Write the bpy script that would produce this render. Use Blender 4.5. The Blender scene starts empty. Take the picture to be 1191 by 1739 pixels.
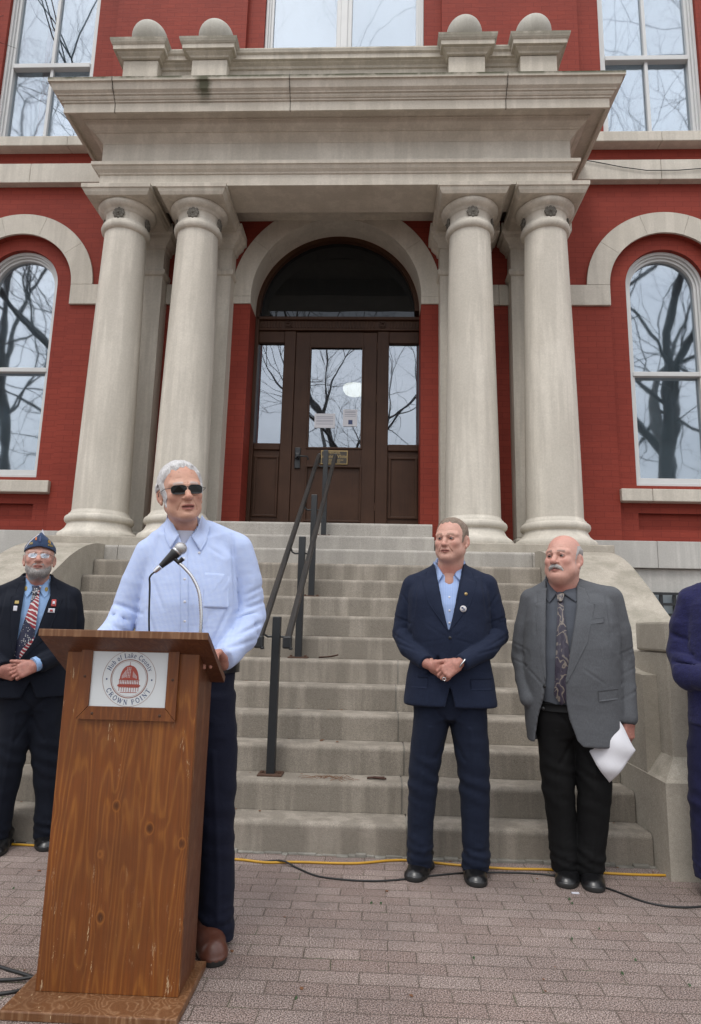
import bpy, bmesh, math, random
import numpy as np
from mathutils import Vector, Matrix
R_ = math.radians
SC = bpy.context.scene
COL = SC.collection
# ---------------------------------------------------------------- camera
PITCH, ROLL, YAW, CAMH = 0.1772846, 0.0232483, -0.0421672, 1.22303
def cam_axes():
    cy, sy, cp, sp = math.cos(YAW), math.sin(YAW), math.cos(PITCH), math.sin(PITCH)
    f = Vector((sy*cp, cy*cp, sp)); r = Vector((cy, -sy, 0)); u = r.cross(f)
    c, s = math.cos(ROLL), math.sin(ROLL)
    return c*r+s*u, -s*r+c*u, f
cr, cu, cf = cam_axes()
cd = bpy.data.cameras.new('camera'); cam = bpy.data.objects.new('camera', cd); COL.objects.link(cam)
cam.matrix_world = Matrix(((cr.x, cu.x, -cf.x, 0), (cr.y, cu.y, -cf.y, 0), (cr.z, cu.z, -cf.z, CAMH), (0, 0, 0, 1)))
cd.sensor_fit = 'HORIZONTAL'; cd.sensor_width = 24.0; cd.lens = 1101.51/1191*24.0
cd.clip_start = 0.05; cd.clip_end = 2000
SC.camera = cam
# ---------------------------------------------------------------- sky and sun (bright overcast)
SUN_EL, SUN_AZ = R_(60), R_(200)          # azimuth measured clockwise from +Y: the sun stands behind the camera
w = bpy.data.worlds.new('World'); SC.world = w; w.use_nodes = True
nt = w.node_tree; nt.nodes.clear()
def nn(t, ty, **kw):
    n = t.nodes.new(ty)
    for k, v in kw.items(): setattr(n, k, v)
    return n
sky = nn(nt, 'ShaderNodeTexSky', sky_type='NISHITA', sun_disc=False, sun_elevation=SUN_EL, sun_rotation=SUN_AZ, air_density=1.0, dust_density=2.5)
tc = nn(nt, 'ShaderNodeTexCoord'); mp = nn(nt, 'ShaderNodeMapping'); mp.inputs['Scale'].default_value = (1, 1, 2.2)
nz = nn(nt, 'ShaderNodeTexNoise'); nz.inputs['Scale'].default_value = 2.3; nz.inputs['Detail'].default_value = 7; nz.inputs['Roughness'].default_value = .55
rp = nn(nt, 'ShaderNodeValToRGB'); rp.color_ramp.elements[0].position = .32; rp.color_ramp.elements[1].position = .72
rp.color_ramp.elements[0].color = (7.0, 7.2, 7.55, 1); rp.color_ramp.elements[1].color = (10.3, 10.4, 10.6, 1)
mx = nn(nt, 'ShaderNodeMixRGB'); mx.inputs['Fac'].default_value = .86
bg = nn(nt, 'ShaderNodeBackground'); bg.inputs['Strength'].default_value = .1
wo = nn(nt, 'ShaderNodeOutputWorld'); L = nt.links.new
L(tc.outputs['Generated'], mp.inputs['Vector']); L(mp.outputs[0], nz.inputs['Vector']); L(nz.outputs['Fac'], rp.inputs['Fac'])
L(sky.outputs[0], mx.inputs['Color1']); L(rp.outputs[0], mx.inputs['Color2']); 
sz = nn(nt, 'ShaderNodeSeparateXYZ'); L(tc.outputs['Generated'], sz.inputs[0])
mr = nn(nt, 'ShaderNodeMapRange'); L(sz.outputs[2], mr.inputs[0]); mr.inputs[1].default_value = -.05; mr.inputs[2].default_value = .62; mr.inputs[3].default_value = .55; mr.inputs[4].default_value = 1.42
ml = nn(nt, 'ShaderNodeMixRGB', blend_type='MULTIPLY'); ml.inputs['Fac'].default_value = 1; L(mx.outputs[0], ml.inputs['Color1']); L(mr.outputs[0], ml.inputs['Color2'])
L(ml.outputs[0], bg.inputs['Color']); L(bg.outputs[0], wo.inputs[0])
sd = bpy.data.lights.new('sun', 'SUN'); sd.energy = .75; sd.angle = R_(18); sd.color = (1, .97, .93)
sun = bpy.data.objects.new('sun', sd); COL.objects.link(sun)
sdir = Vector((math.sin(SUN_AZ)*math.cos(SUN_EL), math.cos(SUN_AZ)*math.cos(SUN_EL), math.sin(SUN_EL)))
sun.rotation_euler = (-sdir).to_track_quat('-Z', 'Y').to_euler(); sun.location = sdir*40
SC.view_settings.view_transform = 'Standard'; SC.view_settings.look = 'None'; SC.view_settings.gamma = 1
SC.view_settings.exposure = 0.80
SC.render.engine = 'CYCLES'
# ---------------------------------------------------------------- material helpers
ALB = .76                                  # keeps every albedo in its real range under the chosen exposure
class NT:
    def __init__(s, name):
        s.m = bpy.data.materials.new(name); s.m.use_nodes = True; s.t = s.m.node_tree
        s.b = s.t.nodes['Principled BSDF']; s.o = s.t.nodes['Material Output']
    def n(s, ty, ins=None, **kw):
        n = s.t.nodes.new('ShaderNode'+ty)
        for k, v in kw.items(): setattr(n, k, v)
        for k, v in (ins or {}).items():
            i = n.inputs[k]
            if isinstance(v, bpy.types.NodeSocket): s.t.links.new(v, i)
            else: i.default_value = v
        return n
    def set(s, **kw):
        for k, v in kw.items():
            k = k.replace('_', ' ')
            i = s.b.inputs[k]
            if k == 'Base Color': v = s.n('MixRGB', {'Fac': 1.0, 'Color1': v if isinstance(v, bpy.types.NodeSocket) or len(v) == 4 else (*v, 1), 'Color2': (ALB, ALB, ALB, 1)}, blend_type='MULTIPLY').outputs[0]
            if isinstance(v, bpy.types.NodeSocket): s.t.links.new(v, i)
            else: i.default_value = v
    def co(s, sc=(1, 1, 1), kind='Object', rot=(0, 0, 0), loc=(0, 0, 0)):
        c = s.n('TexCoord'); return s.n('Mapping', {'Vector': c.outputs[kind], 'Scale': sc, 'Rotation': rot, 'Location': loc}).outputs[0]
    def wco(s, sc=(1, 1, 1), rot=(0, 0, 0), loc=(0, 0, 0)):
        c = s.n('NewGeometry'); return s.n('Mapping', {'Vector': c.outputs['Position'], 'Scale': sc, 'Rotation': rot, 'Location': loc}).outputs[0]
    def noise(s, vec, scale, det=4, rough=.55, out='Fac'):
        return s.n('TexNoise', {'Vector': vec, 'Scale': scale, 'Detail': det, 'Roughness': rough}).outputs[out]
    def ramp(s, f, stops, interp='LINEAR'):
        r = s.n('ValToRGB', {'Fac': f}); cr = r.color_ramp; cr.interpolation = interp
        while len(cr.elements) < len(stops): cr.elements.new(.5)
        for e, (p, c) in zip(cr.elements, stops):
            e.position = p; e.color = c if len(c) == 4 else (*c, 1)
        return r.outputs[0]
    def mix(s, f, a, b, mode='MIX'):
        return s.n('MixRGB', {'Fac': f, 'Color1': a if isinstance(a, bpy.types.NodeSocket) or len(a) == 4 else (*a, 1), 'Color2': b if isinstance(b, bpy.types.NodeSocket) or len(b) == 4 else (*b, 1)}, blend_type=mode).outputs[0]
    def math(s, op, a, b=0.0, c=0.0):
        return s.n('Math', {0: a, 1: b, 2: c}, operation=op).outputs[0]
    def bump(s, h, st=.3, dist=.01, prev=None):
        d = {'Height': h, 'Strength': st, 'Distance': dist}
        if prev: d['Normal'] = prev
        return s.n('Bump', d).outputs[0]
def g3(v): return (v, v, v)
def stone(name, col, dark, moss=0, rough=.85, streak=.5, speck=0.0, world=True, mossz=None, bumps=.25):
    m = NT(name); co = m.wco()
    big = m.noise(co, 1.3, 5, .6); st = m.noise(m.wco((7, 7, .55)), 1.0, 4, .6); fine = m.noise(co, 55, 4, .7)
    c = m.mix(m.ramp(big, [(.3, g3(0)), (.7, g3(1))]), dark, col)
    c = m.mix(m.math('MULTIPLY', m.ramp(st, [(.46, g3(1)), (.6, g3(0))]), streak), c, tuple(x*.62 for x in dark))
    mid = m.noise(co, 9, 5, .65)
    c = m.mix(m.math('MULTIPLY', m.ramp(mid, [(.42, g3(1)), (.58, g3(0))]), .16), c, tuple(x*.8 for x in dark))
    c = m.mix(.22, c, m.ramp(fine, [(.3, g3(.55)), (.7, g3(1.25))]), 'MULTIPLY')
    if speck:
        v = m.noise(co, 260, 2, .5)
        c = m.mix(speck, c, m.ramp(v, [(.35, g3(.45)), (.62, g3(1.3))]), 'MULTIPLY')
    if moss:
        z = m.n('SeparateXYZ', {0: m.n('NewGeometry').outputs['Normal']}).outputs[2]
        f = m.math('MULTIPLY', m.ramp(m.noise(m.wco((3, 3, 3)), 1.2, 5, .7), [(.44, g3(0)), (.62, g3(1))] if not mossz else [(.30, g3(.15)), (.52, g3(1))]), moss)
        f2 = m.math('MULTIPLY', f, m.ramp(z, [(.02, g3(.35)), (.3, g3(1))]))
        if mossz:
            zz = m.n('SeparateXYZ', {0: m.n('NewGeometry').outputs['Position']}).outputs[2]
            f2 = m.math('MULTIPLY', f, m.ramp(m.n('MapRange', {0: zz, 1: mossz[0], 2: mossz[1]}).outputs[0], [(0, g3(0)), (1, g3(1))]))
        if mossz:
            xx = m.n('SeparateXYZ', {0: m.n('NewGeometry').outputs['Position']}).outputs[0]; dx = m.math('ABSOLUTE', m.math('ADD', xx, 2.02))
            blot = m.math('MULTIPLY', m.ramp(m.math('ADD', dx, m.math('MULTIPLY', m.noise(co, 9, 4, .7), .12)), [(.10, g3(1)), (.17, g3(0))]), m.ramp(m.n('MapRange', {0: zz, 1: 6.98, 2: 7.12}).outputs[0], [(0, g3(0)), (1, g3(1))]))
            if mossz[0] > 8: blot = 0.0
            f2 = m.math('MAXIMUM', f2, m.math('MULTIPLY', blot, .9))
        c = m.mix(f2, c, (.085, .09, .05))
    m.set(Base_Color=c, Roughness=rough, Specular_IOR_Level=.25)
    m.set(Normal=m.bump(fine, bumps, .004, m.bump(mid, bumps*.8, .008)))
    return m.m
def plain(name, col, rough=.5, var=.12, scale=30, metal=0, bump=.05, spec=.5, coord='Object', sheen=0):
    m = NT(name); co = m.co() if coord == 'Object' else m.wco()
    f = m.noise(co, scale, 4, .6)
    m.set(Base_Color=m.mix(f, tuple(x*(1-var) for x in col), tuple(min(1, x*(1+var)) for x in col)), Roughness=rough, Metallic=metal, Specular_IOR_Level=spec)
    if sheen: m.set(Sheen_Weight=sheen, Sheen_Roughness=.5)
    if bump: m.set(Normal=m.bump(f, bump, .003))
    return m.m
MAT = {}
MAT['limestone'] = stone('limestone', (.78, .73, .635), (.68, .63, .54), streak=.3)
MAT['column'] = stone('column_limestone', (.83, .775, .675), (.72, .665, .57), streak=.38)
MAT['cornice'] = stone('weathered_cornice', (.82, .755, .65), (.68, .62, .52), streak=.28, moss=1.0, mossz=(7.205, 7.245))
MAT['parapet'] = stone('parapet_limestone', (.80, .74, .635), (.67, .61, .51), streak=.4, moss=.6, mossz=(8.25, 8.32))
MAT['ball'] = stone('ball_limestone', (.62, .60, .53), (.50, .48, .42), streak=.2)
MAT['base'] = stone('base_limestone', (.68, .665, .62), (.60, .585, .545), streak=.35)
MAT['step'] = stone('step_stone', (.46, .41, .345), (.355, .312, .255), rough=.9, streak=.6, speck=.45, bumps=.5)
MAT['topstep'] = stone('granite_step', (.56, .525, .47), (.46, .43, .385), rough=.85, streak=.3, speck=.45, bumps=.3)
MAT['cheek'] = stone('cheek_stone', (.58, .525, .44), (.46, .415, .345), rough=.9, streak=.2, speck=.35, moss=.3, bumps=.4)
MAT['mortar'] = stone('mortar', (.50, .48, .43), (.25, .235, .20), rough=.95)
MAT['carved'] = stone('carved_stone', (.30, .28, .24), (.12, .108, .09), streak=.4)
def red_brick():
    m = NT('painted_red_brick')
    g = m.n('NewGeometry'); s = m.n('SeparateXYZ', {0: g.outputs['Position']})
    v = m.n('CombineXYZ', {0: m.math('ADD', s.outputs[0], s.outputs[1]), 1: s.outputs[2]}).outputs[0]
    vd = m.n('VectorMath', {0: v, 1: m.n('VectorMath', {0: m.noise(v, 6, 2, .5, 'Color'), 'Scale': .006}, operation='SCALE').outputs[0]}, operation='ADD').outputs[0]
    b = m.n('TexBrick', {'Vector': vd, 'Scale': 1.0, 'Brick Width': .215, 'Row Height': .072, 'Mortar Size': .0035, 'Mortar Smooth': .6, 'Color1': (1, 1, 1, 1), 'Color2': (.72, .72, .72, 1), 'Mortar': (0, 0, 0, 1)})
    co = m.wco(); big = m.noise(co, 1.1, 4, .6); fine = m.noise(co, 70, 3, .6)
    c = m.mix(m.ramp(big, [(.3, g3(0)), (.7, g3(1))]), (.265, .043, .028), (.335, .058, .037))
    c = m.mix(m.math('MULTIPLY', m.math('SUBTRACT', 1.0, b.outputs['Color']), .6), c, (.12, .02, .017))
    ch = m.noise(m.wco((1, 1, 2)), 14, 4, .75)
    c = m.mix(m.ramp(ch, [(.66, g3(0)), (.74, g3(.55))]), c, (.15, .035, .03))
    m.set(Base_Color=c, Roughness=.7, Specular_IOR_Level=.18)
    m.set(Normal=m.bump(fine, .25, .003, m.bump(b.outputs['Fac'], -.65, .004, m.bump(m.noise(m.wco((3, 3, 14)), 2.2, 3, .6), .3, .01))))
    return m.m
MAT['red'] = red_brick()
def pavers():
    m = NT('concrete_pavers'); co = m.wco(loc=(.14, -2.352, 0))
    wob = m.n('VectorMath', {0: m.noise(m.wco(), 9, 2, .5, 'Color'), 'Scale': .011}, operation='SCALE').outputs[0]
    v = m.n('VectorMath', {0: co, 1: wob}, operation='ADD').outputs[0]
    kw = {'Vector': v, 'Scale': 1.0, 'Brick Width': .2125, 'Row Height': .0848, 'Mortar Smooth': .1, 'Color1': (0, 0, 0, 1), 'Color2': (1, 1, 1, 1), 'Mortar': (.5, .5, .5, 1)}
    b = m.n('TexBrick', dict(kw, **{'Mortar Size': .0018}), offset=.5); b2 = m.n('TexBrick', dict(kw, **{'Mortar Size': .008}), offset=.5)
    big = m.noise(m.wco(), 1.6, 4, .6); sp = m.noise(m.wco(), 205, 2, .5); sp2 = m.n('TexVoronoi', {'Vector': m.wco(), 'Scale': 190.0}).outputs['Distance']
    c = m.mix(m.ramp(b.outputs['Color'], [(0, g3(0)), (1, g3(1))]), (.245, .185, .163), (.325, .265, .238))
    c = m.mix(m.ramp(big, [(.35, g3(.0)), (.7, g3(.75))]), c, (.175, .142, .13))
    c = m.mix(.95, c, m.ramp(sp, [(.36, (.34, .31, .30)), (.5, (.9, .86, .84)), (.60, (2.1, 2.1, 2.1))]), 'MULTIPLY')
    c = m.mix(m.ramp(sp2, [(.1, g3(.55)), (.3, g3(0))]), c, (.52, .5, .48))
    mg = m.ramp(m.noise(m.wco(), 3.5, 5, .75), [(.56, g3(0)), (.64, g3(1))])
    jc = m.mix(mg, (.075, .06, .045), (.045, .085, .018))
    dirt = m.ramp(m.noise(m.wco(), 18, 4, .7), [(.4, g3(.15)), (.6, g3(.75))])
    c = m.mix(m.math('MULTIPLY', b2.outputs['Fac'], m.math('MULTIPLY', dirt, .35)), c, (.12, .095, .075))
    c = m.mix(m.math('MULTIPLY', b.outputs['Fac'], m.ramp(m.noise(m.wco(), 5, 3, .6), [(.3, g3(.35)), (.6, g3(1))])), c, jc)
    st = m.ramp(m.noise(m.wco(loc=(3, 1, 0)), 2.3, 6, .7), [(.62, g3(0)), (.72, g3(.4))])
    c = m.mix(st, c, (.13, .11, .10))
    m.set(Base_Color=c, Roughness=.92, Specular_IOR_Level=.2)
    m.set(Normal=m.bump(sp, .3, .002, m.bump(b.outputs['Fac'], -.8, .005, m.bump(b2.outputs['Color'], .15, .004))))
    return m.m
MAT['pavers'] = pavers()
def wood(name, base, light, dark, axis=(1, 1, 1), knots=True, scr=.5):
    m = NT(name); co = m.co()
    s = m.n('SeparateXYZ', {0: co})
    kn = m.n('TexVoronoi', {'Vector': m.co((8.5, 8.5, 6.0)), 'Scale': 1.0, 'Randomness': 1.0}); kd = kn.outputs['Distance']
    kf = m.ramp(kd, [(0, g3(1)), (.34, g3(0))])
    warp = m.math('ADD', m.math('MULTIPLY', m.noise(m.co((5, 5, 1.6)), 1.0, 3, .5), .5), m.math('MULTIPLY', kf, .22 if knots else 0))
    ph = m.math('ADD', m.math('MULTIPLY', m.math('ADD', s.outputs[0], m.math('MULTIPLY', s.outputs[1], 1.7)), 46.0), m.math('MULTIPLY', warp, 9.0))
    cont = m.math('ADD', m.noise(m.co((7.5, 7.5, .62)), 1.0, 2.0, .45), m.math('MULTIPLY', kf, .05 if knots else 0))
    rings = m.math('SINE', m.math('MULTIPLY_ADD', cont, 120.0, m.math('MULTIPLY', m.noise(m.co((40, 40, 2)), 1.0, 2, .5), 2.5)))
    rr = m.ramp(m.n('MapRange', {0: rings, 1: -1.0, 2: 1.0}).outputs[0], [(0, g3(.0)), (.5, g3(.12)), (.8, g3(.4)), (.96, g3(1))])
    grain = m.noise(m.co((150, 150, 3.5)), 1.0, 3, .7)
    c = m.mix(rr, base, light)
    c = m.mix(m.math('MULTIPLY', m.ramp(grain, [(.35, g3(1)), (.6, g3(0))]), .45), c, dark)
    c = m.mix(m.ramp(m.noise(m.co(), 3.2, 4, .6), [(.35, g3(.45)), (.65, g3(0))]), c, dark)
    if knots:
        sel = m.ramp(m.n('SeparateXYZ', {0: kn.outputs['Color']}).outputs[0], [(.42, g3(0)), (.5, g3(1))])
        c = m.mix(m.math('MULTIPLY', m.ramp(kd, [(.07, g3(1)), (.12, g3(0))]), sel), c, tuple(x*.8 for x in dark))
        c = m.mix(m.math('MULTIPLY', m.ramp(kd, [(.11, g3(0)), (.13, g3(.7)), (.15, g3(0))]), sel), c, light)
    if scr:
        f = m.math('MULTIPLY', m.ramp(m.noise(m.co((60, 60, 9)), 1.0, 5, .8), [(.62, g3(0)), (.64, g3(1))]), m.ramp(m.noise(m.co((4.5, 4.5, 2.2), loc=(2, 0, 0)), 1.0, 3, .6), [(.48, g3(0)), (.58, g3(scr))]))
        c = m.mix(f, c, (.62, .45, .27))
    m.set(Base_Color=c, Roughness=m.ramp(m.noise(m.co(), 20, 3, .6), [(.3, g3(.36)), (.7, g3(.5))]), Specular_IOR_Level=.4)
    m.set(Normal=m.bump(grain, .12, .002))
    return m.m
MAT['pine'] = wood('stained_knotty_pine', (.235, .070, .014), (.34, .122, .024), (.115, .038, .011), scr=.9)
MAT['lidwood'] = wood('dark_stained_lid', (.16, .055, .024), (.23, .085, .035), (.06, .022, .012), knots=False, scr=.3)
MAT['edgewood'] = wood('worn_edge_wood', (.21, .090, .036), (.34, .18, .09), (.11, .045, .018), knots=False, scr=1.0)
MAT['framewood'] = wood('sign_frame_wood', (.19, .058, .014), (.27, .09, .02), (.09, .028, .01), knots=False, scr=.25)
def doorwood():
    m = NT('dark_oak_door'); g = m.noise(m.co((60, 60, 2.5)), 1.0, 4, .7); b = m.noise(m.co(), 2.0, 3, .6)
    c = m.mix(g, (.030, .013, .007), (.085, .038, .019)); c = m.mix(m.ramp(b, [(.4, g3(0)), (.7, g3(.5))]), c, (.105, .05, .027))
    m.set(Base_Color=c, Roughness=.5, Specular_IOR_Level=.22, Normal=m.bump(g, .2, .002)); return m.m
MAT['door'] = doorwood()
MAT['white_paint'] = plain('white_window_paint', (.70, .71, .70), .45, .06, 6, coord='World')
def glass(name, fac, tint, rough=.0, dif=None):
    m = NT(name)
    wv = m.bump(m.noise(m.wco((1, 1, .8)), 1.3, 2, .4), .09, .05)
    gl = m.n('BsdfGlossy', {'Color': (.86, .92, 1, 1), 'Roughness': rough, 'Normal': wv})
    fr = m.math('MINIMUM', m.n('Fresnel', {'IOR': 1.5}).outputs[0], .10)
    f = m.math('MINIMUM', m.math('ADD', fac, fr), 1.0)
    under = m.n('BsdfTransparent', {'Color': tint}) if dif is None else m.n('BsdfDiffuse', {'Color': dif})
    mixn = m.n('MixShader', {0: f, 1: under.outputs[0], 2: gl.outputs[0]})
    m.t.links.new(mixn.outputs[0], m.o.inputs['Surface']); return m.m
MAT['window_glass'] = glass('window_glass', .22, (.75, .8, .82, 1), rough=.028)
MAT['door_glass'] = glass('door_glass', .22, (.65, .68, .7, 1), rough=.014)
MAT['lunette_glass'] = glass('dim_lunette_glass', .0, (.5, .5, .5, 1), dif=(.012, .013, .013, 1))
MAT['curtain'] = plain('pale_net_curtain', (.33, .38, .41), .9, .2, 6, coord='World')
MAT['dark_room'] = plain('dark_interior', (.02, .02, .022), .9)
MAT['iron'] = plain('black_painted_iron', (.017, .019, .021), .42, .25, 20, bump=.12, coord='World')
def rail_mat():
    m = NT('worn_handrail'); f = m.noise(m.co((90, 3, 3)), 1.0, 5, .7); g = m.noise(m.co(), 28, 4, .6)
    c = m.mix(m.ramp(f, [(.4, g3(0)), (.62, g3(1))]), (.007, .0065, .006), (.032, .026, .022))
    c = m.mix(m.ramp(g, [(.6, g3(0)), (.7, g3(.6))]), c, (.06, .028, .016))
    m.set(Base_Color=c, Roughness=.5, Normal=m.bump(f, .3, .003)); return m.m
MAT['rail'] = rail_mat()
MAT['rust'] = plain('rusty_iron', (.085, .04, .022), .8, .4, 60)
MAT['chrome'] = plain('brushed_chrome', (.75, .75, .76), .18, .05, 40, metal=1)
MAT['black_plastic'] = plain('black_plastic', (.012, .012, .013), .38, .1)
MAT['cable_black'] = plain('black_cable_jacket', (.012, .012, .012), .5, .1)
MAT['cable_yellow'] = plain('yellow_cable_jacket', (.62, .33, .02), .45, .15, 30, coord='World')
MAT['paper'] = plain('white_paper', (.78, .78, .82), .8, .03, 10)
MAT['sign_white'] = plain('white_sign_panel', (.74, .78, .79), .35, .02, 4)
MAT['sign_red'] = plain('sign_brick_red', (.42, .075, .05), .5, .1, 200)
MAT['sign_brown'] = plain('sign_ring_brown', (.30, .12, .08), .5, .1)
MAT['sign_navy'] = plain('sign_navy', (.035, .06, .17), .5, .1)
MAT['brass'] = plain('aged_brass', (.40, .29, .13), .4, .15, 40, metal=.7)
MAT['plaque_dark'] = plain('plaque_dark_field', (.05, .035, .02), .5, .1)
MAT['bark'] = plain('tree_bark', (.075, .07, .066), .95, .35, 12, bump=.5)
MAT['leaf_green'] = plain('yew_leaf', (.035, .085, .022), .7, .4, 25)
MAT['dead_leaf'] = plain('dead_leaf', (.20, .085, .035), .8, .5, 60)
MAT['lamp'] = None
m_ = NT('lit_lampshade'); m_.set(Base_Color=(.8, .78, .7, 1), Emission_Color=(1, .95, .78, 1), Emission_Strength=1.0); MAT['lamp'] = m_.m
# ---------------------------------------------------------------- object helpers
def tag(o, label=None, cat=None, group=None, kind=None):
    if label: o['label'] = label
    if cat: o['category'] = cat
    if group: o['group'] = group
    if kind: o['kind'] = kind
    return o
def empty(name, loc=(0, 0, 0), label=None, cat=None, group=None):
    o = bpy.data.objects.new(name, None); COL.objects.link(o); o.location = loc; o.empty_display_size = .1
    return tag(o, label, cat, group)
def link(name, me, mats=None, parent=None, smooth=False, loc=None):
    if not isinstance(mats, (list, tuple)): mats = [mats]
    for m in mats:
        if m: me.materials.append(m)
    o = bpy.data.objects.new(name, me); COL.objects.link(o)
    if parent: o.parent = parent
    if loc: o.location = loc
    if smooth:
        me.shade_smooth() if hasattr(me, 'shade_smooth') else None
    return o
class MB:
    """collects shapes (world coordinates, minus an origin) into one mesh"""
    def __init__(s, org=(0, 0, 0)): s.v = []; s.f = []; s.sm = []; s.mi = []; s.o = Vector(org); s.cur = 0
    def add(s, vs, fs, smooth=False):
        n = len(s.v); s.v += [tuple(Vector(v)-s.o) for v in vs]; s.f += [tuple(i+n for i in f) for f in fs]
        s.sm += [smooth]*len(fs); s.mi += [s.cur]*len(fs); return s
    def box(s, x0, x1, y0, y1, z0, z1, b=0.0):
        if b <= 0:
            v = [(x, y, z) for z in (z0, z1) for y in (y0, y1) for x in (x0, x1)]
            return s.add(v, [(0, 2, 3, 1), (4, 5, 7, 6), (0, 1, 5, 4), (2, 6, 7, 3), (0, 4, 6, 2), (1, 3, 7, 5)])
        bm = bmesh.new(); bmesh.ops.create_cube(bm, size=1)
        for v in bm.verts: v.co = Vector(((x0+x1)/2+v.co.x*(x1-x0), (y0+y1)/2+v.co.y*(y1-y0), (z0+z1)/2+v.co.z*(z1-z0)))
        bmesh.ops.bevel(bm, geom=bm.edges[:], offset=b, segments=2, affect='EDGES', profile=.5)
        s.add([v.co.copy() for v in bm.verts], [[v.index for v in f.verts] for f in bm.faces]) ; bm.free(); return s
    def ring(s, x0, x1, y0, y1, prof, closed=True, smooth=False, cap=True):
        """profile (outward offset, z) carried round a rectangle; open at the back (y1) when closed is False"""
        vs = []; fs = []; n = len(prof)
        for d, z in prof:
            if closed: vs += [(x0-d, y1+d, z), (x0-d, y0-d, z), (x1+d, y0-d, z), (x1+d, y1+d, z)]
            else: vs += [(x0-d, y1, z), (x0-d, y0-d, z), (x1+d, y0-d, z), (x1+d, y1, z)]
        for i in range(n-1):
            for j in range(4 if closed else 3):
                a, b = i*4+j, i*4+(j+1) % 4
                fs.append((a, b, b+4, a+4))
        if cap: fs.append((0, 3, 2, 1)); t = (n-1)*4; fs.append((t, t+1, t+2, t+3))
        return s.add(vs, fs, smooth)
    def lathe(s, cx, cy, prof, seg=48, smooth=True, cap=True):
        vs = []; fs = []; n = len(prof)
        for r, z in prof:
            vs += [(cx+r*math.cos(2*math.pi*k/seg), cy+r*math.sin(2*math.pi*k/seg), z) for k in range(seg)]
        for i in range(n-1):
            for k in range(seg):
                a, b = i*seg+k, i*seg+(k+1) % seg; fs.append((a, b, b+seg, a+seg))
        s.add(vs, fs, smooth)
        if cap: s.add([vs[k] for k in range(seg)][::-1], [tuple(range(seg))]); s.add(vs[(n-1)*seg:], [tuple(range(seg))])
        return s
    def prism(s, pts, a0, a1, axis='X', smooth=False):
        """polygon pts in the two other axes (order YZ / XZ / XY) extruded from a0 to a1"""
        f = {'X': lambda a, p: (a, p[0], p[1]), 'Y': lambda a, p: (p[0], a, p[1]), 'Z': lambda a, p: (p[0], p[1], a)}[axis]
        n = len(pts); s.add([f(a0, p) for p in pts]+[f(a1, p) for p in pts], [(i, (i+1) % n, n+(i+1) % n, n+i) for i in range(n)], smooth)
        s.add([f(a0, p) for p in pts], [tuple(range(n))]); s.add([f(a1, p) for p in pts], [tuple(range(n))[::-1]]); return s
    def tube(s, pts, r, seg=8, cap=True, smooth=True):
        pts = [Vector(p) for p in pts]; rs = r if isinstance(r, (list, tuple)) else [r]*len(pts)
        vs = []; fs = []; prev = None
        for i, p in enumerate(pts):
            t = (pts[min(i+1, len(pts)-1)]-pts[max(i-1, 0)]).normalized()
            if prev is None: u = t.orthogonal().normalized()
            else:
                u = prev-t*prev.dot(t); u = u.normalized() if u.length > 1e-6 else t.orthogonal().normalized()
            prev = u; v = t.cross(u)
            vs += [p+rs[i]*(math.cos(2*math.pi*k/seg)*u+math.sin(2*math.pi*k/seg)*v) for k in range(seg)]
        for i in range(len(pts)-1):
            for k in range(seg):
                a, b = i*seg+k, i*seg+(k+1) % seg; fs.append((a, b, b+seg, a+seg))
        s.add(vs, fs, smooth)
        if cap: s.add(vs[:seg][::-1], [tuple(range(seg))]); s.add(vs[-seg:], [tuple(range(seg))])
        return s
    def ball(s, c, r, seg=24, rings=14, sq=(1, 1, 1)):
        vs = [(c[0], c[1], c[2]-r*sq[2])]; fs = []
        for i in range(1, rings):
            a = -math.pi/2+math.pi*i/rings
            vs += [(c[0]+r*sq[0]*math.cos(a)*math.cos(2*math.pi*k/seg), c[1]+r*sq[1]*math.cos(a)*math.sin(2*math.pi*k/seg), c[2]+r*sq[2]*math.sin(a)) for k in range(seg)]
        vs.append((c[0], c[1], c[2]+r*sq[2])); top = len(vs)-1
        for k in range(seg):
            fs.append((0, 1+(k+1) % seg, 1+k)); fs.append((top, 1+(rings-2)*seg+k, 1+(rings-2)*seg+(k+1) % seg))
            for i in range(rings-2): a, b = 1+i*seg+k, 1+i*seg+(k+1) % seg; fs.append((a, b, b+seg, a+seg))
        return s.add(vs, fs, True)
    def arch(s, cx, cz, r0, r1, y0, y1, a0=0, a1=math.pi, seg=32):
        """solid half-ring in the XZ plane"""
        vs = []; fs = []
        for i in range(seg+1):
            a = a0+(a1-a0)*i/seg
            for r, y in ((r0, y0), (r1, y0), (r1, y1), (r0, y1)): vs.append((cx+r*math.cos(a), y, cz+r*math.sin(a)))
        for i in range(seg):
            for j in range(4): a, b = i*4+j, i*4+(j+1) % 4; fs.append((a, a+4, b+4, b))
        fs.append((0, 1, 2, 3)); t = seg*4; fs.append((t+3, t+2, t+1, t)); return s.add(vs, fs)
    def build(s, name, mats, parent=None, loc=None, fixn=True):
        me = bpy.data.meshes.new(name); me.from_pydata(s.v, [], s.f); me.update()
        for p, sm, mi in zip(me.polygons, s.sm, s.mi): p.use_smooth = sm; p.material_index = mi
        if fixn:
            bm = bmesh.new(); bm.from_mesh(me); bmesh.ops.recalc_face_normals(bm, faces=bm.faces[:]); bm.to_mesh(me); bm.free()
        return link(name, me, mats, parent, loc=loc)
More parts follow.
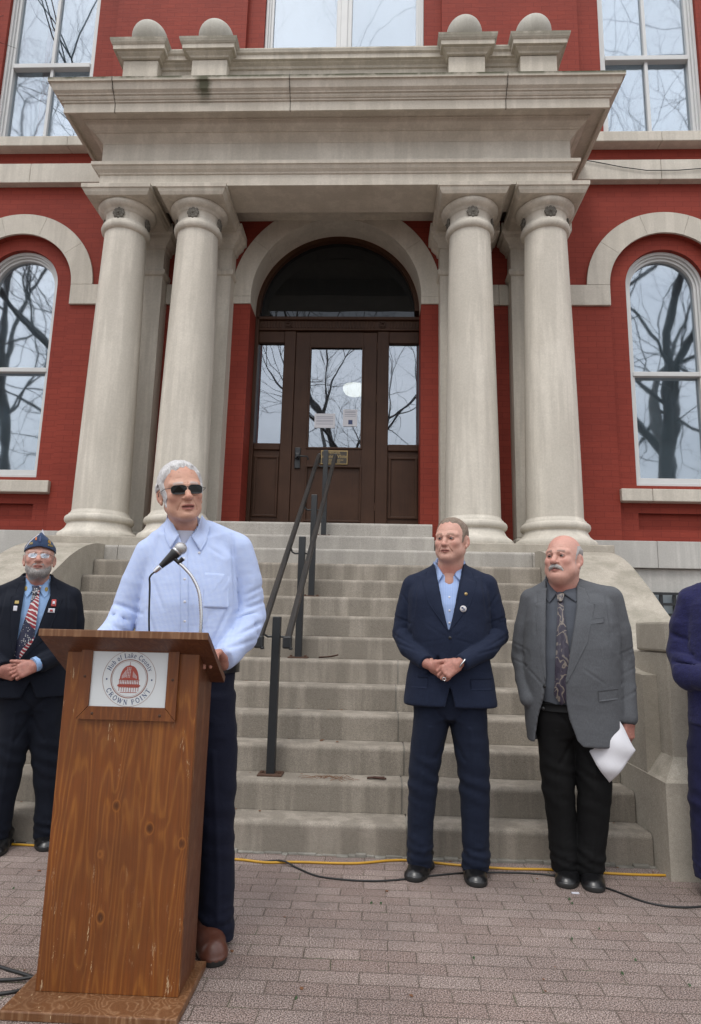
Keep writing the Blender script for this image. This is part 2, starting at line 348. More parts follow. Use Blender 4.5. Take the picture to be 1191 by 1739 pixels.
def boolean(o, cutters):
    for c in cutters:
        md = o.modifiers.new('b', 'BOOLEAN'); md.object = c; md.operation = 'DIFFERENCE'; md.solver = 'EXACT'
    dg = bpy.context.evaluated_depsgraph_get(); me = bpy.data.meshes.new_from_object(o.evaluated_get(dg))
    o.modifiers.clear(); old = o.data; o.data = me; me.name = o.name
    for c in cutters: bpy.data.objects.remove(c)
    return o
# ================================================================ ground
XC = -.5825; YW = 7.72
g = MB(); g.add([(-60, -60, 0), (60, -60, 0), (60, 60, 0), (-60, 60, 0)], [(0, 1, 2, 3)])
tag(g.build('ground', MAT['pavers']), kind='structure')
# ================================================================ courthouse
BO = (XC, YW, 0)
house = empty('courthouse', BO, 'red painted brick courthouse front with a pale limestone columned porch over the entrance stairs', 'building')
def B(): return MB(BO)
def put(mb, name, m, parent=house): return mb.build(name, MAT[m] if isinstance(m, str) else m, parent)
ARX = 4.2125; AZ = 5.58
wall = put(B().box(-10, 9, YW, 8.6, 1.0, 14), 'wall', 'red')
def cutter(mb): return mb.build('cut', None, house)
def arch_prism(cx, zs, r, z0, y0, y1, seg=40):
    pts = [(cx-r, z0), (cx+r, z0)]+[(cx+r*math.cos(math.pi*i/seg), zs+r*math.sin(math.pi*i/seg)) for i in range(seg+1)]
    return B().prism(pts, y0, y1, 'Y')
cuts = [arch_prism(XC, 5.42, 1.098, 1.9, 7.0, 9.0), arch_prism(XC, 5.42, 1.36, 5.32, 7.0, 8.09)]
for sx in (-1, 1):
    cx = XC+sx*ARX
    cuts += [arch_prism(cx, AZ, .73, 2.31, 7.0, 7.79), arch_prism(cx, 5.63, .50, 3.0, 7.0, 8.59)]
    cuts += [B().box(cx-.98, cx+.98, 7.0, 7.80, 7.31, 14.2), B().box(cx-.67, cx+.67, 7.0, 8.59, 7.75, 12.5)]
    cuts.append(B().box(cx-.50, cx+.50, 7.0, 7.86, 2.46, 2.66))
cuts += [B().box(XC-1.37, XC+1.37, 7.0, 7.80, 7.31, 14.2), B().box(XC-1.13, XC+1.13, 7.0, 8.59, 7.75, 12.5)]
cs = [cutter(c) for c in cuts]
boolean(wall, cs)
# stone bands, courses and arches
def stones(x0, x1, y0, y1, z0, z1, name, m, cutsx, b=.006):
    xs = [x0]+sorted(c for c in cutsx if x0+.05 < c < x1-.05)+[x1]; mb = B()
    for a, c in zip(xs[:-1], xs[1:]): mb.box(a+.002, c-.002, y0, y1, z0, z1, b)
    return put(mb, name, m)
for x0, x1, cx in ((-9.9, XC-2.74, (-5.9, -4.75)), (XC+2.74, 8.9, (3.6, 5.2))):
    stones(x0, x1, 7.62, 7.9, 7.02, 7.305, 'string_course', 'limestone', cx)
for x0, x1, cx in ((-9.9, -3.2, (-7, -5.6)), (2.2, 8.9, (3.25, 5, 6.5))):
    stones(x0, x1, 7.60, 7.9, 1.985, 2.30, 'water_table', 'base', cx)
    stones(x0, x1, 7.66, 7.9, 1.69, 1.982, 'base_course', 'base', (-6.3, 4.4))
for x0, x1 in ((XC-ARX+1.0-.28, XC-1.36), (XC+1.36, XC+ARX-.73)):
    stones(x0 if x0 > 0 else XC-ARX+.73, x1, 7.685, 7.9, 5.30, 5.575, 'impost_band', 'limestone', (-2.6, 1.5, 2.3, -3.5))
for sx in (-1, 1):
    cx = XC+sx*ARX
    stones(cx+(.73 if sx > 0 else -1.9), cx+(1.9 if sx > 0 else -.73), 7.685, 7.9, 5.30, 5.575, 'impost_band', 'limestone', ())
    mb = B()
    for i in range(5):
        a0 = math.pi*i/5+.002; a1 = math.pi*(i+1)/5-.002
        mb.arch(cx, AZ, .731, 1.016, 7.69, 7.795, a0, a1, 12)
    put(mb, 'window_arch', 'limestone')
mb = B()
for i in range(5):
    mb.arch(XC, 5.42, 1.10, 1.358, 7.70, 8.10, math.pi*i/5+.0015, math.pi*(i+1)/5-.0015, 12)
for s in (-1, 1): mb.box(*sorted((XC+s*1.10, XC+s*1.358)), 7.70, 8.10, 5.32, 5.418)
put(mb, 'entrance_arch', 'limestone')
# ---------------------------------------------------------------- windows
def window_arched(cx):
    zs, zb = 5.63, 3.0
    fr = put(B(), 'window', 'white_paint') if False else None
    mb = B(); y0, y1 = 7.87, 7.99
    def jamb(r0, r1, ya, yb):
        mb.arch(cx, zs, r0, r1, ya, yb, 0, math.pi, 36)
        for s in (-1, 1): mb.box(*sorted((cx+s*r0, cx+s*r1)), ya, yb, zb, zs)
    jamb(.465, .499, 7.85, 8.0); jamb(.437, .464, 7.88, 8.0); jamb(.405, .436, 7.905, 8.0)
    mb.box(cx-.465, cx+.465, 7.86, 8.0, zb, zb+.05, .004); mb.box(cx-.436, cx+.436, 7.90, 8.0, zb+.052, zb+.12, .004)
    w_ = put(mb, 'window', 'white_paint')
    put(B().box(cx-.43, cx+.43, 7.885, 7.96, 4.44, 4.50, .006), 'meeting_rail', 'white_paint', w_).parent = w_
    return w_
def pane(name, pts, y, parent, m='window_glass'):
    o = put(B().prism(pts, y, y+.006, 'Y'), name, m, parent); return o
def fix(o, p): # child of a part whose own origin is the house origin
    o.parent = p; return o
seg = 32
for sx in (-1, 1):
    cx = XC+sx*ARX
    w_ = window_arched(cx)
    pane('pane', [(cx-.41, 4.49), (cx+.41, 4.49)]+[(cx+.41*math.cos(math.pi*i/seg), 5.63+.41*math.sin(math.pi*i/seg)) for i in range(seg+1)], 7.95, w_)
    pane('pane', [(cx-.41, 3.11), (cx+.41, 3.11), (cx+.41, 4.45), (cx-.41, 4.45)], 7.965, w_)
    put(B().box(cx-.48, cx+.48, 8.10, 8.12, 3.0, 6.12), 'curtain', 'curtain', w_)
    stones(cx-.735, cx+.735, 7.66, 7.95, 2.785, 2.935, 'window_sill', 'limestone', (3.26,), .008)
def window_tall(cx, hw, double=False):
    zb, zt = 7.755, 12.45; mb = B()
    for a, b, ya in ((0, .035, 7.85), (.036, .062, 7.88), (.063, .10, 7.905)):
        for s in (-1, 1): mb.box(*sorted((cx+s*(hw-a), cx+s*(hw-b))), ya, 8.0, zb, zt)
        mb.box(cx-hw, cx+hw, ya, 8.0, zt-b, zt-a)
    mb.box(cx-hw+.10, cx+hw-.10, 7.86, 8.0, zb, zb+.08, .004)
    if double: mb.box(cx-.11, cx+.11, 7.87, 8.0, zb, zt, .01); mb.box(cx-.05, cx+.05, 7.85, 7.9, zb, zt, .01)
    w_ = put(mb, 'window', 'white_paint')
    put(B().box(cx-hw+.1, cx+hw-.1, 7.88, 7.97, 9.07, 9.14, .006), 'meeting_rail', 'white_paint', w_)
    if not double:
        put(B().box(cx-.022, cx+.022, 7.915, 7.965, zb+.08, 9.07, .004).box(cx-.022, cx+.022, 7.905, 7.955, 9.14, zt-.1, .004), 'mullion', 'white_paint', w_)
    for z0, z1, y in ((zb+.07, 9.09, 7.965), (9.12, zt-.09, 7.95)):
        for a, b in (((cx-hw+.09, cx-.1), (cx+.1, cx+hw-.09)) if double else ((cx-hw+.09, cx), (cx, cx+hw-.09))):
            pane('pane', [(a, z0), (b, z0), (b, z1), (a, z1)], y, w_)
    return w_
for sx in (-1, 1):
    w_ = window_tall(XC+sx*ARX, .665); cx = XC+sx*ARX
    put(B().box(cx-.655, cx+.655, 8.14, 8.16, 7.8, 12.4) if sx > 0 else B().box(cx-.1, cx+.655, 8.14, 8.16, 7.8, 12.4).box(cx-.655, cx-.28, 8.14, 8.16, 7.8, 12.4), 'curtain', 'curtain', w_)
    stones(cx-1.02, cx+1.02, 7.64, 7.95, 7.60, 7.745, 'window_sill', 'limestone', (3.65, -4.3), .008)
wc_ = window_tall(XC, 1.125, True)
put(B().box(XC-1.1, XC+1.1, 8.14, 8.16, 7.8, 12.4), 'curtain', 'curtain', wc_)
stones(XC-1.2, XC+1.2, 7.64, 7.95, 7.60, 7.745, 'window_sill', 'limestone', ())
put(B().box(-10, 9, 8.62, 8.64, 1, 14), 'rear_wall', 'dark_room')
# basement window grille
gr = B(); gx0, gx1 = 2.2, 4.2
for i in range(14): gr.box(gx0+.15*i, gx0+.15*i+.035, 7.62, 7.64, 1.05, 1.69)
for i in range(6): gr.box(gx0, gx1, 7.60, 7.619, 1.08+.12*i, 1.11+.12*i)
put(gr, 'basement_grille', 'iron')
put(B().box(2.2, 4.2, 7.66, 7.7, 1.0, 1.688), 'basement_window', 'curtain')
# ---------------------------------------------------------------- entrance
D = 8.13
def dbox(x0, x1, z0, z1, y0=D, y1=D+.06, b=.006): return B().box(x0, x1, y0, y1, z0, z1, b)
ent = B()
for a in (-1.63-.05, .515): ent.box(a, a+.05, D-.05, D+.1, 2.31, 5.42, .005)       # outer jambs
ent.box(-1.285, -1.13, D-.01, D+.09, 2.31, 5.14, .008).box(-.035, .12, D-.01, D+.09, 2.31, 5.14, .008)
ent.box(-1.63, -1.286, D, D+.08, 4.98, 5.14, .006).box(.121, .515, D, D+.08, 4.98, 5.14, .006)
ent.box(-1.63, -1.286, D, D+.08, 3.49, 3.58, .01).box(.121, .515, D, D+.08, 3.49, 3.58, .01)
ent.box(-1.63, -1.286, D+.03, D+.07, 2.31, 3.489).box(.121, .515, D+.03, D+.07, 2.31, 3.489)
for a, b in ((-1.60, -1.31), (.15, .49)):
    for z in (2.62, 3.40): ent.box(a-.02, b+.02, D+.012, D+.034, z-.016, z+.016, .007)
    for x in (a, b): ent.box(x-.016, x+.016, D+.012, D+.0335, 2.62, 3.40, .007)
ent.arch(XC, 5.42, 1.04, 1.098, D-.04, D+.08, 0, math.pi, 40)
put(ent, 'door_surround', 'door')
tr = B().box(-1.68, .565, D-.03, D+.09, 5.145, 5.175, .006).box(-1.68, .565, D-.05, D+.09, 5.29, 5.335, .01).box(-1.68, .565, D-.01, D+.08, 5.175, 5.29)
x = -1.65
while x < .53:
    if not (-1.33 < x < -1.19 or -.06 < x < .08): tr.box(x, x+.022, D-.022, D-.009, 5.185, 5.28, .004)
    x += .042
for cx in (-1.24, .03): tr.arch(cx, 5.232, .02, .034, D-.03, D-.009, 0, 2*math.pi, 20); tr.arch(cx, 5.232, .044, .052, D-.026, D-.009, 0, 2*math.pi, 20)
put(tr, 'transom', 'door')
put(B().prism([(XC-1.05, 5.33), (XC+1.05, 5.33)]+[(XC+1.05*math.cos(math.pi*i/40), 5.42+1.05*math.sin(math.pi*i/40)) for i in range(41)], D+.04, D+.05, 'Y'), 'lunette', 'lunette_glass')
for a, b in ((-1.63, -1.286), (.121, .515)): put(B().box(a, b, D+.05, D+.056, 3.57, 4.99), 'sidelight', 'door_glass')
dr = B(); x0, x1 = -1.125, -.04
dr.box(x0, -.93, D+.005, D+.055, 2.33, 5.13, .004).box(-.225, x1, D+.005, D+.055, 2.33, 5.13, .004)
dr.box(-.929, -.226, D+.005, D+.055, 4.93, 5.13).box(-.929, -.226, D+.005, D+.055, 3.29, 3.51).box(-.929, -.226, D+.005, D+.055, 2.33, 2.55)
dr.box(-.93, -.225, D+.03, D+.045, 2.55, 3.29)
for z in (2.56, 3.275, 3.52, 4.92): dr.box(-.945, -.21, D-.008, D+.012, z-.013, z+.013, .006)
for x in (-.93, -.225):
    dr.box(x-.013, x+.013, D-.008, D+.0115, 2.56, 3.275, .006); dr.box(x-.013, x+.013, D-.008, D+.0115, 3.52, 4.92, .006)
door = put(dr, 'door', 'door')
put(B().box(-.935, -.22, D+.028, D+.034, 3.51, 4.93), 'door_pane', 'door_glass', door)
put(B().box(x0, x1, D-.01, D+.004, 2.33, 2.40), 'kick_plate', 'chrome', door)
hd = B().box(-1.085, -1.01, D-.02, D+.003, 3.24, 3.52, .008).box(-1.08, -1.015, D-.05, D-.02, 3.36, 3.44, .012)
hd.tube([(-1.045, D-.05, 3.37), (-1.045, D-.085, 3.37), (-1.0, D-.095, 3.385), (-.91, D-.09, 3.38), (-.90, D-.075, 3.34)], .011, 8)
put(hd, 'door_handle', 'iron', door)
for z in (2.75, 4.2, 4.93): put(B().tube([(-.037, D-.006, z-.05), (-.037, D-.006, z+.05)], .009, 8), 'door_hinge', 'rust', door)
# engraved plaque, one text object turned into mesh for each line
def text_mesh(body, size, bold=0.0, sx=1.0):
    cu = bpy.data.curves.new('t', 'FONT'); cu.body = body; cu.size = size; cu.align_x = 'CENTER'; cu.align_y = 'CENTER'; cu.offset = bold; cu.extrude = .0008; cu.resolution_u = 3
    ob = bpy.data.objects.new('t', cu); COL.objects.link(ob); dg = bpy.context.evaluated_depsgraph_get()
    me = bpy.data.meshes.new_from_object(ob.evaluated_get(dg)); vs = [(v.co.x*sx, v.co.y, v.co.z) for v in me.vertices]; fs = [tuple(p.vertices) for p in me.polygons]
    bpy.data.objects.remove(ob); bpy.data.curves.remove(cu); bpy.data.meshes.remove(me); return vs, fs
pl = put(B().box(-.745, -.395, D-.012, D+.004, 3.30, 3.485, .004), 'plaque', 'brass', door)
pf = put(B().box(-.733, -.407, D-.014, D-.0121, 3.312, 3.473), 'plaque_field', 'plaque_dark', door)
lt = B()
for s, z, sz in (('MEMORIAL', 3.452, .032), ('Jeanne White', 3.405, .062), ('CONFERENCE SITE OF', 3.355, .024), ('COUNTY SEAT', 3.329, .024)):
    vs, fs = text_mesh(s, sz, .0004)
    lt.add([(-.57+v[0], D-.0155-v[2], z+v[1]) for v in vs], fs)
put(lt, 'plaque_lettering', 'brass', door)
# interior behind the door: a dim hall with a lit bowl lamp
put(B().box(-1.9, .8, 8.59, 8.61, 2.0, 6.6), 'hall_wall', 'dark_room')
lamp = empty('ceiling_lamp', (-.34, 8.42, 4.42), 'round white glass bowl lamp glowing inside behind the glass of the entrance door', 'lamp')
mb = MB((-.34, 8.42, 4.42)); mb.lathe(-.34, 8.42, [(.001, 4.34), (.06, 4.345), (.12, 4.37), (.155, 4.42), (.16, 4.46), (.15, 4.48)], 32)
mb.build('lamp_bowl', MAT['lamp'], lamp)
mb = MB((-.34, 8.42, 4.42)); mb.tube([(-.34, 8.42, 4.47), (-.34, 8.42, 5.9)], .008, 8); mb.build('lamp_rod', MAT['iron'], lamp)
def sheet(name, x0, x1, z0, z1, y, lab, cat, m='paper', extra=None, grp=None):
    mb = MB((x0, y, z0)).box(x0, x1, y, y+.0012, z0, z1); o = mb.build(name, MAT[m], None, (x0, y, z0)); tag(o, lab, cat, grp)
    if extra: e = MB((x0, y, z0)); extra(e); eo = e.build('printed_lines', MAT['sign_navy'], o); eo.parent = o
    return o
yy = D+.02
sheet('door_notice', -.845, -.575, 3.80, 3.995, yy, 'wide white notice taped inside the entrance door glass, the left one of two', 'notice', extra=lambda e: [e.box(-.82, -.60, yy-.001, yy-.0002, z, z+.004) for z in (3.95, 3.93, 3.90, 3.88, 3.85)])
sheet('door_notice', -.47, -.285, 3.825, 4.055, yy, 'upright white notice with a dark block taped to the door glass below the bowl lamp', 'notice', extra=lambda e: [e.box(-.45, -.305, yy-.001, yy-.0002, z, z+.004) for z in (4.03, 4.01, 3.985, 3.96)]+[e.box(-.40, -.345, yy-.001, yy-.0002, 3.85, 3.91)])
# ---------------------------------------------------------------- porch: plinths, columns, pilasters
YC = 7.0
PLX = [(-2.50, 'outer left'), (-1.62, 'inner left'), (1.62, 'inner right'), (2.50, 'outer right')]
base_prof = [(.425, 2.10), (.43, 2.12), (.43, 2.155), (.415, 2.175), (.385, 2.195), (.355, 2.225), (.338, 2.262), (.335, 2.268), (.335, 2.283), (.349, 2.287), (.362, 2.302), (.367, 2.325), (.362, 2.348), (.348, 2.362), (.330, 2.366), (.326, 2.368), (.326, 2.386), (.312, 2.395), (.302, 2.42)]
def shaft_prof():
    n = 14; out = []
    for i in range(n+1):
        t = i/n; out.append((.300-.061*(t**1.35), 2.42+t*(5.775-2.42)))
    return out
def rosette(mb, cx, cy, cz, ang, r=.078):
    ca, sa = math.cos(ang), math.sin(ang)
    def P(u, v, w_): return (cx+ca*w_-sa*u, cy+sa*w_+ca*u, cz+v)
    for k in range(8):
        a = 2*math.pi*k/8
        for q, (rr, s, w_) in enumerate(((.62, .36, .012), (.30, .20, .022))):
            u, v = r*rr*math.cos(a+q*.39), r*rr*math.sin(a+q*.39); vs = []; fs = []
            tmp = MB(); tmp.ball((0, 0, 0), r*s, 8, 6)
            mb.add([P(u+p[1]*.9, v+p[2], w_+p[0]*.55) for p in tmp.v], tmp.f, True)
    tmp = MB(); tmp.ball((0, 0, 0), r*.18, 8, 6); mb.add([P(p[1], p[2], .032+p[0]) for p in tmp.v], tmp.f, True)
for i, (dx, nm) in enumerate(PLX):
    cx = XC+dx
    col = put(B().lathe(cx, YC, shaft_prof(), 64, cap=False), 'column', 'column')
    put(B().lathe(cx, YC, base_prof, 64), 'column_base', 'column', col)
    cap = [(.239, 5.775), (.262, 5.782), (.276, 5.80), (.283, 5.828), (.276, 5.855), (.262, 5.87), (.262, 5.885), (.247, 5.892), (.243, 5.91), (.243, 5.995), (.250, 6.0), (.262, 6.004), (.262, 6.02), (.285, 6.028), (.313, 6.045), (.332, 6.068), (.335, 6.09), (.325, 6.105)]
    put(B().lathe(cx, YC, cap, 64), 'capital', 'column', col)
    mb = B().ring(cx-.33, cx+.33, YC-.33, YC+.33, [(.0, 6.103), (.03, 6.108), (.05, 6.14), (.062, 6.175), (.075, 6.18), (.078, 6.225), (.07, 6.233)])
    put(mb, 'abacus', 'parapet', col)
    for a in (-90, 0, 180):
        r_ = B(); rosette(r_, cx+.243*math.cos(R_(a)), YC+.243*math.sin(R_(a)), 5.95, R_(a)); put(r_, 'rosette', 'carved', col)
    put(B().box(cx-.447, cx+.447, 6.50, 7.46, 1.985, 2.097, .012), 'column_plinth', 'cheek', col)
    p = B().box(cx-.30, cx+.30, 7.50, YW+.001, 2.30, 6.23)
    p.ring(cx-.30, cx+.30, 7.50, YW+.05, [(.07, 2.0), (.07, 2.13), (.055, 2.15), (.05, 2.2), (.02, 2.23), (.018, 2.27), (-.01, 2.30)], closed=False)
    p.ring(cx-.30, cx+.30, 7.50, YW+.05, [(-.01, 5.58), (.022, 5.60), (.035, 5.64), (.022, 5.67), (-.01, 5.68)], closed=False)
    p.ring(cx-.30, cx+.30, 7.50, YW+.05, [(-.01, 5.95), (.02, 5.96), (.03, 6.0), (.09, 6.06), (.10, 6.10), (.13, 6.12), (.13, 6.234)], closed=False)
    put(p, 'pilaster', 'column')
# upper two levels of the porch platform between the plinths
ST = B()
put(B().box(XC-2.9, XC+2.9, 6.72, 7.72, 1.2, 1.982), 'porch_platform', 'cheek')
put(B().box(XC-1.16, XC+1.16, 6.95, 8.2, 1.983, 2.30), 'porch_floor', 'topstep')
# ---------------------------------------------------------------- entablature
HW = 2.728; YF = 6.66
A = B()
arc = [(0, 6.235), (0, 6.375), (.012, 6.378), (.018, 6.395), (.045, 6.42), (.062, 6.448), (.066, 6.455), (.08, 6.458), (.082, 6.50)]
A.ring(XC-HW, XC+HW, YF, YW+.02, arc, closed=False, cap=False)
A.box(XC-HW+.001, XC+HW-.001, YF+.001, 7.16, 6.236, 6.5)
for s in (-1, 1): A.box(*sorted((XC+s*(HW-.001), XC+s*(HW-.52))), 7.161, YW, 6.236, 6.5)
A.add([(XC-HW-.082, YF-.082, 6.50), (XC+HW+.082, YF-.082, 6.50), (XC+HW+.082, YW, 6.50), (XC-HW-.082, YW, 6.50)], [(0, 1, 2, 3)])
put(A, 'architrave', 'cornice')
put(B().ring(XC-HW+.004, XC+HW-.004, YF+.004, YW+.02, [(0, 6.501), (0, 6.80)], closed=False, cap=False).box(XC-HW+.02, XC+HW-.02, YF+.02, YW, 6.501, 6.8), 'frieze', 'limestone')
cor = [(0, 6.79), (.004, 6.80), (.035, 6.835), (.062, 6.865), (.066, 6.872), (.085, 6.874), (.087, 6.885), (.115, 6.898), (.148, 6.922), (.158, 6.944), (.160, 6.956), (.172, 6.958), (.174, 6.975), (.30, 6.972), (.302, 6.925), (.332, 6.922), (.335, 7.036), (.350, 7.037), (.352, 7.056), (.364, 7.058), (.378, 7.076), (.380, 7.094), (.396, 7.095), (.400, 7.108), (.430, 7.130), (.444, 7.172), (.454, 7.204), (.474, 7.206), (.476, 7.252), (.30, 7.275), (0, 7.31)]
put(B().ring(XC-HW, XC+HW, YF, YW+.02, cor, closed=False), 'cornice', 'cornice')
for x in (-3.05, -1.05, 1.35):
    jm = B()                                   # open joints between the cornice stones
    for (d, z), (d2, z2) in zip(cor[:-1], cor[1:]):
        if z2 > 7.03 and z2 < 7.27: jm.box(x-.004, x+.004, YF-max(d, d2)-.0035, YF-min(d, d2)+.02, min(z, z2), max(z, z2)+.001)
    put(jm, 'cornice_joint', 'carved')
# parapet with ball finials
P = B(); dies = [-2.45, -1.585, 1.585, 2.45]
P.box(XC-2.45, XC+2.45, 7.0, 7.3, 7.27, 8.11)
P.box(XC-2.45, XC+2.45, 6.93, 6.998, 7.27, 7.60)
for a, b in ((-2.2, -1.84), (-1.36, 1.36), (1.84, 2.2)):
    P.ring(XC+a+.12, XC+b-.12, 6.985, 7.1, [(.05, 7.62), (.05, 7.63), (.03, 7.65)], cap=False)
for x0, x1 in ((-2.3, -1.75), (-1.45, 1.45), (1.75, 2.3)):       # raised frames round the sunk panels
    w0, w1 = XC+x0+.10, XC+x1-.10
    P.box(w0, w1, 6.975, 7.001, 7.97, 7.995, .004); P.box(w0+.023, w1-.023, 6.985, 7.0015, 7.945, 7.969, .003)
    for x in (w0, w1-.022): P.box(x, x+.022, 6.974, 7.0005, 7.3, 7.969, .004)
rail = [(0, 7.99), (.02, 8.0), (.03, 8.03), (.065, 8.055), (.07, 8.07), (.10, 8.075), (.102, 8.14), (.125, 8.16), (.135, 8.20), (.13, 8.225), (.0, 8.24)]
P.ring(XC-2.45, XC+2.45, 7.0, 7.3, [(d_, 8.315-(8.24-z_)*.85) for d_, z_ in rail])
put(P, 'parapet', 'parapet')
for d in dies:
    cx = XC+d; q = B().box(cx-.22, cx+.22, 6.85, 7.29, 7.27, 8.12, .008)
    q.ring(cx-.22, cx+.22, 6.85, 7.29, [(d_, 8.345-(8.345-z_)*.72) for d_, z_ in [(0, 8.05), (.02, 8.06), (.03, 8.085), (.065, 8.115), (.068, 8.135), (.10, 8.14), (.102, 8.215), (.112, 8.225), (.125, 8.25), (.135, 8.29), (.137, 8.325), (.10, 8.335), (-.05, 8.36)]])
    pd = put(q, 'parapet_pier', 'parapet')
    put(B().ball((cx, 7.07, 8.64), .225, 40, 24).lathe(cx, 7.07, [(.15, 8.34), (.15, 8.38), (.12, 8.42)], 32), 'ball_finial', 'ball', pd)
lb = MB((-.13, 6.35, 7.27)).box(-.33, .07, 6.34, 6.42, 7.262, 7.345, .006).box(-.34, .08, 6.33, 6.43, 7.345, 7.36, .004)
tag(lb.build('light_fixture', MAT['chrome'], None, (-.13, 6.35, 7.27)), 'long grey metal light box lying on the ledge of the cornice above the entrance', 'light fixture')
wr = MB((2.7, 7.6, 7.2)).tube([(2.56, 7.60, 7.30), (2.75, 7.60, 7.26), (3.1, 7.60, 7.18), (3.41, 7.60, 7.13), (3.8, 7.60, 7.13), (4.3, 7.60, 7.17)], .006, 6)
tag(wr.build('wire', MAT['cable_black'], None, (2.7, 7.6, 7.2)), 'thin dark wire sagging along the pale stone band right of the porch', 'wire')
# ================================================================ stairs
r_, T, Y1, XS = .165, .2224, 3.808, 2.0955
stair = empty('stairs', (XC, Y1, 0), 'broad flight of worn stone steps rising to the courthouse porch', 'stairs')
SO = (XC, Y1, 0)
def step_profile(y, z0, z1, y2):
    rr = .028
    pts = [(y2, z0), (y+.004, z0), (y+.003, z1-rr)]
    for i in range(1, 6): a = math.pi-math.pi/2*i/5; pts.append((y+.003+rr+rr*math.cos(a), z1-rr+rr*math.sin(a)))
    return pts+[(y2, z1-.002)]
random.seed(4)
for k in range(1, 15):
    y = Y1+(k-1)*T; z1 = k*r_; z0 = z1-r_+(.0 if k > 1 else -.05)
    if k <= 11: xa, xb, m = XC-XS, XC+XS, 'step'; cuts_ = [[.16, -2.2][:1], [.19], [.17], [.18, -1.7]][k % 4]
    elif k == 12: xa, xb, m = XC-XS-.5, XC+XS+.42, 'topstep'; cuts_ = [-2.55, 1.49]
    else: xa, xb, m = XC-1.16, XC+1.16, 'topstep'; cuts_ = []
    if k == 3: cuts_ = [.19]
    if k in (5, 7, 8, 10, 11): cuts_ = [] if k != 5 else [.15]
    xs = [xa]+sorted(cuts_)+[xb]; mb = MB(SO)
    for a, b in zip(xs[:-1], xs[1:]):
        mb.prism(step_profile(y, z0, z1, y+T+.06 if k < 14 else y+.4), a+.004, b-.004, 'X', False)
    for p_ in range(len(mb.f)): mb.sm[p_] = False
    st = mb.build('step', MAT[m], stair)
    if cuts_:
        mj = MB(SO)
        for c in cuts_: mj.prism(step_profile(y+.006, z0, z1-.006, y+T), c-.005, c+.005, 'X')
        mj.build('joint', MAT['mortar'], stair)
mj = MB(SO); xx = XC-XS                                          # crumbly mortar line at the foot of the stairs
while xx < XC+XS-.03:
    w2 = random.uniform(.03, .10); h = random.uniform(.004, .018); mj.box(xx, xx+w2-.0003, Y1-random.uniform(.008, .03), Y1+.01, -.01, h, .004); xx += w2
mj.build('mortar_line', MAT['mortar'], stair)
for s in (-1, 1):
    xi = XC+s*XS; xo = XC+s*(XS+.64)
    ck = empty('cheek_wall', (xi, 3.8, 0), ('right' if s > 0 else 'left')+'-hand stone side wall of the stairs, curving up to the outer column of the porch', 'wall')
    org = (xi, 3.8, 0)
    curve = [(6.9, 1.981), (6.3, 1.981), (6.1, 1.972), (5.95, 1.945), (5.77, 1.89), (5.57, 1.80), (5.42, 1.71), (5.2, 1.57), (4.95, 1.395), (4.7, 1.235), (4.4, 1.10), (4.1, 1.02), (3.85, 1.0)]
    cc_ = [Vector((0, *p_)) for p_ in curve]; sp_ = []
    for i in range(len(cc_)-1):
        p0, p1, p2, p3 = cc_[max(i-1, 0)], cc_[i], cc_[i+1], cc_[min(i+2, len(cc_)-1)]
        for k in range(6): t = k/6; q_ = .5*((2*p1)+(p2-p0)*t+(2*p0-5*p1+4*p2-p3)*t*t+(3*p1-p0-3*p2+p3)*t**3); sp_.append((q_.y, q_.z))
    curve = sp_+[curve[-1]]
    mb = MB(org)
    a, b = sorted((xi+s*.004, xo))
    mb.prism([(3.85, 0)]+[(6.9, 0)]+curve, a, b, 'X')
    mb.build('swept_wall', MAT['cheek'], ck)
    mb = MB(org); a, b = sorted((xi+s*.085, xo+s*.35))
    mb.box(a, b, 3.70, 4.25, .55, 1.13, .012); mb.build('pier', MAT['cheek'], ck)
    mb = MB(org); mb.ring(*sorted((xi+s*.0855, xo+s*.35)), 3.70, 4.2, [(.085, -.02), (.085, .47), (.07, .485), (0.002, .585), (-.02, .59)]) ; mb.build('pier_plinth', MAT['cheek'], ck)
    mb = MB(org); a, b = sorted((xi+s*.075, xo+s*.36)); mb.box(a, b, 3.68, 4.10, 1.133, 1.30, .014); mb.build('cap_block', MAT['cheek'], ck)
# ================================================================ handrail
HO = (-.6, 4.17, .33)
hr = empty('handrail', HO, 'black iron double handrail on four posts down the middle of the steps', 'handrail')
PX = [(-.628, 4.17, .33, 1.285), (-.588, 5.06, .99, 1.925), (-.570, 5.72, 1.485, 2.40), (-.552, 6.60, 2.145, 3.06)]
def rz(y): return 1.145+(y-4.05)*(3.03-1.145)/(6.70-4.05)
for x, y, z0, z1 in PX:
    mb = MB(HO).box(x-.026, x+.026, y-.026, y+.026, z0, z1, .004); po = mb.build('post', MAT['iron'], hr)
    mb = MB(HO).box(x-.075, x+.075, y-.06, y+.06, z0-.001, z0+.010, .003)
    for bx in (-.055, .055): mb.box(x+bx-.010, x+bx+.010, y-.012, y+.012, z0+.008, z0+.022, .004)
    mb.build('base_plate', MAT['rust'], po)
    zr = rz(y)-.02
    for s in (-1, 1):
        rx = x+s*.088
        mb = MB(HO).tube([(x+s*.02, y, zr-.05), (x+s*.055, y, zr-.052), (x+s*.078, y, zr-.04), (rx, y, zr-.01), (rx, y, zr+.005)], .007, 8); mb.build('bracket', MAT['iron'], po)
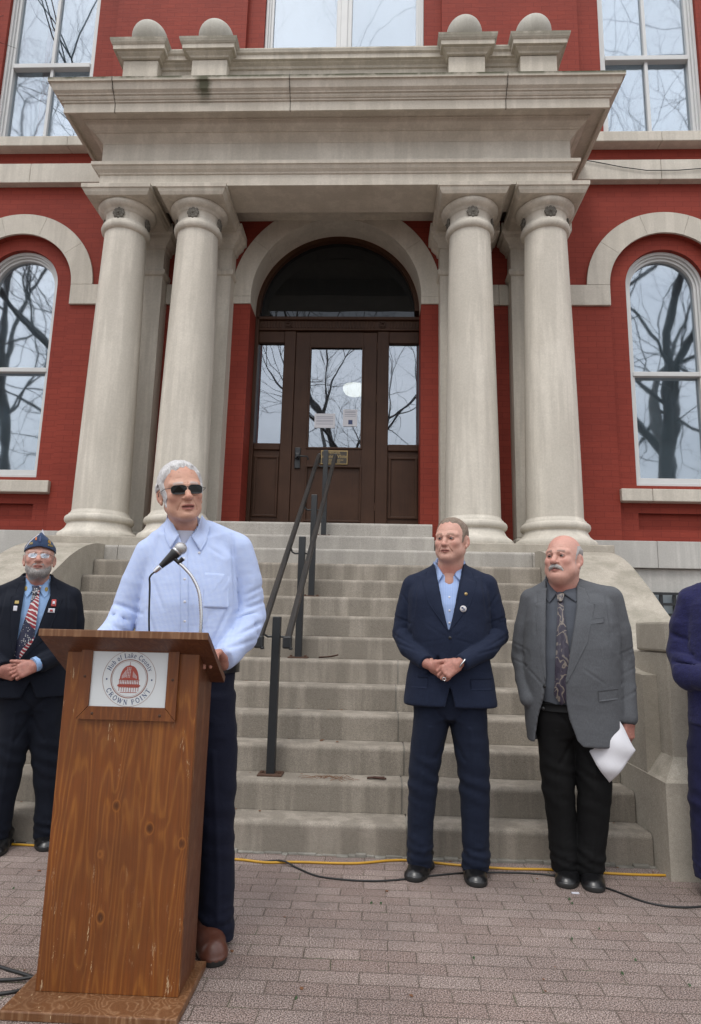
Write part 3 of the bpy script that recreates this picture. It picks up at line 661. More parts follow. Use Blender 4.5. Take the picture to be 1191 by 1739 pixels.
for s in (-1, 1):
    mb = MB(HO); prof = [(-.020, -.010), (-.020, .006), (-.015, .015), (0, .019), (.015, .015), (.020, .006), (.020, -.010)]
    ys = (4.05, 6.70); xs_ = [(-.628+s*.088), (-.548+s*.088)]
    vs = []
    for y, x in zip(ys, xs_):
        for u, v in prof: vs.append((x+u, y-v*.5, rz(y)+v))
    n = len(prof); mb.add(vs, [(i, (i+1) % n, n+(i+1) % n, n+i) for i in range(n)]+[tuple(range(n)), tuple(range(n, 2*n))[::-1]])
    ro = mb.build('rail', MAT['rail'], hr)
    for y, x, sg in ((4.05, xs_[0], 1),):
        mb = MB(HO).box(x-.028, x+.028, y-.03, y+.025, rz(y)-.055, rz(y)+.022, .010).box(x+.012, x+.034, y-.028, y+.01, rz(y)-.062, rz(y)-.045, .006); mb.build('rail_end', MAT['iron'], ro)
    mb = MB(HO).tube([(xs_[1], 6.70, 3.03), (xs_[1], 6.74, 3.05), (xs_[1], 6.765, 3.02), (xs_[1], 6.76, 2.97)], .02, 8); mb.build('rail_end', MAT['iron'], ro)
# ================================================================ sculpting tools (signed distance fields -> meshes)
F32 = np.float32
def V3(*a): return np.array(a, float)
class Vol:
    def __init__(s, lo, hi, h):
        s.lo = np.array(lo, float); s.h = h; n = np.ceil((np.array(hi)-s.lo)/h).astype(int)+1
        s.ax = [(s.lo[i]+h*np.arange(n[i])).astype(F32) for i in range(3)]; s.F = np.full(n, .2, F32)
    def _g(s, lo, hi, pad):
        sl = []
        for i in range(3):
            a = int(np.searchsorted(s.ax[i], lo[i]-pad)); b = int(np.searchsorted(s.ax[i], hi[i]+pad)); sl.append(slice(a, max(b, a)))
        sl = tuple(sl); return sl, s.ax[0][sl[0]][:, None, None], s.ax[1][sl[1]][None, :, None], s.ax[2][sl[2]][None, None, :]
    def op(s, fn, lo, hi, k=.005, mode='add', pad=None):
        sl, X, Y, Z = s._g(lo, hi, (pad if pad is not None else k+3*s.h+.012))
        f = s.F[sl]
        if f.size == 0: return s
        d = fn(X, Y, Z).astype(F32)
        if mode == 'add': hh = np.clip(.5+.5*(f-d)/k, 0, 1); s.F[sl] = f*(1-hh)+d*hh-k*hh*(1-hh)
        else:
            if mode == 'sub': d = -d
            hh = np.clip(.5-.5*(f-d)/k, 0, 1); s.F[sl] = f*(1-hh)+d*hh+k*hh*(1-hh)
        return s
    def cone(s, a, b, ra, rb=None, k=.005, mode='add', sq=None):
        a = np.array(a, float); b = np.array(b, float); rb = ra if rb is None else rb; ba = b-a; L2 = max(float(ba@ba), 1e-9); m = max(ra, rb)
        q = np.array(sq if sq is not None else (1, 1, 1), float)
        def fn(X, Y, Z):
            t = np.clip(((X-a[0])*ba[0]+(Y-a[1])*ba[1]+(Z-a[2])*ba[2])/L2, 0, 1)
            return np.sqrt(((X-a[0]-t*ba[0])/q[0])**2+((Y-a[1]-t*ba[1])/q[1])**2+((Z-a[2]-t*ba[2])/q[2])**2)-(ra+(rb-ra)*t)
        return s.op(fn, np.minimum(a, b)-m*q, np.maximum(a, b)+m*q, k, mode)
    def ell(s, c, r, k=.005, mode='add', rot=None):
        r = np.array(r, float); M = np.array(rot, float) if rot is not None else None; mr = float(max(r)) if rot is not None else r
        def fn(X, Y, Z):
            x, y, z = X-c[0], Y-c[1], Z-c[2]
            if M is not None: x, y, z = M[0, 0]*x+M[1, 0]*y+M[2, 0]*z, M[0, 1]*x+M[1, 1]*y+M[2, 1]*z, M[0, 2]*x+M[1, 2]*y+M[2, 2]*z
            k0 = np.sqrt((x/r[0])**2+(y/r[1])**2+(z/r[2])**2); k1 = np.sqrt((x/r[0]**2)**2+(y/r[1]**2)**2+(z/r[2]**2)**2)+1e-6
            return k0*(k0-1)/k1
        return s.op(fn, np.array(c)-mr, np.array(c)+mr, k, mode)
    def chain(s, pts, rs, k=.005, mode='add', sq=None):
        for i in range(len(pts)-1): s.cone(pts[i], pts[i+1], rs[i], rs[i+1], k, mode, sq)
        return s
    def loft(s, tab, k=.01, n=2.4, mode='add'):
        """tab rows (z, cx, cy, a, b) bottom to top: rounded box-ish sections"""
        T_ = np.array(sorted(tab), float); z0, z1 = T_[0, 0], T_[-1, 0]
        def fn(X, Y, Z):
            zz = np.clip(Z, z0, z1); cx, cy, a, b = (np.interp(zz, T_[:, 0], T_[:, i]).astype(F32) for i in (1, 2, 3, 4))
            q = (np.abs((X-cx)/a)**n+np.abs((Y-cy)/b)**n)**(1.0/n)
            d = (q-1)*np.minimum(a, b); return np.maximum(d, np.maximum(Z-z1, z0-Z))
        lo = [(T_[:, 1]-T_[:, 3]).min(), (T_[:, 2]-T_[:, 4]).min(), z0]; hi = [(T_[:, 1]+T_[:, 3]).max(), (T_[:, 2]+T_[:, 4]).max(), z1]
        return s.op(fn, lo, hi, k, mode)
    def poly(s, pts, y0, y1, k=.003, mode='sub'):
        """prism of an XZ polygon between y0 and y1"""
        P = np.array(pts, float)
        def fn(X, Y, Z):
            X2, Z2 = np.broadcast_arrays(X[:, 0, :], Z[:, 0, :]); d = np.full(X2.shape, 1e9); sg = np.ones(X2.shape)
            for i in range(len(P)):
                a = P[i]; b = P[i-1]; e = b-a; wx, wz = X2-a[0], Z2-a[1]; t = np.clip((wx*e[0]+wz*e[1])/(e@e), 0, 1)
                d = np.minimum(d, (wx-e[0]*t)**2+(wz-e[1]*t)**2)
                c1 = Z2 >= a[1]; c2 = Z2 < b[1]; c3 = e[0]*wz > e[1]*wx
                sg = np.where((c1 & c2 & c3) | (~c1 & ~c2 & ~c3), -sg, sg)
            return np.maximum((sg*np.sqrt(d))[:, None, :], np.maximum(Y-y1, y0-Y))
        return s.op(fn, [P[:, 0].min(), y0, P[:, 1].min()], [P[:, 0].max(), y1, P[:, 1].max()], k, mode)
    def front(s):
        """depth of the first surface met from the front, as a function of x and z"""
        m = s.F < 0; i = m.argmax(1); hit = m.any(1); i1 = np.clip(i, 1, s.F.shape[1]-1)
        I, K = np.ogrid[:s.F.shape[0], :s.F.shape[2]]; f0 = s.F[I, i1-1, K]; f1 = s.F[I, i1, K]
        y = s.ax[1][i1]-s.h*np.clip(f1/(f1-f0-1e-9), 0, 1); y = np.where(hit, y, np.nan)
        ym = np.nanmax(y); y = np.where(np.isnan(y), ym, y)
        ax, h = s.ax, s.h
        def fn(x, z):
            u = min(max((x-ax[0][0])/h, 0), y.shape[0]-1.001); v = min(max((z-ax[2][0])/h, 0), y.shape[1]-1.001); a, b = int(u), int(v); u -= a; v -= b
            return float(y[a, b]*(1-u)*(1-v)+y[a+1, b]*u*(1-v)+y[a, b+1]*(1-u)*v+y[a+1, b+1]*u*v)
        return fn
    def mesh(s):
        F = s.F; F[0] = F[-1] = .1; F[:, 0] = F[:, -1] = .1; F[:, :, 0] = F[:, :, -1] = .1
        nx, ny, nz = F.shape; S = F < 0
        c = np.zeros((nx-1, ny-1, nz-1), np.int8)
        for i in (0, 1):
            for j in (0, 1):
                for k in (0, 1): c += S[i:nx-1+i, j:ny-1+j, k:nz-1+k]
        act = (c > 0) & (c < 8); idx = -np.ones(act.shape, int); A = np.argwhere(act); idx[act] = np.arange(len(A))
        acc = np.zeros((len(A), 3)); cnt = np.zeros(len(A)); O = [(0, 0, 0), (1, 0, 0), (0, 1, 0), (1, 1, 0), (0, 0, 1), (1, 0, 1), (0, 1, 1), (1, 1, 1)]
        val = [F[A[:, 0]+o[0], A[:, 1]+o[1], A[:, 2]+o[2]] for o in O]
        for a in range(8):
            for b in range(a+1, 8):
                if sum(abs(O[a][i]-O[b][i]) for i in range(3)) != 1: continue
                va, vb = val[a], val[b]; m = (va < 0) != (vb < 0); t = np.where(m, va/(va-vb+1e-12), 0)[:, None]
                acc += np.where(m[:, None], np.array(O[a])+t*(np.array(O[b])-np.array(O[a])), 0); cnt += m
        Vt = s.lo+s.h*(A+acc/cnt[:, None]); Q = []
        for ax in range(3):
            sl0 = [slice(1, -1)]*3; sl1 = [slice(1, -1)]*3; sl0[ax] = slice(0, -1); sl1[ax] = slice(1, None)
            a = S[tuple(sl0)]; b = S[tuple(sl1)]; E_ = np.argwhere(a != b); sgn = a[a != b]
            off = np.array([1, 1, 1]); off[ax] = 0; E_ = E_+off; u, v = [(1, 2), (2, 0), (0, 1)][ax]
            du = np.zeros(3, int); du[u] = 1; dv = np.zeros(3, int); dv[v] = 1
            q = np.stack([idx[tuple((E_-du-dv).T)], idx[tuple((E_-dv).T)], idx[tuple(E_.T)], idx[tuple((E_-du).T)]], 1)
            q[~sgn] = q[~sgn][:, ::-1]; Q.append(q)
        return Vt, np.concatenate(Q)
def vnoise(P, seed=0):
    P = np.asarray(P, float); I = np.floor(P).astype(np.int64); f = P-I; f = f*f*(3-2*f); out = 0
    def hsh(a, b, c):
        h = (a*374761393+b*668265263+c*2147483647+seed*974634777) & 0xffffffff; h = ((h ^ (h >> 13))*1274126177) & 0xffffffff
        return ((h ^ (h >> 16)) & 0xffff)/32767.5-1
    for i in (0, 1):
        for j in (0, 1):
            for k in (0, 1):
                w_ = (f[:, 0] if i else 1-f[:, 0])*(f[:, 1] if j else 1-f[:, 1])*(f[:, 2] if k else 1-f[:, 2]); out = out+w_*hsh(I[:, 0]+i, I[:, 1]+j, I[:, 2]+k)
    return out
def normals(V, Q):
    n = np.cross(V[Q[:, 2]]-V[Q[:, 0]], V[Q[:, 3]]-V[Q[:, 1]]); N = np.zeros_like(V)
    for i in range(4): np.add.at(N, Q[:, i], n)
    return N/(np.linalg.norm(N, axis=1)[:, None]+1e-12)
def relax(V, Q, it=2, lam=.5):
    for _ in range(it):
        S_ = np.zeros_like(V); c = np.zeros(len(V))
        for i in range(4): np.add.at(S_, Q[:, i], V[Q[:, (i+1) % 4]]+V[Q[:, (i+3) % 4]]); np.add.at(c, Q[:, i], 2)
        V = V+lam*(S_/np.maximum(c, 1)[:, None]-V)
    return V
def raw_mesh(name, V, Q, mats, parent=None, col=None, mi=None, smooth=True):
    me = bpy.data.meshes.new(name); Q = np.asarray(Q); V = np.asarray(V, F32)
    me.vertices.add(len(V)); me.vertices.foreach_set('co', V.ravel()); me.loops.add(Q.size); me.loops.foreach_set('vertex_index', Q.ravel().astype(np.int32))
    me.polygons.add(len(Q)); me.polygons.foreach_set('loop_start', np.arange(0, Q.size, 4, dtype=np.int32)); me.polygons.foreach_set('loop_total', np.full(len(Q), 4, np.int32))
    me.polygons.foreach_set('use_smooth', np.full(len(Q), smooth))
    if mi is not None: me.polygons.foreach_set('material_index', np.asarray(mi, np.int32))
    me.update(calc_edges=True)
    if col is not None:
        a = me.color_attributes.new('Col', 'FLOAT_COLOR', 'POINT'); a.data.foreach_set('color', np.concatenate([col, np.ones((len(col), 1))], 1).astype(F32).ravel())
    me.validate(); return link(name, me, mats, parent)
def fold(V, Q, amp, f=(9, 9, 5), seed=1, w=None, oct=2):
    N = normals(V, Q); d = 0
    for o in range(oct): q = vnoise(V*np.array(f)*(2.1**o)+o*7.3, seed+o); d = d+(.45*q+.9*(.42-np.abs(q)))*(.5**o)
    d = d*amp*(1 if w is None else w); return V+N*d[:, None]
def grooves(V, Q, segs, wd=.006):
    N = normals(V, Q); d = np.zeros(len(V))
    for x0, z0, x1, z1, dep in segs:
        dx_, dz_ = x1-x0, z1-z0; t = np.clip(((V[:, 0]-x0)*dx_+(V[:, 2]-z0)*dz_)/(dx_*dx_+dz_*dz_), 0, 1); r2 = (V[:, 0]-x0-t*dx_)**2+(V[:, 2]-z0-t*dz_)**2
        d -= dep*(np.exp(-r2/wd**2)-.45*np.exp(-r2/(2.4*wd)**2))*(N[:, 1] < .1)*(1-.6*np.abs(2*t-1)**3)
    return V+N*d[:, None]
def rotm(yaw, pitch, roll):
    """yaw turns the face towards image-right, pitch tips it up, roll leans it towards image-right (degrees)"""
    a, b, c = R_(yaw), R_(pitch), R_(roll)
    Rz = np.array([[math.cos(a), -math.sin(a), 0], [math.sin(a), math.cos(a), 0], [0, 0, 1]])
    Rx = np.array([[1, 0, 0], [0, math.cos(-b), -math.sin(-b)], [0, math.sin(-b), math.cos(-b)]])
    Ry = np.array([[math.cos(c), 0, math.sin(c)], [0, 1, 0], [-math.sin(c), 0, math.cos(c)]])
    return Rz@Ry@Rx
def sm(x, a, b): t = np.clip((x-a)/(b-a), 0, 1); return t*t*(3-2*t)
# ---------------------------------------------------------------- skin, cloth, hair materials
def skin_mat():
    m = NT('skin'); a = m.n('Attribute', attribute_name='Col').outputs['Color']; n1 = m.noise(m.co(), 90, 4, .6); n2 = m.noise(m.co(), 500, 2, .6)
    c = m.mix(.35, a, m.ramp(n1, [(.3, (.82, .74, .72)), (.7, (1.14, 1.12, 1.1))]), 'MULTIPLY')
    m.set(Base_Color=c, Roughness=.52, Specular_IOR_Level=.38, Subsurface_Weight=.05, Subsurface_Radius=(.012, .005, .003), Subsurface_Scale=.5)
    m.set(Normal=m.bump(n2, .12, .001, m.bump(n1, .12, .0015))); return m.m
MAT['skin'] = skin_mat()
def eye_mat():
    m = NT('eyeball'); a = m.n('Attribute', attribute_name='Col').outputs['Color']; m.set(Base_Color=a, Roughness=.15); return m.m
MAT['eye'] = eye_mat()
def hair_mat(name, c1, c2):
    m = NT(name); f = m.noise(m.co((1, .35, .35)), 260, 3, .7); g_ = m.noise(m.co(), 30, 3, .6)
    c = m.mix(m.ramp(f, [(.3, g3(0)), (.7, g3(1))]), c1, c2); c = m.mix(m.ramp(g_, [(.4, g3(.35)), (.6, g3(0))]), c, c1)
    m.set(Base_Color=c, Roughness=.55, Specular_IOR_Level=.3, Normal=m.bump(f, .7, .003)); return m.m
def cloth(name, c, var=.12, weave=700, rough=.85, kind='plain', c2=None, sheen=.15, nb=.15):
    m = NT(name); co = m.co(); f = m.noise(co, weave, 2, .6); big = m.noise(co, 7, 4, .6)
    cc = m.mix(m.ramp(f, [(.35, g3(0)), (.65, g3(1))]), tuple(x*(1-var) for x in c), tuple(min(1, x*(1+var)) for x in c))
    if kind == 'check':
        s = m.n('SeparateXYZ', {0: co}); k = 2*math.pi/.0048
        a = m.math('SINE', m.math('MULTIPLY', s.outputs[0], k)); b = m.math('SINE', m.math('MULTIPLY', s.outputs[2], k))
        q = m.math('MULTIPLY_ADD', m.math('ADD', a, b), .25, .5)
        cc = m.mix(m.ramp(q, [(.25, g3(0)), (.75, g3(1))]), c, c2)
    if kind == 'stripe':
        s = m.n('SeparateXYZ', {0: co}); a = m.math('MULTIPLY_ADD', m.math('SINE', m.math('MULTIPLY', s.outputs[0], 2*math.pi/.009)), .5, .5); cc = m.mix(a, c, c2)
    if kind == 'melange':
        f2 = m.noise(m.co((1, 1, .22)), 330, 3, .7); cc = m.mix(m.ramp(f2, [(.35, g3(0)), (.65, g3(1))]), c, c2)
    cc = m.mix(m.ramp(big, [(.35, g3(.07)), (.65, g3(0))]), cc, tuple(x*.6 for x in c))
    m.set(Base_Color=cc, Roughness=rough, Specular_IOR_Level=.25, Sheen_Weight=sheen*.6, Sheen_Roughness=.6)
    wr = m.noise(m.co((1, 1, 1.6)), 13, 4, .55)
    m.set(Normal=m.bump(f, .25, .001, m.bump(wr, nb, .02))); return m.m
MAT['leather'] = plain('black_polished_leather', (.010, .010, .011), .28, .2, 50)
MAT['sole'] = plain('shoe_sole', (.02, .019, .018), .7, .2, 50)
# ---------------------------------------------------------------- head
def head(spec):
    """returns verts, quads, colours, material ids in head space (origin between the eyes' height and the ears)"""
    W_ = spec.get('w', 1.0); J = spec.get('jaw', 1.0); fat = spec.get('fat', 0.0); nose = spec.get('nose', 1.0); mo = spec.get('mouth', 0.0); crown = spec.get('crown', 0.0)
    v = Vol((-.115, -.145, -.20), (.115, .13, .145), .0024)
    v.ell((0, .012, .036+crown*.5), (.0765*W_, .096, .084+crown), k=.01)
    v.ell((0, -.004, .01), (.0745*W_, .088, .075), k=.02)
    v.ell((0, .018, .052+crown), (.069*W_, .084, .066), k=.02)
    v.ell((0, -.03, -.035), (.056*W_*J, .066, .078), k=.022)
    for s in (-1, 1):
        v.cone((s*.047*W_*J, .010, -.052), (s*.017, -.070, -.092), .0185, .0150, k=.018)
        v.ell((s*.043*W_, -.062, -.020), (.023, .023, .022), k=.016)
        v.ell((s*.040*W_*J, -.034, -.062), (.023+fat*.6, .030, .030+fat*.4), k=.022)
        v.cone((s*.050*W_, -.066, .027), (s*.012, -.0880, .0215), .0098, .0100, k=.017)
    v.ell((0, -.073, -.094), (.021, .019, .016), k=.02)
    v.ell((0, -.042, -.090-fat*.35), (.036+fat*1.2, .040, .014+fat*1.1), k=.025)
    v.ell((0, -.0765, -.0905), (.0165, .0145, .0125), k=.010)
    v.ell((0, -.070, -.052), (.030, .023, .024), k=.02)
    for s in (-1, 1):
        v.ell((s*.031, -.099, .004), (.0200, .0190, .0130), k=.015, mode='sub')
    v.chain([(0, -.083, .018), (0, -.096, -.006), (0, -.106*1.0-.006*nose, -.026)], [.0075, .0095, .0115*nose], k=.011)
    v.ell((0, -.108-.005*nose, -.028), (.0125*nose, .0115, .0105*nose), k=.008)
    for s in (-1, 1):
        v.ell((s*.0125*nose, -.098, -.030), (.0082*nose, .0105, .0078), k=.007)
        v.ell((s*.0065, -.108, -.040), (.0035, .005, .003), k=.004, mode='sub')
    zl = -.0585
    v.chain([(-.026, -.081, zl), (-.009, -.0955, zl+.0035), (0, -.0965, zl+.002), (.009, -.0955, zl+.0035), (.026, -.081, zl)], [.0030, .0048, .0045, .0048, .0030], k=.007)
    v.chain([(-.022, -.081, zl-.006-mo*.5), (0, -.0945, zl-.0105-mo), (.022, -.081, zl-.006-mo*.5)], [.0035, .0060, .0035], k=.007)
    v.chain([(-.025, -.086, zl-.0022-mo*.1), (0, -.103, zl-.003-mo*.4), (.025, -.086, zl-.0022-mo*.1)], [.0012, .0014+mo*.5, .0012], k=.003, mode='sub')
    v.ell((0, -.099, -.0755-mo), (.018, .007, .004), k=.008, mode='sub')
    for s in (-1, 1):                                                       # nasolabial folds, frown lines, bags
        v.cone((s*.018, -.0985, -.034), (s*.033, -.083, -.060), .0016, .0014, k=.006, mode='sub')
        v.cone((s*.034, -.080, -.062), (s*.036, -.070, -.078), .0012, .0008, k=.006, mode='sub')
        v.cone((s*.0055, -.0955, .026), (s*.0065, -.096, .040), .0010, .0006, k=.005, mode='sub')
        v.chain([(s*.017, -.091, -.003), (s*.030, -.089, -.0095), (s*.044, -.078, -.004)], [.0012, .0014, .0008], k=.005, mode='sub')
        v.ell((s*.031, -.0758, .0075), (.0160, .0128, .0112), k=.004)       # lids
        v.chain([(s*.0165, -.0845, .0085), (s*.030, -.0890, .0155), (s*.045, -.0790, .0100)], [.0026, .0034, .0026], k=.004)
    for z in (.050, .060, .070):
        v.chain([(-.035, -.078, z), (0, -.092+max(0, z-.05)*.35, z+.004), (.035, -.078, z)], [.0004, .0008, .0004], k=.006, mode='sub')
    for s in (-1, 1):                                                       # ears
        er = np.array([[math.cos(.55*s), math.sin(.55*s), 0], [-math.sin(.55*s), math.cos(.55*s), 0], [0, 0, 1]])
        v.ell((s*(.0815*W_), .018, -.004), (.0068, .0175, .0310), k=.005, rot=er)
        v.ell((s*(.0905*W_), .015, .001), (.0065, .0105, .019), k=.003, mode='sub', rot=er)
        v.ell((s*(.080*W_), .008, -.034), (.006, .008, .010), k=.006)
    nk = spec['neck']; nr = spec.get('neck_r', .062)                         # neck towards the collar, in head space
    v.cone((0, .012, -.055), nk, nr*.98, nr*1.04, k=.022)
    v.chain([(0, -.040, -.100-fat*.5), tuple(np.array(nk)*.75+np.array((0, -.045, -.105))*.25-np.array((0, .015, 0)))], [.020+fat*.9, .016], k=.03) if fat > .003 else None
    Vt, Q = v.mesh(); Vt = relax(Vt, Q, 1, .35); x, y, z = Vt.T; ax = np.abs(x)
    sk = np.array(spec.get('skin', (.52, .29, .22)))*np.array((1.25, 1.36, 1.40)); C = np.tile(sk, (len(Vt), 1))
    def blend(wt, c): nonlocal C; wt = np.clip(wt, 0, 1)[:, None]; C = C*(1-wt)+np.array(c)*wt
    red = spec.get('red', (.56, .20, .15)); fr = sm(-y, .02, .06)
    nzv = vnoise(Vt*55, 3)*.5+.5; nz2 = vnoise(Vt*20, 9)*.5+.5
    blend(.42*fr*np.exp(-((ax-.045)/.022)**2-((z+.022)/.024)**2), red); blend(.6*fr*np.exp(-(ax/.016)**2-((z+.027)/.016)**2), red)
    blend(.35*nz2*sm(z, .02, .09), red); blend(.35*nzv, sk*.88); blend(.5*sm(ax, .082*W_, .09*W_), red); blend(.6*sm(-z, .115, .16), red)
    blend(np.where((fr > .3), np.exp(-((ax-.031)/.019)**2-((z-.006)/.013)**2), 0)*.55, sk*np.array((.72, .58, .58)))
    lip = np.clip(1-np.abs((z-(zl-.003-mo*.45))/(.0102+mo*.6-.004*(ax/.024)**2)), 0, 1)*sm(-ax, -.026, -.020)*sm(-y, .076, .082); blend(sm(lip, .05, .35)*.75, spec.get('lip', (.42, .13, .11)))
    mouth = np.exp(-((z-(zl-.0028-mo*.42))/(.0016+mo*.42))**2)*sm(-ax, -.026, -.018)*sm(-y, .074, .08); blend(mouth*.85, (.09, .022, .018))
    br = spec.get('brow', (.30, .24, .20)); bw = np.exp(-((z-(.0255+.005*np.sin(ax*60)))/.0055)**2)*sm(ax, .010, .016)*sm(-ax, -.052, -.044)*sm(-y, .055, .065); blend(bw*spec.get('browk', .7)*(.6+.4*nzv), br)
    lash = np.exp(-((z-(.0125-((ax-.031)/.017)**2*.006))/.0016)**2)*sm(-np.abs(ax-.031), -.0165, -.0145)*fr; blend(lash*.75, (.05, .03, .025))
    if 'stubble' in spec:
        w_ = sm(-z, .040, .062)*sm(-y, -.01, .02)*sm(z, -.15, -.125)*(1-sm(lip, .05, .3)); blend(w_*spec.get('stubk', .4)*(.5+.5*nzv), spec['stubble'])
    if 'scalp' in spec: blend(sm(spec['scalp'](x, y, z), 0, .012)*.5, spec['haircol'])
    if spec.get('spots'):
        for (sx_, sy_, sz_, r_s) in spec['spots']: blend(np.exp(-((x-sx_)**2+(z-sz_)**2)/r_s**2)*(y < 0)*.5, (.28, .13, .09))
    mi = np.zeros(len(Q), int); V2, Q2, C2, M2 = [Vt], [Q], [C], [mi]; off = len(Vt)
    gz = spec.get('gaze', (0, 0))                                            # eyeballs, looking along gaze
    for s in (-1, 1):
        e = MB(); e.ball((0, 0, 0), .0118, 20, 16); ev = np.array(e.v); ctr = np.array((s*.031, -.0780, .0062)); ev = ev*np.array((1.12, 1.0, .74))
        g_ = np.array((math.sin(R_(gz[0])), -1, math.sin(R_(gz[1])))); g_ /= np.linalg.norm(g_); ca = (ev/np.array((1.12, 1.0, .74))/.0118)@g_
        ev = ev; cc = np.where((ca > .885)[:, None], np.array((.012, .010, .01)), np.where((ca > .72)[:, None], np.array(spec.get('iris', (.10, .09, .08))), np.array((.36, .32, .30))))
        qs = [f if len(f) == 4 else (f[0], f[1], f[2], f[2]) for f in e.f]
        V2.append(ev+ctr); Q2.append(np.array(qs)+off); C2.append(cc); M2.append(np.ones(len(qs), int)); off += len(ev)
    return v, np.concatenate(V2), np.concatenate(Q2), np.concatenate(C2), np.concatenate(M2)
def hair_shell(v, region, th=.006, noise=.003, seed=2, lo=-.06, freq=(75, 20, 24), base=.0):
    """shell lifted off the scalp where region(x,y,z) > 0"""
    s = Vol((-.125, -.145, -.20), (.125, .14, .155), .0024); s.F = np.full([len(a) for a in s.ax], .2, F32)
    X, Y, Z = np.meshgrid(*s.ax, indexing='ij'); src = v
    ix = [np.clip(np.round((s.ax[i]-src.ax[i][0])/src.h).astype(int), 0, len(src.ax[i])-1) for i in range(3)]
    F = src.F[np.ix_(*ix)].copy()
    for i in range(3):                                                       # distance estimate outside the source volume
        over = np.maximum(np.maximum(src.ax[i][0]-s.ax[i], s.ax[i]-src.ax[i][-1]), 0); sh = [1, 1, 1]; sh[i] = -1; F = F+over.reshape(sh)
    P = np.stack([X.ravel(), Y.ravel(), Z.ravel()], 1); near = np.abs(F.ravel()) < .03; n_ = np.zeros(len(P)); n_[near] = vnoise(P[near]*np.array(freq), seed)+.5*vnoise(P[near]*np.array(freq)*2.2, seed+5)
    n_ = n_.reshape(F.shape); reg = region(X, Y, Z)+n_*noise*2.4
    thick = th*np.clip(reg/.02, .15, 1)+n_*noise*.32
    s.F = np.maximum(F-thick, -reg).astype(F32); Vt, Q = s.mesh(); return relax(Vt, Q, 1, .3), Q
# ---------------------------------------------------------------- hands
def hand_field(v, wrist, d, n, side, curl=(35, 40, 30), spread=6, thumb=(40, 25), sc=1.0, tcurl=30):
    """wrist point, d finger direction, n = back-of-hand normal, side = +1 if the thumb is on d x n side"""
    d = np.array(d, float); d /= np.linalg.norm(d); n = np.array(n, float); n -= d*(n@d); n /= np.linalg.norm(n); u = np.cross(d, n)*side; w0 = np.array(wrist, float)
    def P(a, b, c): return w0+sc*(d*a+u*b+n*c)
    v.cone(w0-d*.03*sc, P(.012, 0, 0), .027*sc, .025*sc, k=.012, sq=None)
    for b in (-.027, -.009, .009, .026): v.cone(P(.015, b*.7, 0), P(.082 if abs(b) < .02 else .076, b, .001), .0155*sc, .0125*sc, k=.012)
    L = [(.026, .040, .026, .022, .0088), (.009, .044, .029, .023, .0092), (-.009, .041, .027, .022, .0088), (-.026, .032, .021, .019, .0078)]
    for i, (b, l1, l2, l3, r) in enumerate(L):
        sp = R_(spread*(1.5-i)*.6); dd = d*math.cos(sp)+u*math.sin(sp); p = P(.080 if i in (1, 2) else .075, b, .001); a = 0
        v.cone(p, p, .0120*sc, .0120*sc, k=.005)
        for l, c, r0, r1 in ((l1, curl[0], r*1.05, r), (l2, curl[1], r, r*.92), (l3, curl[2], r*.92, r*.78)):
            a += R_(c+i*3); q = p+sc*l*(dd*math.cos(a)-n*math.sin(a)); v.cone(p, q, r0*sc, r1*sc, k=.0035); p = q
    a1 = R_(thumb[0]); dt = d*math.cos(a1)+u*math.sin(a1)-n*math.sin(R_(thumb[1])); dt /= np.linalg.norm(dt); p0 = P(.016, .022, -.004); p1 = p0+dt*.040*sc; 
    dt2 = dt*math.cos(R_(tcurl))+(d*.9-n*.3)*math.sin(R_(tcurl)); dt2 /= np.linalg.norm(dt2); p2 = p1+dt2*.032*sc; p3 = p2+dt2*.026*sc
    v.cone(p0, p1, .0165*sc, .0125*sc, k=.012); v.cone(p1, p2, .0118*sc, .0105*sc, k=.004); v.cone(p2, p3, .0105*sc, .0082*sc, k=.003)
    v.cone(p0, P(.06, .018, -.004), .012*sc, .010*sc, k=.012)
def hand_cols(V, skin, knuck=(.50, .20, .16), seed=5):
    n = vnoise(V*60, seed)*.5+.5; n2 = vnoise(V*160, seed+3)*.5+.5; w = (.25+.45*n)[:, None]; return (np.array(skin)*(1-w)+np.array(knuck)*w)*(.85+.3*n2[:, None])
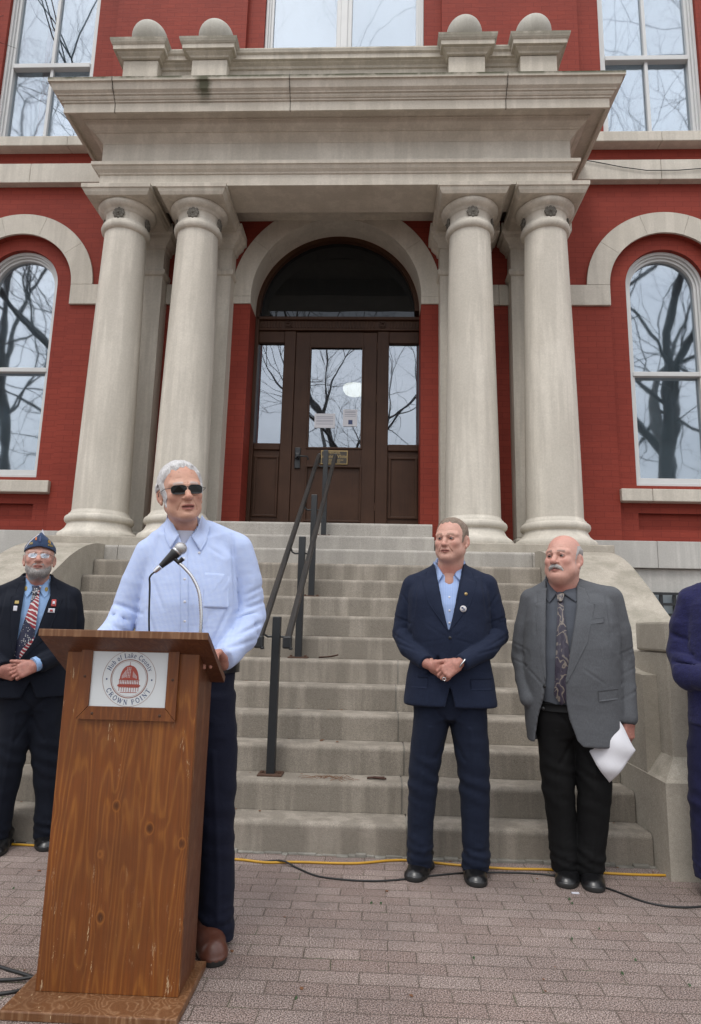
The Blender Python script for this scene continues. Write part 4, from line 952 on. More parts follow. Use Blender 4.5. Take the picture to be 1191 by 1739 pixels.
# ---------------------------------------------------------------- strips laid on a surface
def strip(fn, A, Bp, th=.003, off=.001, nt=24, ns=8, org=(0, 0, 0), puff=0.0, back=.006, lift=None):
    """closed thin slab between polylines A and Bp (x,z points) following the front surface fn"""
    def samp(P, t):
        P = [np.array(p, float) for p in P]; Ls = [0]
        for a, b in zip(P[:-1], P[1:]): Ls.append(Ls[-1]+np.linalg.norm(b-a))
        s_ = t*Ls[-1]
        for i in range(len(P)-1):
            if s_ <= Ls[i+1]+1e-9: f = (s_-Ls[i])/max(Ls[i+1]-Ls[i], 1e-9); return P[i]*(1-f)+P[i+1]*f
        return P[-1]
    out = []; bk = []; 
    for i in range(nt+1):
        a = samp(A, i/nt); b = samp(Bp, i/nt)
        for j in range(ns+1):
            s_ = j/ns; p = a*(1-s_)+b*s_; y = fn(p[0], p[1]); e = math.sin(math.pi*s_)**.6*puff; l = lift(i/nt, s_) if lift else 0
            out.append((p[0], y-off-th-e-l, p[1])); bk.append((p[0], y-off+back-l*.5, p[1]))
    ya = np.array(out)[:, 1].reshape(nt+1, ns+1); yb_ = np.array(bk)[:, 1].reshape(nt+1, ns+1)
    for arr in (ya, yb_):
        for _ in range(4):
            if nt > 2: arr[1:-1] = .5*arr[1:-1]+.25*(arr[:-2]+arr[2:])
            if ns > 2: arr[:, 1:-1] = .5*arr[:, 1:-1]+.25*(arr[:, :-2]+arr[:, 2:])
    out = [(p_[0], y_, p_[2]) for p_, y_ in zip(out, ya.ravel())]; bk = [(p_[0], y_, p_[2]) for p_, y_ in zip(bk, yb_.ravel())]
    n = len(out); V = np.array(out+bk)-np.array(org); Q = []; w_ = ns+1
    for i in range(nt):
        for j in range(ns): a = i*w_+j; Q.append((a, a+w_, a+w_+1, a+1)); Q.append((n+a, n+a+1, n+a+w_+1, n+a+w_))
    for i in range(nt):
        for j in (0, ns): a = i*w_+j; q = (a, n+a, n+a+w_, a+w_); Q.append(q if j else q[::-1])
    for j in range(ns):
        for i in (0, nt): a = i*w_+j; q = (a, a+1, n+a+1, n+a); Q.append(q if i == 0 else q[::-1])
    return V, np.array(Q)
def cat(parts):
    V = []; Q = []; o = 0
    for v, q in parts: V.append(v); Q.append(np.asarray(q)+o); o += len(v)
    return np.concatenate(V), np.concatenate(Q)
def disc(fn, x, z, r, th, org, tilt=0, sq=1.0, seg=20):
    y = fn(x, z); m = MB(org); vs = []; 
    e = .01; nx = (fn(x+e, z)-fn(x-e, z))/(2*e); nz_ = (fn(x, z+e)-fn(x, z-e))/(2*e)
    for rr, t in ((r, 0.003), (r, -th*.6), (r*.85, -th), (0.001, -th*1.1)):
        vs += [(x+rr*math.cos(2*math.pi*k/seg), y+nx*rr*math.cos(2*math.pi*k/seg)+nz_*rr*sq*math.sin(2*math.pi*k/seg)+t, z+rr*sq*math.sin(2*math.pi*k/seg)) for k in range(seg)]
    m.add(vs, [(i*seg+k, i*seg+(k+1) % seg, (i+1)*seg+(k+1) % seg, (i+1)*seg+k) for i in range(3) for k in range(seg)], True); return m
# ---------------------------------------------------------------- shoes
def shoe(name, x, y, parent, org, yaw=0, L_=.30, m='leather', w=.057, boot=False):
    """toe towards -Y; (x, y) is the toe tip"""
    v = Vol((-.085, -.03, -.01), (.085, L_+.04, .20), .0035)
    v.loft([(.0, 0, L_*.5, w*.98, L_*.5), (.004, 0, L_*.5, w*1.03, L_*.5+.003), (.020, 0, L_*.5, w*1.03, L_*.5+.002), (.024, 0, L_*.5, w*.98, L_*.5)], k=.002, n=2.6)
    v.op(lambda X, Y, Z: np.maximum(np.abs(X)-(w*(1.02-.22*np.exp(-((Y-L_*.62)/.055)**2))), -1+0*Z), (-.08, -.04, -.02), (.08, L_+.05, .024), k=.004, mode='and', pad=.0)
    v.chain([(0, .046, .022 if not boot else .03), (0, .11, .034), (0, .17, .056), (0, L_-.055, .070)], [.0435, .0435, .045, .043], k=.016, sq=(1.12, 1, .74 if not boot else .95))
    if boot: v.chain([(0, .05, .034), (0, .11, .048), (0, .16, .07), (0, .20, .13), (0, .21, .19)], [.047, .047, .05, .052, .055], k=.02)
    v.op(lambda X, Y, Z: .006-Z+0*X, (-.08, -.05, -.02), (.08, L_+.05, .05), k=.001, mode='and', pad=.01) if False else None
    if not boot:
        v.chain([(-.030, .125, .082), (0, .118, .088), (.030, .125, .082)], [.0014, .0014, .0014], k=.003, mode='sub')
        v.chain([(-.046, .085, .036), (0, .060, .072), (.046, .085, .036)], [.0012, .0012, .0012], k=.003, mode='sub')
    Vt, Q = v.mesh(); Vt = relax(Vt, Q, 1, .4); zc = Vt[Q].mean(1)[:, 2]; mi = (zc < .0215).astype(int)
    Vt[:, 2] = np.maximum(Vt[:, 2], .0); a = R_(yaw); ca, sa = math.cos(a), math.sin(a)
    Vt = np.stack([x+Vt[:, 0]*ca-Vt[:, 1]*sa, y+Vt[:, 0]*sa+Vt[:, 1]*ca, Vt[:, 2]], 1)-np.array(org)
    return raw_mesh(name, Vt, Q, [MAT[m], MAT['sole']], parent, mi=mi)
# ================================================================ people
def mir(p): return (-p[0], p[1], p[2])
def arm_path(v, pts, rs, k=.012): v.chain(pts, rs, k)
def core_body(v_parts, root_spec):
    """coarse trunk and limbs under the clothes, part of the continuous body"""
    lo, hi = root_spec['box']; v = Vol(lo, hi, .012)
    for a, b, ra, rb in v_parts: v.cone(a, b, ra, rb, k=.03)
    return v.mesh()
def make_person(sp):
    org = sp['org']; root = empty('person', (org[0], org[1], 0), sp['label'], 'person', sp.get('group')); root.rotation_euler.z = R_(sp.get('rot', 0))
    skin = np.array(sp['head'].get('skin', (.52, .29, .22)))
    M = rotm(*sp['hrot']); hc = np.array(sp['hpos'], float); nb = np.array(sp['neckbase'], float)
    hs = dict(sp['head']); hs['neck'] = tuple(M.T@(nb-hc)); hv, V, Q, C, MI = head(hs); sc = sp.get('hscale', 1.0)
    parts = [((V*sc)@M.T+hc, Q, C, MI)]
    hands = Vol(sp['hbox'][0], sp['hbox'][1], .0026) if 'hbox' in sp else None
    if hands is not None:
        for h in sp['hands']: hand_field(hands, **h)
        hV, hQ = hands.mesh(); parts.append((hV, hQ, hand_cols(hV, skin*.88), np.zeros(len(hQ), int)))
    T0 = sp['core']; cV, cQ = core_body(T0['cones'], T0); parts.append((cV, cQ, np.tile(skin, (len(cV), 1)), np.zeros(len(cQ), int)))
    off = 0; Vs = []; Qs = []; Cs = []; Ms = []
    for a, b, c, d in parts: Vs.append(a); Qs.append(b+off); Cs.append(c); Ms.append(d); off += len(a)
    raw_mesh('body', np.concatenate(Vs), np.concatenate(Qs), [MAT['skin'], MAT['eye']], root, np.concatenate(Cs), np.concatenate(Ms))
    def place(P): return (np.asarray(P)*sc)@M.T+hc
    for nm, reg, th, noi, mat_ in sp.get('hair', []):
        a, b = hair_shell(hv, reg, th, noi); raw_mesh(nm, place(a), b, MAT[mat_], root)
    return root, hv, place
def trousers(root, legs, hips, m, box, extra=None, seed=1):
    v = Vol(box[0], box[1], .0065)
    v.loft(hips, k=.02, n=2.3)
    for t in legs: v.loft(t, k=.022, n=2.1)
    if extra: extra(v)
    V, Q = v.mesh(); V = relax(V, Q, 2, .5)
    z = V[:, 2]; w = .35+.9*np.exp(-((z-.10)/.09)**2)+.5*np.exp(-((z-.47)/.1)**2)+.5*np.exp(-((z-.78)/.1)**2)
    V = fold(V, Q, .0095, (5, 5, 8), seed, w); V = fold(V, Q, .0055, (13, 13, 22), seed+7, np.exp(-((z-.10)/.09)**2)+.25)
    N = normals(V, Q); z = V[:, 2]; nn_ = vnoise(V*np.array((7, 7, 10)), seed+20)
    d = .0024*np.sin(2*math.pi*z/.050+3.0*nn_+V[:, 0]*25)*np.exp(-((z-.105)/.060)**2)+.0030*np.sin(2*math.pi*z/.085+3.5*nn_+V[:, 0]*30)*np.exp(-((z-.47)/.13)**2)
    for t in legs:
        T_ = np.array(sorted(t)); cxz = np.interp(z, T_[:, 0], T_[:, 1]); d = d+.0045*np.exp(-((V[:, 0]-cxz)/.009)**2)*(N[:, 1] < -.3)*(z < .74)*(z > .12)
    for (px, pz, dx_, dz_) in ((hips[0][1], .74, .09, .10), (hips[0][1], .74, -.09, .10), (hips[0][1], .70, .07, -.12), (hips[0][1], .70, -.07, -.12)):
        t_ = np.clip(((V[:, 0]-px)*dx_+(z-pz)*dz_)/(dx_*dx_+dz_*dz_), 0, 1); dd = (V[:, 0]-px-t_*dx_)**2+(z-pz-t_*dz_)**2; d = d-.006*np.exp(-dd/.011**2)*(N[:, 1] < 0)
    V = V+N*d[:, None]
    return raw_mesh('trousers', V, Q, MAT[m], root)
def jacket_mesh(v, seed, amp=.004, els=()):
    V, Q = v.mesh(); V = relax(V, Q, 2, .5); w = np.full(len(V), .55)
    for e in els: w = w+1.9*np.exp(-((V-np.array(e))**2).sum(1)/.12**2)
    V = fold(V, Q, amp*1.9, (6, 6, 4.5), seed, w); V = fold(V, Q, amp*.65, (15, 15, 11), seed+3, w*.8+.1); return V, Q
def button(fn, x, z, root_, org0, m, r=.0085, name='button'):
    return disc(fn, x, z, r, .004, org0).build(name, MAT[m], root_)
Z0 = (0, 0, 0)
# ---------------------------------------------------------------- shared suit builder
def suit(sp):
    root, hv, place = make_person(sp); J = sp['jacket']; cx = sp.get('cx', 0)
    jv = Vol(J['box'][0], J['box'][1], .0062)
    jv.loft(J['torso'], k=.01, n=2.35)
    (slx, sly, slz), (srx, sry, srz) = J['sh']; nb = sp['neckbase']; sr = J.get('shr', .064)
    for s in J['sh']:
        jv.cone((nb[0]*.6+s[0]*.4, nb[1]+.005, J['trap']), (s[0], s[1], s[2]), .070, sr, k=.035)
        jv.cone((cx+(s[0]-cx)*.6, s[1]-.02, s[2]-.08), (cx+(s[0]-cx)*.62, s[1], s[2]-.25), .10, .09, k=.05)
    for a in J['arms']:
        jv.chain(a['p'], a['r'], k=.0045)
    for a in J['arms']:
        e = np.array(a['p'][len(a['p'])//2]); 
        for c in a.get('creases', []): jv.cone(c[0], c[1], c[2], c[2]*.6, k=.012, mode='sub')
        jv.ell(a['p'][-1]+np.array(a['cut'])*.06, (.055, .055, .055), k=.003, mode='sub') if 'cut' in a else None
        if 'end' in a:                                                   # flat cuff plane
            P0 = np.array(a['p'][-1], float); D_ = P0-np.array(a['p'][-2], float); D_ /= np.linalg.norm(D_); P0 = P0+D_*a['end']
            jv.op(lambda X, Y, Z: -((X-P0[0])*D_[0]+(Y-P0[1])*D_[1]+(Z-P0[2])*D_[2]), P0-.075, P0+.075, k=.002, mode='sub', pad=0) if False else jv.op(lambda X, Y, Z: np.maximum(-((X-P0[0])*D_[0]+(Y-P0[1])*D_[1]+(Z-P0[2])*D_[2]), np.sqrt((X-P0[0])**2+(Y-P0[1])**2+(Z-P0[2])**2)-.075), P0-.08, P0+.08, k=.003, mode='sub', pad=.0)
    zh = J['hem']; b = J['box']; nkr_ = sp['head'].get('neck_r', .062)
    jv.op(lambda X, Y, Z: zh-Z+0*X+0*Y, (b[0][0], b[0][1], b[0][2]), (b[1][0], b[1][1], zh+.02), k=.002, mode='and', pad=0) if False else None
    jv.cone((nb[0], nb[1]+.004, J['trap']-.01), (nb[0], nb[1]+.016, nb[2]+.045), nkr_+.034, nkr_+.024, k=.016)
    fn0 = jv.front()
    ym = nb[1]-.02
    nkr = sp['head'].get('neck_r', .062)
    jv.cone((nb[0], nb[1]+.004, nb[2]-.06), (nb[0], nb[1]+.010, nb[2]+.12), nkr+.014, nkr+.017, k=.006, mode='sub')
    for P in J['cutouts']: jv.poly(P, -.5, ym, k=.002)
    V, Q = jacket_mesh(jv, J.get('seed', 1), J.get('amp', .004), [a['p'][len(a['p'])//2] for a in J['arms']])
    V = grooves(V, Q, J.get('seams', []), .007)
    jo = raw_mesh('jacket', V, Q, MAT[J['mat']], root)
    # shirt
    sv = Vol(J['box'][0], (J['box'][1][0], J['box'][1][1], J['box'][1][2]+.06), .0062); ins = J.get('inset', .014)
    sv.loft([(z, c, d, max(a-ins, .02), max(b_-ins, .02)) for z, c, d, a, b_ in sp['shirt_torso']], k=.01, n=2.3)
    for s in J['sh']: sv.cone((nb[0], nb[1], J['trap']-.012), (s[0]*.8, s[1], s[2]-.012), .062, .05, k=.03)
    ct = sp['collar']; sv.cone((nb[0], nb[1]+.004, nb[2]-.03), (nb[0]+ct['lean'][0], nb[1]+.012+ct['lean'][1], ct['z']), nkr+.014, nkr+.011, k=.015)
    fs = sv.front()
    sv.cone((nb[0], nb[1]-.004, nb[2]-.08), (nb[0]+ct['lean'][0], nb[1]+.008+ct['lean'][1], ct['z']+.06), nkr+.004, nkr+.007, k=.003, mode='sub')
    if 'open' in ct: sv.poly(ct['open'], -.4, nb[1]-.02, k=.003)
    V, Q = sv.mesh(); V = relax(V, Q, 2, .5); V = fold(V, Q, .003, (9, 9, 6), 31); so = raw_mesh('shirt', V, Q, MAT[sp['shirt_mat']], root)
    for A, B_ in ct['wings']:
        raw_mesh('collar', *strip(fs, A, B_, th=.004, off=.004, nt=12, ns=8, lift=lambda t, s: .006*math.sin(math.pi*s)), MAT[sp['shirt_mat']], so)
    for (A, B_) in J['lapels']:
        raw_mesh('lapel', *strip(fn0, A, B_, th=.004, off=.0015, nt=40, ns=10, back=.008, lift=lambda t, s: .004*math.sin(math.pi*min(1, t*1.1))*(1-abs(2*s-1))), MAT[J['mat']], jo)
    for (x, z) in J.get('buttons', []): button(fn0, x, z, jo, Z0, 'black_plastic')
    for (x0, x1, z0, z1, sl) in J.get('flaps', []):
        raw_mesh('pocket_flap', *strip(fn0, [(x0, z1), (x1, z1+sl)], [(x0+.004, z0), (x1-.004, z0+sl)], th=.003, off=.001, nt=14, ns=6), MAT[J['mat']], jo)
    return root, jo, so, fn0, fs, hv, place
def legs_table(rows): return [tuple(r) for r in rows]
# cloth colours
MAT['navy_suit'] = cloth('navy_wool', (.0070, .0125, .034), sheen=.03, c2=(.011, .019, .047), kind='melange')
MAT['dark_suit'] = cloth('midnight_wool', (.0035, .0062, .015), sheen=.02, nb=.1)
MAT['grey_suit'] = cloth('grey_sharkskin_wool', (.095, .100, .110), c2=(.125, .132, .143), kind='melange', nb=.2, sheen=.05)
MAT['black_trousers'] = cloth('black_wool', (.0035, .0035, .004), sheen=0, nb=.1)
MAT['navy_trousers'] = cloth('navy_twill', (.0045, .0065, .021), sheen=.02, nb=.2)
MAT['suit_trousers'] = cloth('navy_wool_trousers', (.0065, .012, .031), sheen=.03)
MAT['light_blue'] = cloth('light_blue_shirt', (.33, .46, .78), .05, kind='stripe', c2=(.42, .54, .82), nb=.2)
MAT['blue_oxford'] = cloth('blue_oxford_shirt', (.30, .47, .75), .05, nb=.2)
MAT['grey_shirt'] = cloth('charcoal_shirt', (.085, .095, .115), .08, nb=.15)
MAT['check_shirt'] = cloth('blue_check_shirt', (.36, .50, .92), .04, kind='check', c2=(.76, .84, .99), nb=.2)
MAT['tee'] = cloth('white_tee', (.62, .64, .75), .03)
MAT['fleece'] = cloth('royal_blue_wool', (.013, .014, .074), .3, weave=160, sheen=.12, nb=.5)
MAT['fleece_trousers'] = cloth('royal_blue_trousers', (.010, .011, .052), .15, weave=300, sheen=.06)
MAT['hair_sandy'] = hair_mat('sandy_grey_hair', (.17, .12, .085), (.36, .29, .23))
MAT['hair_white'] = hair_mat('white_hair', (.50, .49, .48), (.85, .84, .84))
MAT['hair_grey'] = hair_mat('short_grey_hair', (.34, .32, .31), (.60, .58, .56))
MAT['moustache'] = hair_mat('white_moustache', (.42, .40, .38), (.70, .68, .66))
MAT['beard'] = hair_mat('grey_beard', (.20, .18, .17), (.52, .50, .48))
# ================================================================ man in the navy suit
O = (.378, 3.555)
side_hair = lambda x, y, z: np.minimum(np.maximum(z-(.066-.5*np.maximum(-(y+.045), 0)*0)-.9*np.maximum(-y-.02, 0)*.25, 0)*0+1, 1)
def hair_navy(x, y, z):
    hl = .072+.020*np.clip(-y/.09, -1, 1)-.30*np.maximum(np.abs(x)-.045, 0)          # hairline height at the front
    top = z-hl-.35*np.maximum(-y-.03, 0); side = np.minimum(y+.020+.6*np.maximum(z, 0)*.4, z+.018-.55*np.maximum(y-.02, 0)*1.0+.02*0)
    side = np.minimum(y+.030, z+.012+np.clip(y-.015, 0, .1)*.75); ear = np.sqrt((y-.015)**2*1.1+(z+.004)**2)-.034
    side = np.where(np.abs(x) > .05, np.minimum(side, ear), side); return np.maximum(top, side)*.9
navy = dict(org=O, label='sandy-haired man in navy suit with open collar, hands clasped', hpos=(.030, -.035, 1.703), hrot=(-22, -2, 1), hscale=1.0, rot=-6,
    neckbase=(.018, .012, 1.515), head=dict(w=1.03, jaw=1.18, fat=.004, nose=.92, neck_r=.068, skin=(.55, .295, .225), red=(.60, .22, .17), brow=(.25, .155, .105), browk=.9, gaze=(-10, 0), iris=(.1, .12, .14)),
    hair=[('hair', hair_navy, .0065, .0030, 'hair_sandy')],
    hbox=((-.17, -.34, .88), (.15, -.10, 1.12)),
    hands=[dict(wrist=(.062, -.205, 1.062), d=(-.80, -.12, -.52), n=(-.25, -.95, .15), side=1, curl=(38, 52, 35), thumb=(38, 5), sc=1.0, tcurl=20),
           dict(wrist=(-.075, -.165, 1.045), d=(.90, -.05, -.42), n=(-.1, -.9, -.42), side=-1, curl=(30, 45, 30), thumb=(20, 20), sc=1.0)],
    core=dict(box=((-.34, -.30, .05), (.40, .25, 1.56)), cones=[((.02, .01, .95), (.02, .01, 1.34), .10, .10), ((.02, .01, 1.34), (.02, .012, 1.50), .08, .058), ((.018, -.010, 1.53), (.018, -.040, 1.47), .050, .040), ((.02, .01, 1.41), (-.18, .01, 1.41), .06, .05), ((.02, .01, 1.41), (.22, .01, 1.41), .06, .05),
        ((-.19, .01, 1.41), (-.225, .035, 1.21), .045, .04), ((-.225, .035, 1.21), (-.075, -.165, 1.05), .038, .026), ((.24, .01, 1.41), (.265, .035, 1.21), .045, .04), ((.265, .035, 1.21), (.062, -.20, 1.06), .038, .026),
        ((-.07, .01, .9), (-.11, .02, .48), .09, .055), ((-.11, .02, .48), (-.13, .04, .09), .05, .035), ((.10, .01, .9), (.13, .02, .48), .09, .055), ((.13, .02, .48), (.14, .04, .09), .05, .035)]),
    shirt_torso=[(1.00, .02, 0, .20, .145), (1.20, .02, 0, .205, .155), (1.36, .02, .005, .20, .145), (1.45, .02, .012, .15, .115), (1.50, .02, .015, .09, .09)],
    shirt_mat='light_blue',
    collar=dict(z=1.595, lean=(.004, .01), open=[(-.030, 1.63), (.062, 1.63), (.036, 1.515), (.018, 1.466), (.000, 1.515)], wings=[([(-.066, 1.600), (-.034, 1.552), (-.014, 1.518)], [(-.072, 1.555), (-.056, 1.50), (-.045, 1.468)]), ([(.104, 1.602), (.070, 1.552), (.044, 1.518)], [(.110, 1.555), (.102, 1.50), (.088, 1.468)])]),
    jacket=dict(mat='navy_suit', seed=3, amp=.0045, box=((-.36, -.32, .80), (.40, .26, 1.62)), hem=.835, trap=1.505, shr=.056,
        torso=[(.838, .020, .0, .243, .158), (.86, .020, 0, .243, .158), (.97, .02, 0, .228, .155), (1.10, .02, 0, .203, .152), (1.22, .02, 0, .200, .155), (1.34, .02, .003, .196, .145), (1.43, .02, .006, .185, .125), (1.49, .02, .012, .15, .10)],
        sh=[(-.172, .012, 1.462), (.212, .012, 1.470)],
        arms=[dict(p=[(-.172, .012, 1.458), (-.210, .022, 1.33), (-.232, .038, 1.205), (-.195, -.055, 1.125), (-.105, -.160, 1.062)], r=[.064, .058, .055, .050, .042], end=.01,
                   creases=[((-.30, -.03, 1.235), (-.18, -.06, 1.20), .009), ((-.29, .0, 1.275), (-.19, -.05, 1.255), .006), ((-.27, -.06, 1.20), (-.17, -.10, 1.185), .006)]),
              dict(p=[(.212, .012, 1.464), (.250, .022, 1.33), (.270, .038, 1.210), (.205, -.085, 1.130), (.080, -.198, 1.066)], r=[.064, .058, .055, .050, .042], end=.01,
                   creases=[((.335, -.03, 1.245), (.22, -.06, 1.205), .009), ((.33, .0, 1.285), (.24, -.05, 1.262), .006), ((.30, -.06, 1.205), (.20, -.11, 1.18), .006)])],
        cutouts=[[(-.062, 1.62), (.098, 1.62), (.088, 1.55), (.018, 1.225), (.010, 1.225), (-.056, 1.55)], [(-.012, .80), (.050, .80), (.020, .945)]],
        lapels=[([(-.060, 1.575), (-.050, 1.50), (-.020, 1.36), (.012, 1.222)], [(-.096, 1.56), (-.110, 1.502), (-.092, 1.490), (-.126, 1.482), (-.090, 1.36), (.012, 1.218)]),
                ([(.097, 1.58), (.086, 1.50), (.054, 1.36), (.016, 1.222)], [(.133, 1.565), (.148, 1.502), (.130, 1.490), (.164, 1.482), (.126, 1.36), (.018, 1.218)])],
        seams=[(-.150, 1.50, -.170, 1.30, .007), (.190, 1.51, .212, 1.30, .007), (.0, 1.19, -.10, 1.25, .0022), (.0, 1.18, -.11, 1.16, .002), (.04, 1.19, .13, 1.255, .0022), (.04, 1.18, .15, 1.155, .002), (.02, 1.175, .022, .95, .004), (-.30, 1.30, -.18, 1.255, .005), (-.29, 1.20, -.17, 1.14, .006), (.34, 1.31, .21, 1.26, .005), (.33, 1.21, .20, 1.14, .006), (.30, 1.15, .16, 1.11, .006), (-.26, 1.15, -.13, 1.11, .006), (-.24, 1.42, -.19, 1.34, .005), (.28, 1.43, .22, 1.34, .005)],
        buttons=[(.020, 1.186)], flaps=[(-.205, -.09, .93, .985, 0), (.12, .235, .93, .985, 0)]))
root, jo, so, fj, fs, hv, plc = suit(navy)
raw_mesh('collar_notch', *cat([strip(fj, [(-.118, 1.482), (-.078, 1.478)], [(-.116, 1.476), (-.080, 1.474)], th=.007, off=.0045, nt=4, ns=1), strip(fj, [(.156, 1.482), (.112, 1.478)], [(.154, 1.476), (.114, 1.474)], th=.007, off=.0045, nt=4, ns=1)]), MAT['black_plastic'], jo) if False else None
for z in (1.395, 1.325, 1.262): button(fs, .018, z, so, Z0, 'paper', .0055)
MAT['badge'] = plain('badge_face', (.62, .60, .60), .35, .1, 300)
b1 = disc(fj, .088, 1.335, .0175, .010, Z0); bo = b1.build('badge', MAT['badge'], root)
b2 = disc(fj, .103, 1.412, .0095, .010, Z0); b2.build('lapel_pin', MAT['brass'], root)
def marks(fn, pts, r, off, m, nm, par):
    mb = MB(); 
    for x, z, sx_, sz_ in pts:
        y = fn(x, z)-off; mb.box(x-sx_, x+sx_, y-.0006, y, z-sz_, z+sz_)
    return mb.build(nm, MAT[m], par)
marks(fj, [(.084, 1.340, .005, .004), (.092, 1.333, .004, .003), (.088, 1.325, .008, .0012)], 0, .0118, 'sign_navy', 'badge_print', bo)
wv = MB(); wv.tube([(.080+.036*math.cos(a)*.55+.0, -.208+.030*math.sin(a), 1.066+.036*math.cos(a)*.75) for a in [2*math.pi*i/16 for i in range(17)]], .0045, 6); wv.build('wristwatch', MAT['chrome'], root)
rg = MB(); rg.tube([(-.010+.0078*math.cos(a), -.228, .985+.0078*math.sin(a)) for a in [2*math.pi*i/12 for i in range(13)]], .0022, 6); rg.build('ring', MAT['chrome'], root)
trousers(root, [[(.035, -.137, .045, .064, .080), (.10, -.135, .035, .064, .078), (.25, -.132, .03, .068, .08), (.45, -.120, .015, .075, .085), (.62, -.100, .01, .086, .10), (.80, -.075, .01, .10, .12), (.92, -.07, .01, .11, .13)],
                [(.035, .142, .045, .068, .080), (.10, .143, .035, .068, .078), (.25, .146, .03, .070, .08), (.45, .142, .015, .077, .085), (.62, .130, .01, .088, .10), (.80, .11, .01, .10, .12), (.92, .10, .01, .11, .13)]],
         [(.77, .018, .01, .16, .11), (.84, .018, .01, .185, .13), (1.0, .02, .01, .19, .13)], 'suit_trousers', ((-.26, -.16, .0), (.28, .2, 1.05)), seed=11)
shoe('shoe', -.170, -.105, root, Z0, yaw=-14, L_=.29); shoe('shoe', .148, -.11, root, Z0, yaw=4, L_=.29)
# ================================================================ man in the grey jacket
def hair_bald(x, y, z):
    band = np.minimum(z+.032+np.clip(y-.02, 0, .1)*.5, .066+.10*np.clip(y, -.05, .1)-z); side = np.minimum(y+.020-.35*np.maximum(z-.02, 0), band)
    ear = np.sqrt((y-.018)**2*1.1+(z+.006)**2)-.036; return np.where(np.abs(x) > .05, np.minimum(side, ear), side)
def moust(x, y, z):
    zc = -.0475-.16*np.abs(x)**1.25*3.6; return np.minimum(np.minimum(.037-np.abs(x), .0105-np.abs(z-zc)), -.066-y)*1.6
def swirl_tie():
    m = NT('abstract_swirl_tie'); c0 = m.co((22, 22, 13)); d = m.n('VectorMath', {0: c0, 1: m.n('VectorMath', {0: m.noise(c0, .8, 2, .5, 'Color'), 'Scale': 3.2}, operation='SCALE').outputs[0]}, operation='ADD').outputs[0]
    v = m.n('TexVoronoi', {'Vector': d, 'Scale': .55}, feature='DISTANCE_TO_EDGE').outputs['Distance']; w_ = m.n('TexWave', {'Vector': d, 'Scale': .35, 'Distortion': 6.0, 'Detail': 2.0}).outputs['Fac']
    c = m.mix(m.ramp(w_, [(.52, g3(0)), (.58, g3(1))]), (.022, .016, .035), (.042, .034, .055)); c = m.mix(m.ramp(v, [(.015, g3(.7)), (.04, g3(0))]), c, (.30, .255, .20))
    c = m.mix(m.ramp(m.noise(d, .9, 2, .5), [(.60, g3(0)), (.63, g3(.8))]), c, (.19, .165, .14)); m.set(Base_Color=c, Roughness=.45); return m.m
MAT['swirl_tie'] = swirl_tie()
